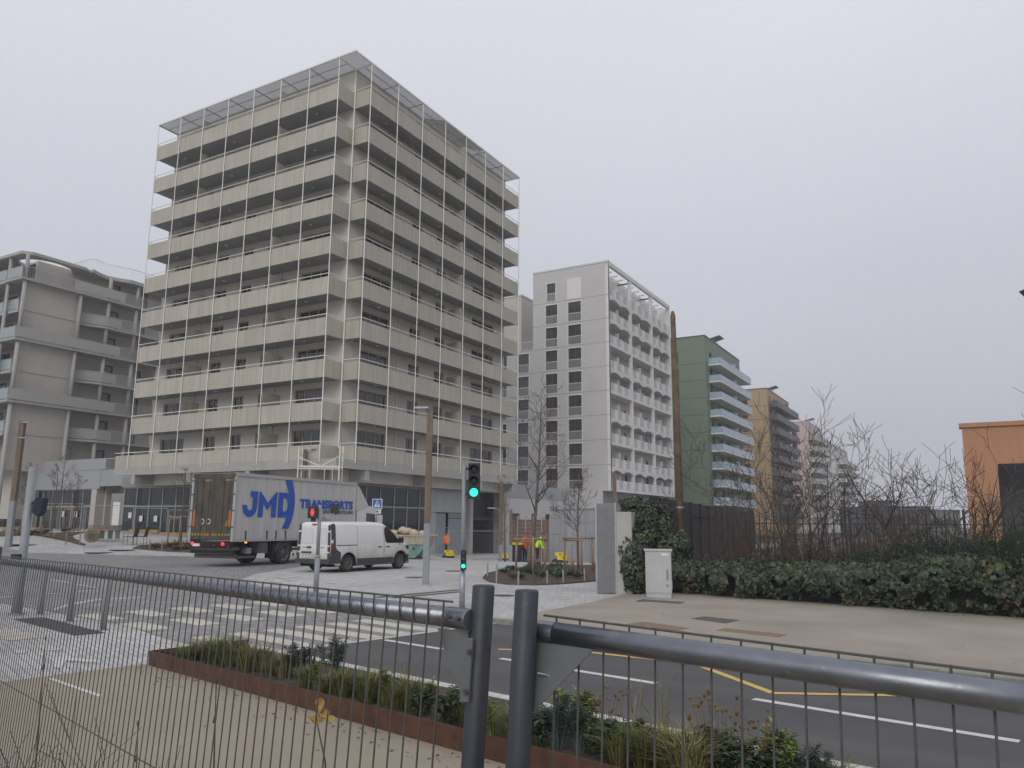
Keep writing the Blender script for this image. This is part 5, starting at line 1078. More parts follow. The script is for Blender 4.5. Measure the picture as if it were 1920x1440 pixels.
# rear doors
for a, b in ((-1.17, -.006), (.006, 1.17)):
    d_ = part('rear_door', MB().box(-.02, .03, a, b, BT - .05, TP - .2), m_tdoor, T, local=True)
    for k in range(3):
        y = a + (b - a) * (.2 + .3 * k); part('lock_bar' if k == 1 else 'door_rib', MB().box(-.05 if k == 1 else -.035, -.021, y - .02, y + .02, BT - .03, TP - .22), m_tdoor, d_, local=True)
    for z in (1.7, 2.4, 3.1, 3.7): y = a if a < -.5 else b; part('hinge', MB().box(-.04, -.021, y - .1, y + .1, z - .03, z + .03), m_iron, d_, local=True)
    m_or2 = MAT('orange_reflector', (0.45, 0.12, 0.03), 0.6, 0.2, 4); m_ys = MAT('grimy_yellow_stripe', (0.34, 0.21, 0.03), 0.7, 0.25, 3)
    y = -1.1 if a < -.5 else .92; part('orange_marker', MB().box(-.027, -.0205, y, y + .17, 1.72, 2.42), m_or2, d_, local=True)
    for k in range(3): y = a + .08 + k * .37; part('yellow_stripe', MB().box(-.027, -.0205, y, y + .28, BT + .12, BT + .22), m_ys, d_, local=True)
    part('yellow_stripe', MB().box(-.027, -.0205, a + .1, a + .5, TP - .34, TP - .27), m_ys, d_, local=True)
mb = MB()
for y in (.52, .16): 
    n = 18
    for k in range(n): a0, a1 = 2 * math.pi * k / n, 2 * math.pi * (k + 1) / n; mb.poly(*[(-.028, y + r * math.cos(a), 1.93 + r * math.sin(a)) for r, a in ((.12, a0), (.12, a1), (.09, a1), (.09, a0))])
part('round_speed_sticker', mb, m_swhite, T, local=True)
part('yellow_flame_sticker', MB().poly((-.028, -1.05, 1.72), (-.028, -.78, 1.74), (-.028, -.82, 1.9), (-.028, -.95, 2.05), (-.028, -1.05, 1.95)), m_ys, T, local=True)
part('rear_header', MB().box(-.03, .05, -HW + .02, HW - .02, TP - .2, TP - .01), m_tdoor, T, local=True)
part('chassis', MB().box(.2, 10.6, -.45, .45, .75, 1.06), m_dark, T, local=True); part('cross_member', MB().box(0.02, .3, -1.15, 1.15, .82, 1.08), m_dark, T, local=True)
part('lift_platform', MB().box(.35, 1.5, -1.16, 1.16, .36, .46).box(.3, .42, -1.16, 1.16, .36, .54), m_iron, T, local=True); part('underrun_bar', MB().box(.12, .24, -1.2, 1.2, .56, .7), m_dark, T, local=True); part('air_tank', MB().tube([(1.5, -.6, .72), (1.5, .6, .72)], .2, 12), m_iron, T, local=True)
part('tail_lift', MB().box(.1, .55, -1.15, 1.15, .72, .84).box(.2, .4, -.6, -.5, .6, .85).box(.2, .4, .5, .6, .6, .85), m_iron, T, local=True)
for y, z in ((-.72, .98), (1.02, .98)): part('tail_lamp', MB().tube([(0.02, y, z), (-.03, y, z)], .075, 12), m_redlit, T, True, True)
for y, z in ((-1.02, .86), (-.2, .92), (.55, .9)): part('rear_reflector', MB().box(0, .03, y - .05, y + .05, z - .03, z + .03), m_red, T, local=True)
part('amber_marker', MB().box(.75, .85, -HW - .03, -HW + .02, BT - .19, BT - .13), m_amber, T, local=True)
part('rear_plate', MB().box(-.01, .015, .6, 1.0, .86, .98), m_swhite, T, local=True)
for s in (-1, 1):
    wheel(T, 3.35, s * 1.0, .50, .5, s, mat=m_rim); wheel(T, 9.6, s * 1.02, .48, .3, s)
    part('mud_flap', MB().box(2.62, 2.66, s * .75 if s > 0 else -1.24, 1.24 if s > 0 else -.75, .3, 1.0), m_dark, T, local=True)
    mb = MB(); n = 12; ro, ri = .60, .565; pts = [(3.35 + ro * math.cos(math.pi * (k / n) * .92 + .1), .5 + ro * math.sin(math.pi * (k / n) * .92 + .1)) for k in range(n + 1)]
    for p, q in zip(pts, pts[1:]): mb.poly((p[0], s * .8, p[1]), (q[0], s * .8, q[1]), (q[0], s * 1.26, q[1]), (p[0], s * 1.26, p[1])); mb.poly((p[0], s * 1.26, p[1]), (q[0], s * 1.26, q[1]), (q[0] - (q[0] - 3.35) * .06, s * 1.26, q[1] - (q[1] - .5) * .06), (p[0] - (p[0] - 3.35) * .06, s * 1.26, p[1] - (p[1] - .5) * .06))
    part('mudguard', mb, m_iron, T, local=True)
    for z in (.5, .85): part('side_guard', MB().box(4.3, 8.4, min(s * 1.2, s * 1.23), max(s * 1.2, s * 1.23), z, z + .12), m_alu, T, local=True)
    part('tool_box', MB().box(1.7, 2.3, min(s * .7, s * 1.18), max(s * .7, s * 1.18), .55, 1.02), m_iron, T, local=True)
    part('axle_box', MB().box(1.05, 1.35, min(s * .8, s * 1.1), max(s * .8, s * 1.1), .55, .8), m_concd, T, local=True)
# cab
cab = [(9.1, .75), (10.95, .55), (11.2, .7), (11.2, 1.5), (10.95, 2.45), (10.6, 2.78), (9.1, 2.85)]
part('cab', MB().extr([(x, -1.2, z) for x, z in cab], (0, 2.4, 0)), m_twhite, T, local=True)
part('wind_deflector', MB().extr([(9.08, -1.1, 2.86), (10.4, -1.0, 2.86), (10.0, -.98, 3.3), (9.4, -1.05, 3.85), (9.08, -1.1, 3.92)], (0, 2.15, 0)), m_twhite, T, local=True)
part('deflector_fin', MB().extr([(8.95, -1.23, 2.55), (9.85, -1.23, 2.72), (9.6, -1.2, 3.3), (9.2, -1.2, 3.8), (8.95, -1.2, 3.88)], (0, .03, 0)), m_curtain, T, local=True)
part('cab_window', MB().extr([(9.95, -1.205, 1.65), (10.95, -1.205, 1.55), (10.75, -1.205, 2.4), (9.95, -1.205, 2.45)], (0, -.006, 0)), m_vglass, T, local=True)
part('blue_flash', MB().extr([(9.15, -1.205, 1.15), (10.3, -1.205, 1.15), (9.93, -1.205, 1.75), (9.8, -1.205, 1.8)], (0, -.007, 0)), m_blue, T, local=True)
part('mirror', MB().box(10.95, 11.1, -1.5, -1.24, 1.6, 2.35), m_twhite, T, local=True); part('mirror', MB().box(10.95, 11.1, 1.24, 1.5, 1.6, 2.35), m_twhite, T, local=True)
part('cab_step', MB().box(9.2, 9.9, -1.2, 1.2, .4, .74), m_iron, T, local=True)
# lettering on the curtain
ys = -HW + .006
def flat(pts, mat, name, hole=None):
    cu = bpy.data.curves.new('c', 'CURVE'); cu.dimensions = '2D'; cu.fill_mode = 'BOTH'
    for ring in [pts] + ([hole] if hole else []):
        sp = cu.splines.new('POLY'); sp.points.add(len(ring) - 1); sp.use_cyclic_u = True
        for k, p in enumerate(ring): sp.points[k].co = (p[0], p[1], 0, 1)
    ob = bpy.data.objects.new('c', cu); me = bpy.data.meshes.new_from_object(ob); mb = MB(); mb.v = [(v.co.x, ys - .014, v.co.y) for v in me.vertices]; mb.f = [tuple(p.vertices) for p in me.polygons]
    bpy.data.objects.remove(ob); return part(name, mb, mat, T, local=True)
J = [(.92, 3.27), (1.39, 3.27), (1.36, 2.6)] + [(.91 + .45 * math.cos(a), 2.58 + .45 * math.sin(a)) for a in [-.0, -.5, -1.0, -1.57, -2.1, -2.6, -3.14]] + [(.46, 2.66), (.74, 2.66)] + [(.91 + .17 * math.cos(a), 2.56 + .14 * math.sin(a)) for a in (-3.14, -2.3, -1.57, -.8, 0)] + [(1.08, 3.02), (.92, 3.02)]
flat(J, m_blue, 'letter_j')
flat([(1.48, 3.27), (1.56, 3.27), (2.06, 2.78), (2.58, 3.29), (2.66, 3.29), (2.61, 2.14), (2.30, 2.14), (2.31, 2.76), (2.04, 2.46), (1.76, 2.74), (1.75, 2.14), (1.44, 2.14)], m_blue, 'letter_m')
flat([(2.76, 3.28), (3.3, 3.28), (3.46, 3.22), (3.36, 3.5), (3.18, 3.86), (3.63, 3.88), (3.78, 3.55), (3.88, 3.2), (3.91, 2.8), (3.86, 2.36), (3.72, 1.95), (3.54, 1.62), (3.09, 1.62), (3.28, 1.95), (3.37, 2.14), (2.74, 2.14)], m_blue, 'letter_d', [(3.09, 3.03), (3.30, 3.03), (3.39, 2.9), (3.42, 2.72), (3.38, 2.5), (3.28, 2.42), (3.08, 2.42)])
def lettering(s, x0, x1, z0, size, mat, bold, name):
    mb = text_mb(s, size, bold); w0 = min(v[0] for v in mb.v); w1 = max(v[0] for v in mb.v); k = (x1 - x0) / (w1 - w0)
    mb.v = [(x0 + (a - w0) * k, ys - .014, z0 + b) for a, b, c in mb.v]; return part(name, mb, mat, T, local=True)
lettering('TRANSPORTS', 4.28, 8.6, 2.62, .56, m_blue, .028, 'lettering_transports')
lettering('jmd-transports.com', 6.1, 8.62, 2.38, .30, m_text, .008, 'lettering_web_address')
mb = MB(); n = 16
for k in range(n):
    a0, a1 = 2 * math.pi * k / n, 2 * math.pi * (k + 1) / n; mb.poly(*[(6.2 + r * math.cos(a), ys - .014, 2.05 + r * math.sin(a)) for r, a in ((.12, a0), (.12, a1), (.09, a1), (.09, a0))])
mb.poly((6.36, ys - .014, 2.04), (6.75, ys - .014, 2.04), (6.75, ys - .014, 2.065), (6.36, ys - .014, 2.065)); part('small_emblem', mb, m_text, T, local=True)
# ------------------------------------------------------------------ people
def skin_body(name, joints, edges, root, T, mats, pick, lvl=2):
    me = bpy.data.meshes.new(name); vs = list(joints); idx = {k: i for i, k in enumerate(vs)}
    me.from_pydata([joints[k][0] for k in vs], [(idx[a], idx[b]) for a, b in edges], [])
    ob = bpy.data.objects.new(name, me); COL.objects.link(ob)
    sk = ob.modifiers.new('skin', 'SKIN'); sk.use_smooth_shade = True
    for k in vs:
        sv = me.skin_vertices[0].data[idx[k]]; r = joints[k][1]; sv.radius = r if isinstance(r, tuple) else (r, r); sv.use_root = (k == root)
    ss = ob.modifiers.new('sub', 'SUBSURF'); ss.levels = lvl; ss.render_levels = lvl
    dg = bpy.context.evaluated_depsgraph_get(); nm = bpy.data.meshes.new_from_object(ob.evaluated_get(dg)); bpy.data.objects.remove(ob)
    nm.materials.clear()
    for m in mats: nm.materials.append(m)
    for p in nm.polygons: p.material_index = pick(p.center); p.use_smooth = True
    return link(name, nm, T)
def person(loc, rz, label, jacket, trousers, bend=0.0, arms='reach', head=None, vest=None):
    T = thing('person', label, 'person', loc, rz); b = bend
    sy = math.sin(b); cy = math.cos(b)
    def up(x, h, y=0.0): return (x, -y * cy * 0 + -(h - .95) * sy + y, .95 + (h - .95) * cy)
    J = {'pel': ((0, 0, .95), (.17, .13)), 'wai': (up(0, 1.12), (.18, .145)), 'che': (up(0, 1.32), (.20, .15)), 'neck': (up(0, 1.50), .065), 'hb': (up(0, 1.57), .075), 'hc': (up(0, 1.66, -.02), .095), 'ht': (up(0, 1.75), .07)}
    E_ = [('pel', 'wai'), ('wai', 'che'), ('che', 'neck'), ('neck', 'hb'), ('hb', 'hc'), ('hc', 'ht')]
    for s, n in ((-1, 'r'), (1, 'l')):
        J['hip' + n] = ((s * .10, 0, .88), .105); J['kne' + n] = ((s * .11, -.03 + .02 * s, .48), .07); J['ank' + n] = ((s * .12, .04 * s, .09), .05); J['toe' + n] = ((s * .13, .04 * s - .17, .045), .045)
        E_ += [('pel', 'hip' + n), ('hip' + n, 'kne' + n), ('kne' + n, 'ank' + n), ('ank' + n, 'toe' + n)]
        J['sho' + n] = (up(s * .2, 1.42), .075)
        sh = J['sho' + n][0]
        if arms == 'reach' and s < 0: el = (sh[0] - .06, sh[1] - .12, sh[2] - .25); ha = (sh[0] - .05, sh[1] - .40, sh[2] - .30)
        elif arms == 'down': el = (sh[0] + s * .05, sh[1] - .10, sh[2] - .28); ha = (sh[0] + s * .03, sh[1] - .22, sh[2] - .52)
        else: el = (sh[0] + s * .06, sh[1] + .04, sh[2] - .29); ha = (sh[0] + s * .05, sh[1] - .08, sh[2] - .54)
        J['elb' + n] = (el, .055); J['wri' + n] = (ha, .04); d = (Vector(ha) - Vector(el)).normalized()
        J['pal' + n] = (tuple(Vector(ha) + d * .08), .036)
        E_ += [('che', 'sho' + n), ('sho' + n, 'elb' + n), ('elb' + n, 'wri' + n), ('wri' + n, 'pal' + n)]
        for q, (ox, ln) in enumerate(((-.028, .07), (-.01, .085), (.008, .08), (.026, .065))):
            J['f%d%s' % (q, n)] = (tuple(Vector(ha) + d * (.1 + ln) + Vector((ox, -.01, 0))), .010); E_.append(('pal' + n, 'f%d%s' % (q, n)))
        J['th' + n] = (tuple(Vector(ha) + d * .09 + Vector((-s * .05, -.03, 0))), .011); E_.append(('wri' + n, 'th' + n))
    hands = [Vector(J['wri' + n][0]) for n in 'rl']
    neck = Vector(J['neck'][0]); sdir = Vector((0, -sy, cy))
    def pick(c):
        if any((c - h).length < .19 and (c - Vector((0, 0, .95))).length > .16 and (c - h).dot((h - Vector(J['elb' + ('r' if k == 0 else 'l')][0])).normalized()) > .02 for k, h in enumerate(hands)): return 2
        if (c - neck).dot(sdir) > .02 and abs(c.x) < .13: return 2
        if (c - Vector((0, 0, .95))).dot(sdir) > -.06 and (c.z > .86 or any((c - h).length < .3 for h in hands)): return 0
        return 1 if c.z > .1 else 3
    body = skin_body('body', J, E_, 'pel', T, [jacket, trousers, m_skin, m_black], pick)
    hc = Vector(J['hc'][0]); mb = MB(); lump(mb, (0, 0, 0), (.112, .125, .10), 3.3, 12, 8); keep = [f for f in mb.f if sum(mb.v[i][2] for i in f) / 4 > -.01]; mb.f = keep
    mb.v = [tuple(hc + Vector(v) + Vector((0, .01, .05))) for v in mb.v]
    part('helmet' if head is m_red else 'hair', mb, head or m_black, T, True, True)
    fc = MB(); fy = hc.y - .088
    fc.tube([(0, fy + .01, hc.z + .0), (0, fy - .025, hc.z - .02), (0, fy, hc.z - .03)], [.012, .014, .01], 5); part('nose', fc, m_skin, T, True, True)
    for x in (-.035, .035): part('eye', MB().tube([(x, fy + .01, hc.z + .02), (x, fy - .004, hc.z + .02)], .011, 6), m_black, T, local=True)
    part('mouth', MB().box(-.025, .025, fy - .002, fy + .01, hc.z - .06, hc.z - .052), m_red, T, local=True)
    for s in (-1, 1): part('ear', MB().tube([(s * .092, hc.y, hc.z + .015), (s * .097, hc.y + .01, hc.z - .03)], .016, 5), m_skin, T, True, True)
    if vest:
        mb = MB()
        for z, w_ in ((1.05, .172), (1.22, .185)):
            c = Vector(up(0, z)); ax = Vector((1, 0, 0)); ay = Vector((0, cy, sy)); n = 16
            ring = [c + ax * (w_ * math.cos(2 * math.pi * k / n)) + ay * (.14 * math.sin(2 * math.pi * k / n)) for k in range(n)]
            for k in range(n): a, d = ring[k], ring[(k + 1) % n]; mb.poly(a, d, d + sdir * .05, a + sdir * .05)
        part('reflective_band', mb, vest, T, local=True)
    return T
m_refl = MAT('reflective_tape', (0.55, 0.55, 0.52), 0.4)
p = G(838, 1043); person(p, RAD(-119), 'worker in an orange hi-vis jacket and dark trousers holding the wire fence', m_orange, m_navy, .06, 'reach', m_black, m_refl)
q = D(984, 1000, 46.5); person((q.x, q.y, gz(q.x, q.y)), RAD(70), 'worker in a blue top with an orange vest and red helmet behind the wire fence', MAT('orange_vest', (0.75, 0.12, 0.03), .8), MAT('blue_cloth', (0.03, 0.06, 0.12), .85), .25, 'down', m_red, None)
q = D(1007, 1000, 45.5); person((q.x, q.y, gz(q.x, q.y)), RAD(100), 'worker in a yellow hi-vis jacket bending forward behind the staked tree', m_hivis, m_navy, .5, 'down', m_black, m_refl)

# ------------------------------------------------------------------ bare trees, beds, stakes
def branch(mb, p, d, ln, r, lev, rng, n=5, spread=.75, up=.25, kids=(3, 5), seg=4, curl=.22, rmin=.004, shrink=.62):
    pts = [p.copy()]; rad = [r]; cur = p.copy(); dd = d.normalized()
    for k in range(seg):
        dd = (dd + Vector((rng.uniform(-1, 1), rng.uniform(-1, 1), rng.uniform(-1, 1))) * curl + Vector((0, 0, up * .3))).normalized(); cur = cur + dd * (ln / seg); pts.append(cur.copy()); rad.append(max(rmin, r * (1 - .72 * (k + 1) / seg)))
    mb.tube(pts, rad, n, False)
    if lev > 0:
        for k in range(rng.randint(*kids)):
            t = rng.uniform(.3, 1.0); i = min(seg - 1, int(t * seg)); q = pts[i].lerp(pts[i + 1], t * seg - i); ax = (pts[i + 1] - pts[i]).normalized()
            sd = Vector((rng.uniform(-1, 1), rng.uniform(-1, 1), rng.uniform(-.4, .9))); sd = (sd - ax * sd.dot(ax)).normalized()
            branch(mb, q, (ax * (1 - spread * .6) + sd * spread).normalized(), ln * rng.uniform(.4, .7), max(rmin, rad[i] * shrink), lev - 1, rng, max(3, n - 1), spread, up, kids, max(2, seg - 1), curl, rmin, shrink)
def tree(loc, h, label, seed, crown0=.3, rb=.06, lev=2, nb=16, blen=.32, group=None, up=.35, name='young_tree', lean=(0, 0), kids=(3, 5)):
    rng = random.Random(seed); T = thing(name, label, 'tree', loc, 0, group); pts = []; rad = []
    for k in range(9): t = k / 8; pts.append(Vector((lean[0] * t + .03 * math.sin(5 * t + seed), lean[1] * t + .03 * math.cos(4 * t + seed), h * t))); rad.append(rb * (1 - .86 * t) + .004)
    part('trunk', MB().tube(pts, rad, 8), m_bark, T, True, True)
    mb = MB()
    for k in range(nb):
        t = crown0 + (1 - crown0) * (k + rng.random()) / nb; i = min(7, int(t * 8)); q = pts[i].lerp(pts[i + 1], t * 8 - i); a = rng.uniform(0, 6.28); el = .35 + .8 * t
        branch(mb, q, Vector((math.cos(a), math.sin(a), el)), h * blen * (1.15 - t * .85) * rng.uniform(.7, 1.2), max(.006, rb * (1 - .86 * t) * .5), lev, rng, 5, .7, up, kids, 4, .16, .006)
    part('crown', mb, m_twig, T, True, True); return T
def stakes(cx, cy, z, w, h, label, rz=C30):
    T = thing('tree_stakes', label, 'tree stakes', (cx, cy, z), rz, 'timber tree stakes')
    for x, y in ((-w / 2, 0), (w / 2, .05), (.08, -.42)): part('stake', MB().tube([(x * 1.06, y, -.1), (x, y, h)], .045, 8), m_stake, T, True, True)
    part('crossbar', MB().tube([(-w / 2 - .12, -.05, h - .12), (w / 2 + .12, -.02, h - .1)], .042, 8), m_stake, T, True, True); part('crossbar', MB().tube([(-w / 2, -.0, h - .2), (.12, -.45, h - .2)], .036, 8), m_stake, T, True, True)
def shrublet(mb, c, r, h, rng, n=60):
    for k in range(n):
        a = rng.uniform(0, 6.28); q = r * math.sqrt(rng.random()); b = Vector((c[0] + q * .5 * math.cos(a), c[1] + q * .5 * math.sin(a), c[2])); t = b + Vector((q * math.cos(a) * .8, q * math.sin(a) * .8, h * rng.uniform(.4, 1))); w_ = Vector((-math.sin(a), math.cos(a), .2)) * rng.uniform(.01, .025)
        m = b.lerp(t, .6); mb.poly(b, m - w_, t, m + w_)
m_sage = MAT('sage_leaves', (0.09, 0.115, 0.07), 0.8, 0.3, 4, island=0.4, hue=.03); m_dry = MAT('dry_stems', (0.28, 0.21, 0.11), 0.9, 0.3, 5, island=0.35)
def bed(name, poly, label, seed, nplants):
    rng = random.Random(seed); c = sum(poly, Vector()) / len(poly); T = thing(name, label, 'planting bed', c)
    bm = MB(); n = len(poly); top = [Vector((p.x, p.y, gz(p.x, p.y) + .02)) for p in poly]; mid = [c.lerp(p, .6) + Vector((0, 0, .12 + gz(p.x, p.y) * .0)) for p in poly]
    for m_i in mid: m_i.z = gz(m_i.x, m_i.y) + .07
    cc = Vector((c.x, c.y, gz(c.x, c.y) + .09))
    for k in range(n):
        j = (k + 1) % n; bm.poly(top[k], top[j], mid[j], mid[k]); bm.poly(mid[k], mid[j], cc)
    part('mulch', bm, m_mulch, T)
    eb = MB()
    for k in range(n): a, b = top[k], top[(k + 1) % n]; eb.poly(a + Vector((0, 0, -.3)), b + Vector((0, 0, -.3)), b + Vector((0, 0, .03)), a + Vector((0, 0, .03)))
    part('edging', eb, m_iron, T)
    ch = MB()
    for k in range(700):
        t = math.sqrt(rng.random()); p = poly[rng.randrange(n)]; q = poly[rng.randrange(n)]; e = c.lerp(p.lerp(q, rng.random()), t); z = gz(e.x, e.y) + .05 + .1 * (1 - t); a = rng.uniform(0, 3.14); d = Vector((math.cos(a), math.sin(a), rng.uniform(-.3, .3))) * rng.uniform(.04, .1); s = Vector((-d.y, d.x, 0)) * .35; e.z = z; ch.poly(e - d, e - s, e + d, e + s)
    o = part('wood_chips', ch, MAT('wood_chip', (0.14, 0.085, 0.06), .95, .3, 8, island=.5), T); o['kind'] = 'stuff'
    for k in range(nplants):
        t = .25 + .62 * rng.random(); p = poly[rng.randrange(n)]; q = poly[(rng.randrange(n))]; e = c.lerp(p.lerp(q, rng.random()), t); z = gz(e.x, e.y) + .08; mb = MB(); dry = rng.random() < .35
        shrublet(mb, (e.x, e.y, z), rng.uniform(.2, .38), rng.uniform(.3, .6) if dry else rng.uniform(.2, .35), rng, 40 if dry else 130)
        solo('bed_plant', mb, m_dry if dry else m_sage, ('dry straw-coloured tuft in the ' if dry else 'low sage-green plant in the ') + label.split(' holding')[0].split(' with')[0], 'plant', ('dry' if dry else 'green') + ' plants of the ' + ' '.join(label.split()[:3]), origin=(e.x, e.y, z))
    return T
b1 = [G(*p) for p in ((905, 1085), (912, 1077), (940, 1070), (990, 1064), (1045, 1061), (1100, 1061), (1150, 1063), (1160, 1075), (1140, 1088), (1100, 1092), (1050, 1096), (1000, 1098), (950, 1096.5), (918, 1092))]
bed('planting_bed', b1, 'rounded mulch bed before the lattice wall holding two staked trees', 4, 26)
b2 = [G(*p) for p in ((248, 1029), (262, 1024), (300, 1021), (350, 1019), (400, 1021), (430, 1029), (420, 1036), (370, 1037), (320, 1035), (280, 1032))]
bed('planting_bed', b2, 'mulch bed behind the rear of the truck with a staked tree', 6, 14)
b3 = [G(*p) for p in ((-60, 1012), (-20, 1004), (60, 1001.5), (130, 1002.5), (168, 1005), (160, 1010), (110, 1014), (30, 1015.5), (-40, 1016))]
bed('planting_bed', b3, 'long mulch bed before the podium shops with staked trees', 8, 16)
for k, (x, y, h) in enumerate(((914, 1082, .5), (931, 1094.5, .62), (972, 1097.5, .45), (1026, 1096.5, .45), (1056, 1094.5, .45), (1096, 1091.5, .45), (280, 1031, .6), (303, 1034, .6), (10, 1015, .55), (88, 1014, .6), (124, 1012, .6), (150, 1010.5, .6))):
    p = G(x, y); solo('marker_peg', MB().tube([(p.x, p.y, p.z - .1), (p.x, p.y, p.z + h)], .03, 8), m_stake if k > 5 else m_galv, 'short grey peg at the rim of the rounded mulch bed' if k < 6 else ('short timber peg at the rim of the mulch bed behind the truck' if k < 8 else 'short timber peg at the rim of the long mulch bed'), 'peg', ('pegs of the rounded bed' if k < 6 else 'pegs of the truck bed' if k < 8 else 'pegs of the long bed'), origin=p)
p = G(995, 1080); q = D(1012, 745, 27.6); tree((p.x, p.y, p.z), 6.6, 'bare young tree with the widest crown, between stakes in the rounded mulch bed', 5, .34, .085, 2, 20, .36, lean=(.35, .25), kids=(2, 4)); stakes(p.x, p.y, p.z + .05, 1.06, 1.42, 'timber tree stakes around the widest bare tree in the rounded bed')
p = G(1085, 1075); tree((p.x, p.y, p.z), 3.95, 'smaller bare young tree between stakes next to the lattice wall', 9, .38, .055, 2, 17, .30); stakes(p.x, p.y, p.z + .05, 1.1, 1.45, 'timber tree stakes around the smaller bare tree next to the lattice wall')
def far_tree(px, dep, topy, label, seed, st=None, c0=.25):
    q = D(px, topy, dep); z = gz(q.x, q.y); tree((q.x, q.y, z), q.z - z, label, seed, c0, .06, 2, 14, .26)
    if st: stakes(q.x, q.y, z, 1.5, 1.75, st)
far_tree(948, 50, 896, 'bare young tree beside the garage pier of the beige tower', 21)
far_tree(1036, 52, 935, 'slim bare sapling between the hoardings and the low white wing', 22)
far_tree(58, 55, 872, 'bare young tree behind the grey signal pole at the long mulch bed', 23, 'timber stakes at the far end of the long mulch bed')
far_tree(110, 57, 878, 'bare young tree in the middle of the long mulch bed', 24, 'timber stakes in the middle of the long mulch bed')
far_tree(148, 57, 892, 'bare young tree at the cable drum end of the long mulch bed', 25, 'timber stakes at the cable drum end of the long mulch bed')
far_tree(124, 62, 845, 'bare sapling rising above the podium parapet', 27)
far_tree(349, 49, 880, 'bare young tree at the rear of the truck', 26, 'timber stakes in the bed at the rear of the truck')
# ------------------------------------------------------------------ near gate of two mesh leaves
m_rail_z = MAT('zinc_top_rail', (0.20, 0.212, 0.24), 0.33, 0.25, 9, 0.03, 60, metal=0.9, stain=((0.42, 0.44, 0.47), 26, 0.60, 0.7)); m_gus = MAT('dull_zinc_plate', (0.15, 0.16, 0.165), 0.5, 0.15, 9, metal=0.4)
def leaf(A, B, zlow, label, post_px, post_dep, top_py, post_r, front, nmax, post2=None, gus=None):
    A, B = Vector(A), Vector(B); d = B - A; ln = d.length; d.normalize(); nrm = Vector((-d.y, d.x, 0)).normalized()
    if nrm.dot(HV) > 0: nrm = -nrm                 # towards the camera
    pt = D(post_px, top_py, post_dep); T = thing('mesh_gate_leaf', label, 'gate', (pt.x, pt.y, 0))
    tilt = -RV * .09
    part('gate_post', MB().tube([pt + tilt - Vector((0, 0, pt.z)), pt - Vector((0, 0, .004)), pt], [post_r, post_r, post_r * .9], 20), m_galvd, T, True)
    part('top_rail', MB().tube([A, A.lerp(B, .33), A.lerp(B, .66), B], .0255, 18), m_rail_z, T, True)
    part('rail_ferrule', MB().tube([A - d * .035, A - d * .03, A + d * .05], [.024, .0262, .0262], 18), m_rail_z, T)
    off = nrm * (.030 if front else -.028)
    U = Vector((0, 0, .042 if front else .033)); wr = MB().tube([A + off + U, A.lerp(B, .5) + off + U, B + off + U], .0028, 6); part('horizontal_wire', wr, m_wire, T)
    L0, L1 = zlow
    a2, b2 = Vector((A.x, A.y, L0)) + off * 1.15, Vector((B.x, B.y, L1)) + off * 1.15; part('horizontal_wire', MB().tube([a2, b2], .0030, 6), m_wire, T)
    a3, b3 = Vector((A.x, A.y, L0 - .72)) + off * 1.15, Vector((B.x, B.y, L1 - .72)) + off * 1.15; part('horizontal_wire', MB().tube([a3, b3], .0030, 6), m_wire, T)
    me = MB().tube([tuple(-RV * (.085 if front else .05) - Vector((0, 0, 1.62))), (0, 0, .0)], .0026, 5).mesh('vertical_wire', m_wire)
    for k in range(nmax):
        s = .035 + .0625 * k
        if s > ln - .02: break
        p = A + d * s + off + U + Vector((0, 0, .003)); o = link('vertical_wire', me, T, p); o.scale.z = (p.z - .06) / 1.62
    part('bottom_rail', MB().tube([Vector((A.x, A.y, .12)), Vector((B.x, B.y, .12))], .02, 10), m_galvd, T, True)
    if post2:
        q = D(*post2); part('gate_post', MB().tube([(q.x, q.y, 0), tuple(q)], post_r, 16), m_galvd, T, True)
    g = [D(*x) for x in gus]; ax = nrm * .003 * (1)
    gp = part('gusset_plate', MB().extr([g_ + ax for g_ in g], -ax * 2), m_gus, T)
    return T, g, nrm
A = D(866, 1160, 2.0); B = D(8, 1053, 5.95)
T, g, nrm = leaf(A, B, (1.03, .86), 'long near mesh gate leaf with its wires in front of the top rail', 907, 1.99, 1097, .0275, True, 110, (-3, 1026, 6.1), [(822, 1178, 2.03), (880, 1184, 1.99), (872, 1318, 1.98)])
fb = [D(*x) for x in ((872, 1196, 1.955), (888, 1196, 1.955), (880, 1316, 1.955), (864, 1316, 1.955))]; part('bolt_plate', MB().extr(fb, nrm * .004), m_gus, T)
for x, y in ((880, 1222), (873, 1297)): c = D(x, y, 1.945); part('bolt', MB().tube([c - nrm * .004, c + nrm * .004], .006, 8), m_iron, T)
for x, y in ((843, 1156), (862, 1160)): c = D(x, y, 1.97); part('bolt', MB().tube([c - nrm * .006, c + nrm * .01], .005, 8), m_iron, T)
A = D(1008, 1183, 1.9); B = D(2080, 1333, 1.30)
T, g, nrm = leaf(A, B, (.95, .95), 'near mesh gate leaf with its wires behind the shiny top rail', 988, 1.86, 1106, .0275, False, 40, None, [(1006, 1200, 1.89), (1117, 1214, 1.80), (998, 1338, 1.87)])
hk = [D(x, y, 1.855) for x, y in ((1008, 1262), (1028, 1266), (1042, 1284))]; part('weld_bead', MB().tube(hk, .0022, 5), m_galv, T)

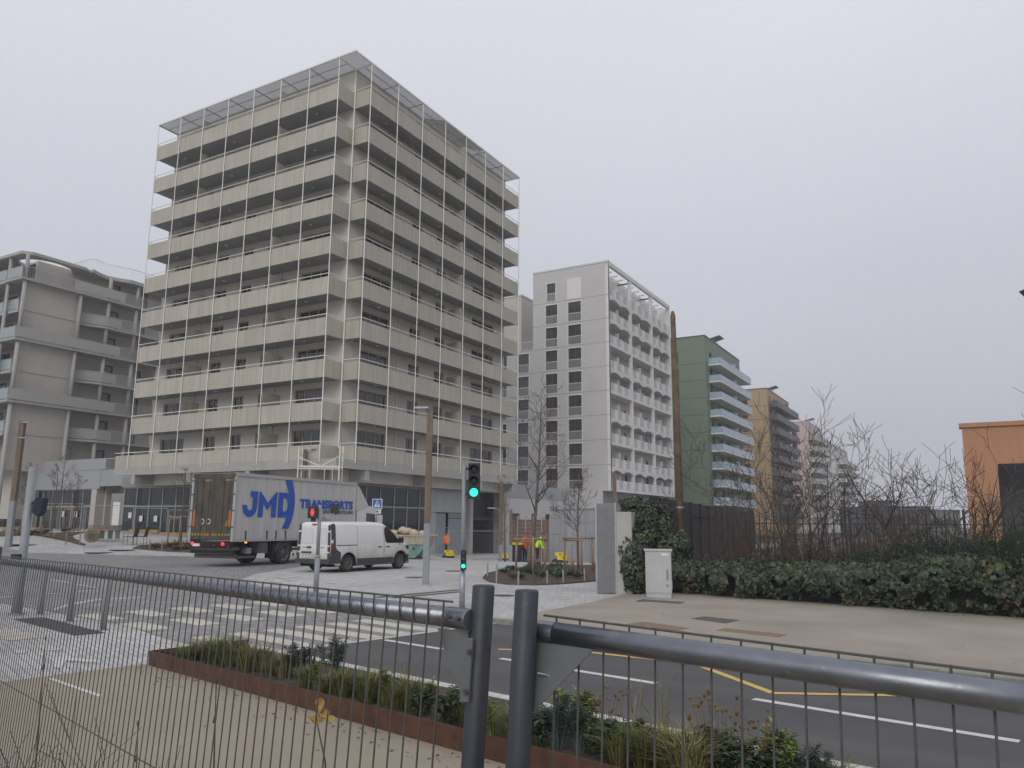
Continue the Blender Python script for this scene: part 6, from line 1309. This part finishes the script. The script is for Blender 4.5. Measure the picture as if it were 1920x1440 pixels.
# ------------------------------------------------------------------ steel-edged planter
m_soil = MAT('planter_soil', (0.065, 0.05, 0.036), .95, .4, 8, 1.0, 30, stain=((0.13, 0.11, 0.06), 12, .55, .7))
T = thing('planter', 'long low planter edged with rust-brown steel plates', 'planter', ST(-3, 5.9, 0))
part('soil', MB().obox(ST(-1.5, 5.84, .05), E1 * 9.5, E2 * .72, Vector((0, 0, .05))), m_soil, T)
for k in range(10):
    s0 = -11.06 + 2.0 * k; part('steel_plate', MB().obox(ST(s0 + 1.0, 5.11, .10), E1 * .998, E2 * .007, Vector((0, 0, .10))), m_corten, T)
part('steel_plate', MB().obox(ST(-11.065, 5.84, .10), E1 * .007, E2 * .735, Vector((0, 0, .10))), m_corten, T)
m_grass = MAT('green_grass_blades', (0.085, 0.115, 0.03), .8, .3, 6, island=.45, hue=.03); m_grassd = MAT('straw_grass_blades', (0.23, 0.19, 0.08), .85, .3, 6, island=.45)
m_euph = MAT('yellow_green_leaves', (0.22, 0.27, 0.04), .7, .25, 6, island=.4, hue=.02); m_dkgr = MAT('dark_green_leaves', (0.045, 0.07, 0.032), .7, .3, 6, island=.45, hue=.02); m_blgr = MAT('blue_green_leaves', (0.055, 0.085, 0.075), .75, .3, 6, island=.4); m_purp = MAT('dark_purple_stems', (0.035, 0.025, 0.025), .8, .3, 6, island=.4); m_seed = MAT('dry_seed_heads', (0.16, 0.10, 0.035), .9, .3, 6, island=.4)
def grass_tuft(r, h, n, rng):
    mb = MB()
    for k in range(n):
        a = rng.uniform(0, 6.28); q = r * .35 * rng.random(); b = Vector((q * math.cos(a), q * math.sin(a), 0)); o = Vector((math.cos(a), math.sin(a), 0)); hh = h * rng.uniform(.55, 1.05); out = r * rng.uniform(.3, 1.1)
        w_ = Vector((-o.y, o.x, 0)) * rng.uniform(.003, .006); p1 = b + o * out * .35 + Vector((0, 0, hh * .65)); p2 = b + o * out + Vector((0, 0, hh * rng.uniform(.7, 1.0)))
        mb.poly(b - w_, b + w_, p1 + w_ * .8, p1 - w_ * .8); mb.poly(p1 - w_ * .8, p1 + w_ * .8, p2)
    return mb
def leafy(r, h, n, ln, wd, rng, upright=.3, stems=7):
    mb = MB()
    for s in range(stems):
        a = rng.uniform(0, 6.28); q = r * rng.uniform(0, .8); top = Vector((q * math.cos(a), q * math.sin(a), h * rng.uniform(.65, 1.05) * (1 - .35 * (q / r) ** 2))); b = top * .25; b.z = 0
        mb.tube([b, b.lerp(top, .5) + Vector((0, 0, .02)), top], [.006, .005, .003], 4, False)
        for k in range(n // stems):
            t = .25 + .75 * math.sqrt(rng.random()); p = b.lerp(top, t); a2 = rng.uniform(0, 6.28); d = Vector((math.cos(a2), math.sin(a2), upright + rng.uniform(-.5, .5))).normalized() * ln * rng.uniform(.6, 1.2); sd = Vector((-math.sin(a2), math.cos(a2), rng.uniform(-.3, .3))) * wd
            mb.poly(p, p + d * .45 - sd, p + d + Vector((0, 0, -.15 * ln)), p + d * .45 + sd)
    return mb
def seedy(r, h, n, rng):
    mb = MB()
    for k in range(n):
        a = rng.uniform(0, 6.28); q = r * math.sqrt(rng.random()); t = Vector((q * math.cos(a), q * math.sin(a), h * rng.uniform(.7, 1.1))); mb.tube([(t.x * .3, t.y * .3, 0), (t.x * .7, t.y * .7, t.z * .6), t], [.004, .003, .002], 3, False); mb.tube([t, t + Vector((0, 0, .02)), t + Vector((0, 0, .03))], [.008, .016, .006], 6)
    return mb
protos = {}
def proto(kind, v):
    if (kind, v) in protos: return protos[(kind, v)]
    rng = random.Random(hash(kind) % 1 + v * 7 + len(kind) * 13)
    if kind == 'grass': r = [('blades', grass_tuft(.32, .42, 190, rng), m_grass), ('dry_blades', grass_tuft(.36, .46, 70, rng), m_grassd)]
    if kind == 'straw': r = [('blades', grass_tuft(.34, .42, 170, rng), m_grassd), ('green_blades', grass_tuft(.3, .38, 70, rng), m_grass)]
    if kind == 'euph': r = [('leaves', leafy(.22, .40, 300, .085, .009, rng, .25, 9), m_dkgr if v == 9 else m_grass), ('bracts', leafy(.20, .44, 190, .06, .010, rng, .5, 8), m_euph)]
    if kind == 'dark': r = [('leaves', leafy(.30, .36, 330, .10, .020, rng, .1, 12), m_dkgr)]
    if kind == 'blue': r = [('leaves', leafy(.28, .42, 620, .09, .006, rng, .7, 14), m_blgr)]
    if kind == 'purple': r = [('stems', leafy(.22, .48, 160, .07, .010, rng, .6, 14), m_purp)]
    if kind == 'seed': r = [('leaves', leafy(.26, .26, 220, .09, .012, rng, .2, 10), m_dkgr), ('seed_heads', seedy(.24, .52, 20, rng), m_seed)]
    if kind == 'wisp': r = [('stalks', grass_tuft(.25, .8, 16, rng), m_grassd)]
    protos[(kind, v)] = [(n, mb.mesh(n, m)) for n, mb, m in r]; return protos[(kind, v)]
PL = {'grass': 'tuft of green grass blades growing in the steel-edged planter', 'straw': 'straw-yellow grass tuft growing in the steel-edged planter', 'euph': 'yellow-green bushy plant in the steel-edged planter', 'dark': 'low dark green broad-leaved plant in the steel-edged planter', 'blue': 'dense blue-green needle-leaved clump in the steel-edged planter', 'purple': 'dark purplish stemmy plant in the steel-edged planter', 'seed': 'plant with dry brown seed heads in the steel-edged planter', 'wisp': 'thin dry grass stalks rising from the steel-edged planter'}
rng = random.Random(77)
def plant(kind, px, py, s=1.0):
    p = G(px, py, .1); T = thing(kind_names[kind], PL[kind], 'plant', p, rng.uniform(0, 6.28), PL[kind].split(' in the')[0].split(' growing')[0].split(' rising')[0])
    for n, me in proto(kind, rng.randrange(3)): link(n, me, T)
    T.scale = (s, s, s * rng.uniform(.9, 1.1))
kind_names = {'grass': 'grass_tuft', 'straw': 'grass_tuft', 'euph': 'bushy_plant', 'dark': 'leafy_plant', 'blue': 'needle_leaved_plant', 'purple': 'stemmy_plant', 'seed': 'seed_head_plant', 'wisp': 'grass_stalks'}
for k, x, y, s in (('grass', 345, 1243, .75), ('grass', 372, 1236, .8), ('grass', 402, 1243, 1.1), ('grass', 430, 1248, 1.15), ('grass', 455, 1252, .9), ('straw', 468, 1258, 1.0), ('grass', 492, 1258, 1.0), ('grass', 512, 1266, .8), ('grass', 425, 1232, .9), ('straw', 530, 1270, .8),
                   ('blue', 546, 1268, .95), ('purple', 566, 1278, .9), ('purple', 580, 1266, .9), ('blue', 622, 1278, 1.2), ('euph', 596, 1292, .8), ('grass', 572, 1290, .7), ('grass', 612, 1300, .7), ('grass', 645, 1305, .9), ('dark', 668, 1306, .7), ('grass', 690, 1318, .95),
                   ('euph', 722, 1318, .95), ('grass', 708, 1302, .8), ('grass', 742, 1330, .7), ('grass', 768, 1330, .9), ('dark', 786, 1342, .8), ('euph', 806, 1338, .8), ('dark', 838, 1358, 1.0), ('dark', 858, 1350, .9), ('grass', 880, 1362, .9), ('euph', 905, 1370, .8), ('euph', 925, 1378, .7), ('wisp', 760, 1322, .8), ('wisp', 690, 1300, .7),
                   ('dark', 1012, 1400, 1.0), ('euph', 1050, 1375, 1.05), ('blue', 1046, 1404, 1.0), ('blue', 1085, 1412, .9), ('euph', 1096, 1385, 1.05), ('dark', 1112, 1412, .9), ('seed', 1135, 1398, .9), ('dark', 1140, 1420, .9), ('grass', 1168, 1428, .95), ('grass', 1160, 1438, .8), ('dark', 1200, 1418, .9), ('grass', 1205, 1436, .8), ('straw', 1248, 1432, 1.0), ('grass', 1262, 1446, 1.0), ('wisp', 1190, 1410, 1.0), ('wisp', 1235, 1416, 1.1),
                   ('straw', 1300, 1450, 1.0), ('seed', 1350, 1450, 1.05), ('dark', 1330, 1440, .9), ('dark', 1368, 1462, 1.0), ('seed', 1412, 1466, .9), ('dark', 1436, 1476, .9), ('euph', 1462, 1470, 1.0), ('euph', 1494, 1486, .9), ('blue', 1520, 1492, .9), ('grass', 1560, 1500, .9), ('straw', 1290, 1470, 1.0), ('dark', 985, 1392, .9), ('grass', 960, 1390, .9)):
    plant(k, x, y, s * .92)
# bare stalks and twigs by the gate
def twig_plant(px, py, dep, label, seed, n, h, lev, spread=.5, name='twig_bush'):
    q = D(px, py, dep); T = thing(name, label, 'shrub', (q.x, q.y, 0.012)); r_ = random.Random(seed); mb = MB()
    for k in range(n): a = r_.uniform(0, 6.28); branch(mb, Vector((.05 * math.cos(a), .05 * math.sin(a), 0)), Vector((math.cos(a) * spread, math.sin(a) * spread, 1)), h * r_.uniform(.6, 1.0), .008, lev, r_, 5, .55, .2, (2, 4), 5, .10, .0016)
    part('twigs', mb, m_twig, T, True, True); return T
twig_plant(118, 1440, 3.9, 'bare brown twig bush beside the near gate', 3, 8, .80, 2, .30)
twig_plant(60, 1440, 4.1, 'low tangle of bare twigs next to the twig bush by the gate', 8, 5, .55, 2, .5)
for k, (x, y0, dep, lb) in enumerate(((85, 1205, 3.9, 'single thin dry stalk rising highest from the twig bush'), (405, 1288, 3.0, 'thin dark stalk with small buds behind the gate wires'), (258, 1368, 3.0, 'short dark bare stem behind the gate wires'))):
    q = D(x, y0, dep); T = thing('dry_stalk', lb, 'plant', (q.x, q.y, .012)); hh = q.z; b_ = random.Random(k)
    part('stem', MB().tube([(.03, 0, 0), (.02 + b_.uniform(-.03, .03), 0, hh * .4), (b_.uniform(-.02, .03), 0, hh * .75), (0, 0, hh)], [.006, .005, .004, .002], 5), m_twig, T, True, True)
    part('bud', MB().tube([(0, 0, hh), (0, 0, hh + .012), (0, 0, hh + .02)], [.003, .006, .001], 5).tube([(.0, 0, hh * .9), (.008, 0, hh * .92)], .004, 4), m_twig, T, local=True)
q = D(592, 1352, 2.7); T = thing('leafy_stalk', 'thin stalk with four withered yellow-brown leaves behind the gate wires', 'plant', (q.x + .03, q.y, .012)); hh = q.z
part('stem', MB().tube([(.04, 0, 0), (.05, 0, hh * .6), (.02, 0, hh * .9), (-.03, 0, hh)], [.005, .004, .003, .002], 5), m_twig, T, True, True)
m_wl = MAT('withered_leaf', (0.30, 0.19, 0.05), .7, .3, 30, .3, 60)
for dx, dz, sx, sz, yy_ in ((-0.0165, 0.033, 0.0138, 0.0275, 0.0), (-0.0385, -0.011, 0.0303, 0.0138, 0.0055), (0.022, 0.0055, 0.0303, 0.0088, -0.0055), (-0.0055, 0.011, 0.0165, 0.0165, 0.011)):
    mb = MB(); pts = [(dx + sx * math.cos(a) * (1 + .2 * math.cos(3 * a)), yy_ + .012 * math.sin(2 * a), hh + dz + sz * math.sin(a)) for a in [k * math.pi / 6 for k in range(12)]]; c = (dx, yy_ - .008, hh + dz)
    for a, b in zip(pts, pts[1:] + pts[:1]): mb.poly(c, a, b)
    part('leaf', mb, m_wl, T, local=True)

# ------------------------------------------------------------------ lattice wall, concrete wall, palisade, ivy
a, b = G(1119, 1113), G(1156, 1114); d = (b - a).normalized(); n = Vector((-d.y, d.x, 0)); ln = (b - a).length
T = thing('lattice_screen', 'tall grey expanded-metal lattice screen at the end of the concrete wall', 'screen', (a + b) / 2)
m_lat = MAT('lattice_steel', (0.40, 0.41, 0.43), .5, .1, 6, metal=.3)
part('shadow_backing', MB().obox((a + b) / 2 + n * .10 + Vector((0, 0, 1.27)), d * ln / 2, n * .02, Vector((0, 0, 1.27))), MAT('lattice_shadow_sheet', (0.10, 0.10, 0.11), .8), T)  # dark sheet added behind the slats, its colour standing in for shade
mb = MB()
for k in range(-12, 62):
    z0 = k * .048; p = a + Vector((0, 0, z0)); q = b + Vector((0, 0, z0 - .32)); t0, t1 = 0, 1
    for (t, z) in ((0, z0), (1, z0 - .32)): pass
    def zc_(t): return z0 - .32 * t
    if zc_(0) < .02: continue
    if zc_(1) < .02: t1 = (z0 - .02) / .32
    if zc_(0) > 2.54: t0 = (z0 - 2.54) / .32
    if t1 <= t0: continue
    P0 = a.lerp(b, t0); P1 = a.lerp(b, t1); P0.z = zc_(t0); P1.z = zc_(t1); mb.obox((P0 + P1) / 2, (P1 - P0) / 2, n * .02, Vector((0, 0, .011)))
part('diagonal_slats', mb, m_lat, T)
fr = MB()
for p in (a, b): fr.obox((p.x, p.y, 1.28), d * .02, n * .03, Vector((0, 0, 1.28)))
part('frame', fr, m_lat, T)
c0 = G(1172, 1115); T = thing('concrete_wall', 'pale concrete wall end beside the lattice screen, ivy creeping over it', 'wall', c0); hdg = Vector((-.146, .989, 0)); sd_ = Vector((hdg.y, -hdg.x, 0))
part('wall', MB().obox(c0 + hdg * 1.2 + Vector((0, 0, 1.15)), sd_ * .22, hdg * 1.2, Vector((0, 0, 1.15))), m_conc, T)
m_pal = MAT('black_palisade', (0.018, 0.018, 0.021), .6, .2, 5)
T = thing('palisade_fence', 'tall black palisade fence running along the street behind the ivy', 'fence', c0 + sd_ * .8 + hdg * 1.5)
P0 = c0 + sd_ * .55 + hdg * 1.0
for k in range(15):
    mb = MB(); s0 = k * 2.5
    for j in range(21): p = P0 + hdg * (s0 + .119 * j); mb.obox((p.x, p.y, 1.4), hdg * .034, sd_ * .008, Vector((0, 0, 1.36 + .02 * ((j * 7) % 3))))
    part('pale_panel', mb, m_pal, T); mb = MB()
    for z in (.4, 2.3): mb.obox(P0 + hdg * (s0 + 1.25) + sd_ * .03 + Vector((0, 0, z)), hdg * 1.25, sd_ * .02, Vector((0, 0, .025)))
    part('rail', mb, m_pal, T); p = P0 + hdg * s0 + sd_ * .05; part('post', MB().obox((p.x, p.y, 1.4), hdg * .05, sd_ * .05, Vector((0, 0, 1.4))), m_pal, T)
T = thing('railing_fence', 'dark vertical bar fence standing behind the ivy hedge', 'fence', ST(2, 20.8, .1)); m_bar = MAT('dark_iron_bar', (0.03, 0.026, 0.025), .7, .2, 6)
for k in range(9):
    mb = MB(); s0 = -9.5 + 2.6 * k
    for j in range(13): p = ST(s0 + .2 * j, 20.9, 0); mb.tube([(p.x, p.y, .1), (p.x, p.y, 2.2), (p.x, p.y, 2.34)], [.016, .016, .004], 5, False)
    for z in (.35, 2.0): mb.tube([ST(s0, 20.9, z), ST(s0 + 2.6, 20.9, z)], .015, 4)
    part('bar_panel', mb, m_bar, T); p = ST(s0, 20.92, 0); part('post', MB().box(p.x - .03, p.x + .03, p.y - .03, p.y + .03, .05, 2.35), m_bar, T)
m_ivy = MAT('ivy_leaves', (0.024, 0.040, 0.018), .55, .45, 1.6, island=.7, hue=.025, spec=.5); m_ivyl = MAT('fresh_ivy_leaves', (0.07, 0.095, 0.032), .55, .3, 2, island=.45, hue=.02); m_core = MAT('hedge_shade_core', (0.012, 0.016, 0.009), .95, .3, 3)  # m_core is near-black filler: the foliage's inner shade put into its colour
def ivy_leaf(mb, p, nr, s, rng):
    nr = nr.normalized(); t = nr.cross(Vector((rng.uniform(-1, 1), rng.uniform(-1, 1), rng.uniform(-1, 1)))); t.normalize(); b = nr.cross(t); dr = Vector((0, 0, -1)); dr = dr - nr * dr.dot(nr)
    if dr.length > .1: b = (dr.normalized() * .7 + b * .5).normalized(); t = nr.cross(b).normalized()
    mb.poly(p - b * s * .5, p + t * s * .55 - b * s * .1 - nr * s * .1, p + b * s * .75 - nr * s * .05, p - t * s * .55 - b * s * .1 - nr * s * .1)
def hedge_h(s): return .92 + .10 * noise.noise(Vector((s * .7, 3.1, 0))) + .08 * noise.noise(Vector((s * 2.3, 1.1, 0))) + .14 * smooth(-8.5, -6.5, s) + .28 * smooth(-6.2, -4, s)
T = thing('ivy_hedge', 'long dark green ivy hedge along the back of the beige pavement', 'hedge', ST(-4, 20, .1)); rng = random.Random(9)
S0, S1 = -11.4, 4.0
mb = MB(); kk = [S0 + .6 * k for k in range(int((S1 - S0) / .6) + 1)]
for s_a, s_b in zip(kk, kk[1:]):
    ha, hb = hedge_h(s_a) - .14, hedge_h(s_b) - .14; mb.poly(ST(s_a, 19.75, .1), ST(s_b, 19.75, .1), ST(s_b, 19.8, hb), ST(s_a, 19.8, ha)); mb.poly(ST(s_a, 19.8, ha), ST(s_b, 19.8, hb), ST(s_b, 20.7, hb), ST(s_a, 20.7, ha))
    mb.poly(ST(s_b, 20.7, .1), ST(s_a, 20.7, .1), ST(s_a, 20.7, ha), ST(s_b, 20.7, hb))
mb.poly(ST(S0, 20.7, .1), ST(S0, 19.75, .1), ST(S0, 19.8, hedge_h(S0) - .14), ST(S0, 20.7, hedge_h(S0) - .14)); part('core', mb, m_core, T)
lv, lf_, ld_ = MB(), MB(), MB()
for k in range(17000):
    s = rng.uniform(S0, S1); h = hedge_h(s); u = rng.random()
    if u < .66:
        z = .08 + (h - .08) * rng.random() ** .7; bulge = .26 * math.sin(math.pi * min(1, (z / h) ** 1.5)) + .26 * noise.noise(Vector((s * 1.1, z * 1.6, 5))) + .1 * noise.noise(Vector((s * 3.1, z * 3.6, 2))); t = 19.62 - bulge + rng.uniform(-.07, .07); nr = -E2 + Vector((0, 0, .5)) + Vector((rng.uniform(-.6, .6), rng.uniform(-.6, .6), rng.uniform(-.4, .6)))
    else: t = rng.uniform(19.55, 20.8); z = h - .05 + rng.uniform(-.06, .1) + .05 * noise.noise(Vector((s * 3, t * 3, 0))); nr = Vector((rng.uniform(-.7, .7), rng.uniform(-.9, .4), 1))
    if u < .66 and z < h * .75 and noise.noise(Vector((s * 2.7, z * 3.2, 9))) < -.16 - .2 * (z / h - .4): continue
    ivy_leaf(ld_ if rng.random() < .05 + .12 * (1 - z / h) else lf_ if (z > h - .16 and rng.random() < .30) or rng.random() < .03 else lv, ST(s, t, max(.12, z)), nr, rng.choice((.045, .06, .08, .10, .125)) * rng.uniform(.85, 1.15), rng)
o = part('ivy_leaves', lv, m_ivy, T); o['kind'] = 'stuff'; o = part('fresh_leaves', lf_, m_ivyl, T); o['kind'] = 'stuff'; o = part('dead_leaves', ld_, MAT('dead_ivy_leaves', (0.085, 0.06, 0.035), .85, .3, 3, island=.5), T); o['kind'] = 'stuff'
sp_ = MB()
for k in range(420):
    s = rng.uniform(S0, S1); h = hedge_h(s); t = rng.uniform(19.3, 20.7); p = ST(s, t, h - .1); l1 = Vector((rng.uniform(-.2, .2), rng.uniform(-.25, .1), rng.uniform(.12, .45))); sp_.tube([p, p + l1 * .6, p + l1], [.006, .004, .002], 3, False)
    for j in range(4): ivy_leaf(sp_, p + l1 * (.4 + .2 * j), Vector((rng.uniform(-1, 1), rng.uniform(-1, 1), .6)), rng.uniform(.03, .07), rng)
o = part('loose_sprigs', sp_, m_ivy, T); o['kind'] = 'stuff'
# leaf litter and grit along the hedge foot, the kerb and the planter edge
lt = MB(); rl = random.Random(51)
for k in range(1500):
    q = rl.random()
    if q < .45: p = ST(rl.uniform(-11.5, 1), 19.35 - abs(rl.gauss(0, .28)), .104)
    elif q < .7: p = ST(rl.uniform(-11.2, 2), 5.05 - abs(rl.gauss(0, .25)), .016)
    elif q < .85: p = ST(rl.uniform(-10.8, 2), 11.7 - abs(rl.gauss(0, .12)), .014)
    else: p = ST(rl.uniform(-10.8, 3), rl.uniform(-1, 5) if rl.random() < .5 else rl.uniform(12, 19), 0); p.z = .016 if p.dot(E2) < 6 else .104
    a = rl.uniform(0, 6.28); r_ = rl.uniform(.008, .03); u = Vector((math.cos(a), math.sin(a), rl.uniform(-.2, .3))) * r_; v = Vector((-math.sin(a), math.cos(a), rl.uniform(-.2, .2))) * r_ * .5; p.z += .004
    lt.poly(p - u, p - v, p + u, p + v)
o = link('leaf_litter', lt.mesh('leaf_litter', MAT('litter', (0.12, 0.085, 0.045), .9, .3, 6, island=.6))); o['kind'] = 'stuff'
# tall ivy mass over the wall and fence corner
T = thing('ivy_mass', 'tall ivy mass climbing over the concrete wall and fence corner', 'ivy', G(1195, 1115)); lv, lf_ = MB(), MB(); rng = random.Random(12)
blobs = [(1205, 985, 23.4, .55, .75), (1200, 1040, 22.9, .55, .8), (1193, 1085, 22.7, .42, .6), (1235, 1000, 23.6, .55, .6), (1250, 1050, 23.0, .5, .7), (1195, 952, 23.8, .5, .3), (1230, 958, 24.2, .5, .3), (1268, 1030, 23.4, .45, .5), (1262, 1085, 22.6, .4, .6), (1225, 1090, 22.9, .5, .6), (1180, 945, 23.5, .3, .18), (1175, 1010, 22.8, .16, .3), (1172, 1060, 22.7, .14, .3)]
cores = MB()
for px, py, dp, rx, rz in blobs:
    c = D(px, py, dp); c.z = max(c.z, rz * .6); lump(cores, c, (rx * .82, rx * .82, rz * .82), px * .1, 10, 6)
    for k in range(int(1100 * rx * rz / .3)):
        v = Vector((rng.gauss(0, 1), rng.gauss(0, 1), rng.gauss(0, 1))).normalized(); sc_ = 1 + .3 * noise.noise(v * 2.5 + Vector((px * .1, 0, 0))); p = c + Vector((v.x * rx, v.y * rx, v.z * rz)) * sc_ * rng.uniform(.88, 1.08)
        if p.z < .1: continue
        ivy_leaf(lf_ if (v.z > .5 and rng.random() < .5) or rng.random() < .04 else lv, p, v + Vector((rng.uniform(-.5, .5), rng.uniform(-.5, .5), rng.uniform(-.2, .6))), rng.uniform(.05, .1), rng)
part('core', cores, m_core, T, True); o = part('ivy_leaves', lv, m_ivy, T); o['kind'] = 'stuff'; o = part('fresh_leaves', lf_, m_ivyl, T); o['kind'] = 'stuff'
# dark evergreen bush at the right end of the hedge
T = thing('evergreen_bush', 'dark dense evergreen bush rising above the right end of the ivy hedge', 'bush', ST(-3.5, 20.2, .1)); lv = MB(); cores = MB()
for s, t, z, rx, rz in ((-5.6, 20.6, .95, .7, .75), (-4.9, 20.4, .9, .8, .95), (-4.0, 20.2, .9, .95, 1.05), (-2.9, 20.3, 1.0, 1.1, 1.2), (-6.6, 20.9, .8, .6, .6), (-1.5, 20.4, 1.1, 1.2, 1.2)):
    c = ST(s, t, z); lump(cores, c, (rx * .75, rx * .6, rz * .75), s, 10, 6)
    for k in range(int(1900 * rx * rz)):
        v = Vector((rng.gauss(0, 1), rng.gauss(0, 1), rng.gauss(0, 1))).normalized(); p = c + Vector((v.x * rx, v.y * rx * .8, v.z * rz)) * rng.uniform(.75, 1.15) * (1 + .35 * noise.noise(v * 2.2 + Vector((s, 0, 0))))
        if p.z < .12: continue
        a = rng.uniform(0, 6.28); dd = (v + Vector((rng.uniform(-.8, .8), rng.uniform(-.8, .8), rng.uniform(-.2, .9)))).normalized() * rng.uniform(.05, .13); sd2 = dd.cross(Vector((rng.uniform(-1, 1), rng.uniform(-1, 1), 1))).normalized() * .014
        lv.poly(p, p + dd * .5 + sd2, p + dd, p + dd * .5 - sd2)
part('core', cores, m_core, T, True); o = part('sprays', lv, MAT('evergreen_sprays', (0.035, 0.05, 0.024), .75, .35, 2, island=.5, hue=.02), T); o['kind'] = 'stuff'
# bare shrubs of the waste ground
def bare_shrub(px, py, dep, h, label, seed, n, spread, lev=3, r=.035, kids=(3, 4), up=.10):
    q = D(px, py, dep); T = thing('bare_shrub', label, 'shrub', (q.x, q.y, .05)); rg = random.Random(seed)
    st = MB(); mb = MB()
    for k in range(n):
        a = 6.28 * k / n + rg.uniform(-.4, .4); sp = spread * rg.uniform(.35, 1.1); branch(mb, Vector((.25 * math.cos(a), .25 * math.sin(a), 0)), Vector((math.cos(a) * sp, math.sin(a) * sp, 1)), h * rg.uniform(.62, .95), 1.35 * r * rg.uniform(.6, 1), lev, rg, 5, .62, up, kids, 7, .21, .0065, .62)
    st.tube([(0, 0, -.1), (0, 0, .5)], [.22, .12], 8); part('stool', st, m_bark, T, True, True); part('branches', mb, m_twig, T, True, True)
bare_shrub(1500, 1040, 25, 4.6, 'bare shrub of many upright twigs in front of the tan brick tower', 31, 8, .5, 3, .028)
bare_shrub(1420, 1040, 24, 3.2, 'lower bare shrub in front of the green tower', 32, 8, .75, 3, .025)
bare_shrub(1620, 1045, 22.5, 3.4, 'bare shrub with arching branches between the towers and the sky', 33, 6, .85, 3, .032)
bare_shrub(1745, 1040, 22, 4.2, 'largest bare shrub with thick curved branches against the sky', 34, 7, .75, 3, .05)
bare_shrub(1850, 1045, 21, 3.6, 'bare shrub in front of the orange building', 35, 5, .6, 3, .035)
bare_shrub(1330, 1030, 26, 2.8, 'thin bare shrub behind the tall wooden pole', 36, 5, .9, 2, .02)
tw = MB(); rg = random.Random(44)
for k in range(3200):
    s = rg.uniform(-11.5, 1.5); t = rg.uniform(21.2, 26.5); p = ST(s, t, .05); h = rg.uniform(.7, 2.0) * (1 - .15 * smooth(-6, -2, s)); l1 = Vector((rg.uniform(-.3, .3), rg.uniform(-.3, .3), 0)); tw.tube([p, p + l1 * .4 + Vector((0, 0, h * .55)), p + l1 + Vector((0, 0, h))], [.010, .007, .004], 3, False)
o = link('bramble_thicket', tw.mesh('bramble_thicket', MAT('reddish_twig', (0.075, 0.045, 0.035), .9, .3, 4, island=.4))); o['kind'] = 'stuff'
o = link('undergrowth', None) if False else None
# ------------------------------------------------------------------ haze in the air
hz = MB().box(-140, 130, -40, 345, -1.65, 42)
m = bpy.data.materials.new('haze_air'); m.use_nodes = True; t = m.node_tree; t.nodes.remove(t.nodes['Principled BSDF'])
pv_ = N(t, 'ShaderNodeVolumePrincipled'); pv_.inputs['Color'].default_value = (0.86, 0.88, 0.92, 1); pv_.inputs['Density'].default_value = 0.0012; pv_.inputs['Anisotropy'].default_value = 0.2
t.links.new(pv_.outputs[0], t.nodes['Material Output'].inputs['Volume'])
o = link('haze', hz.mesh('haze', m)); o['kind'] = 'stuff'
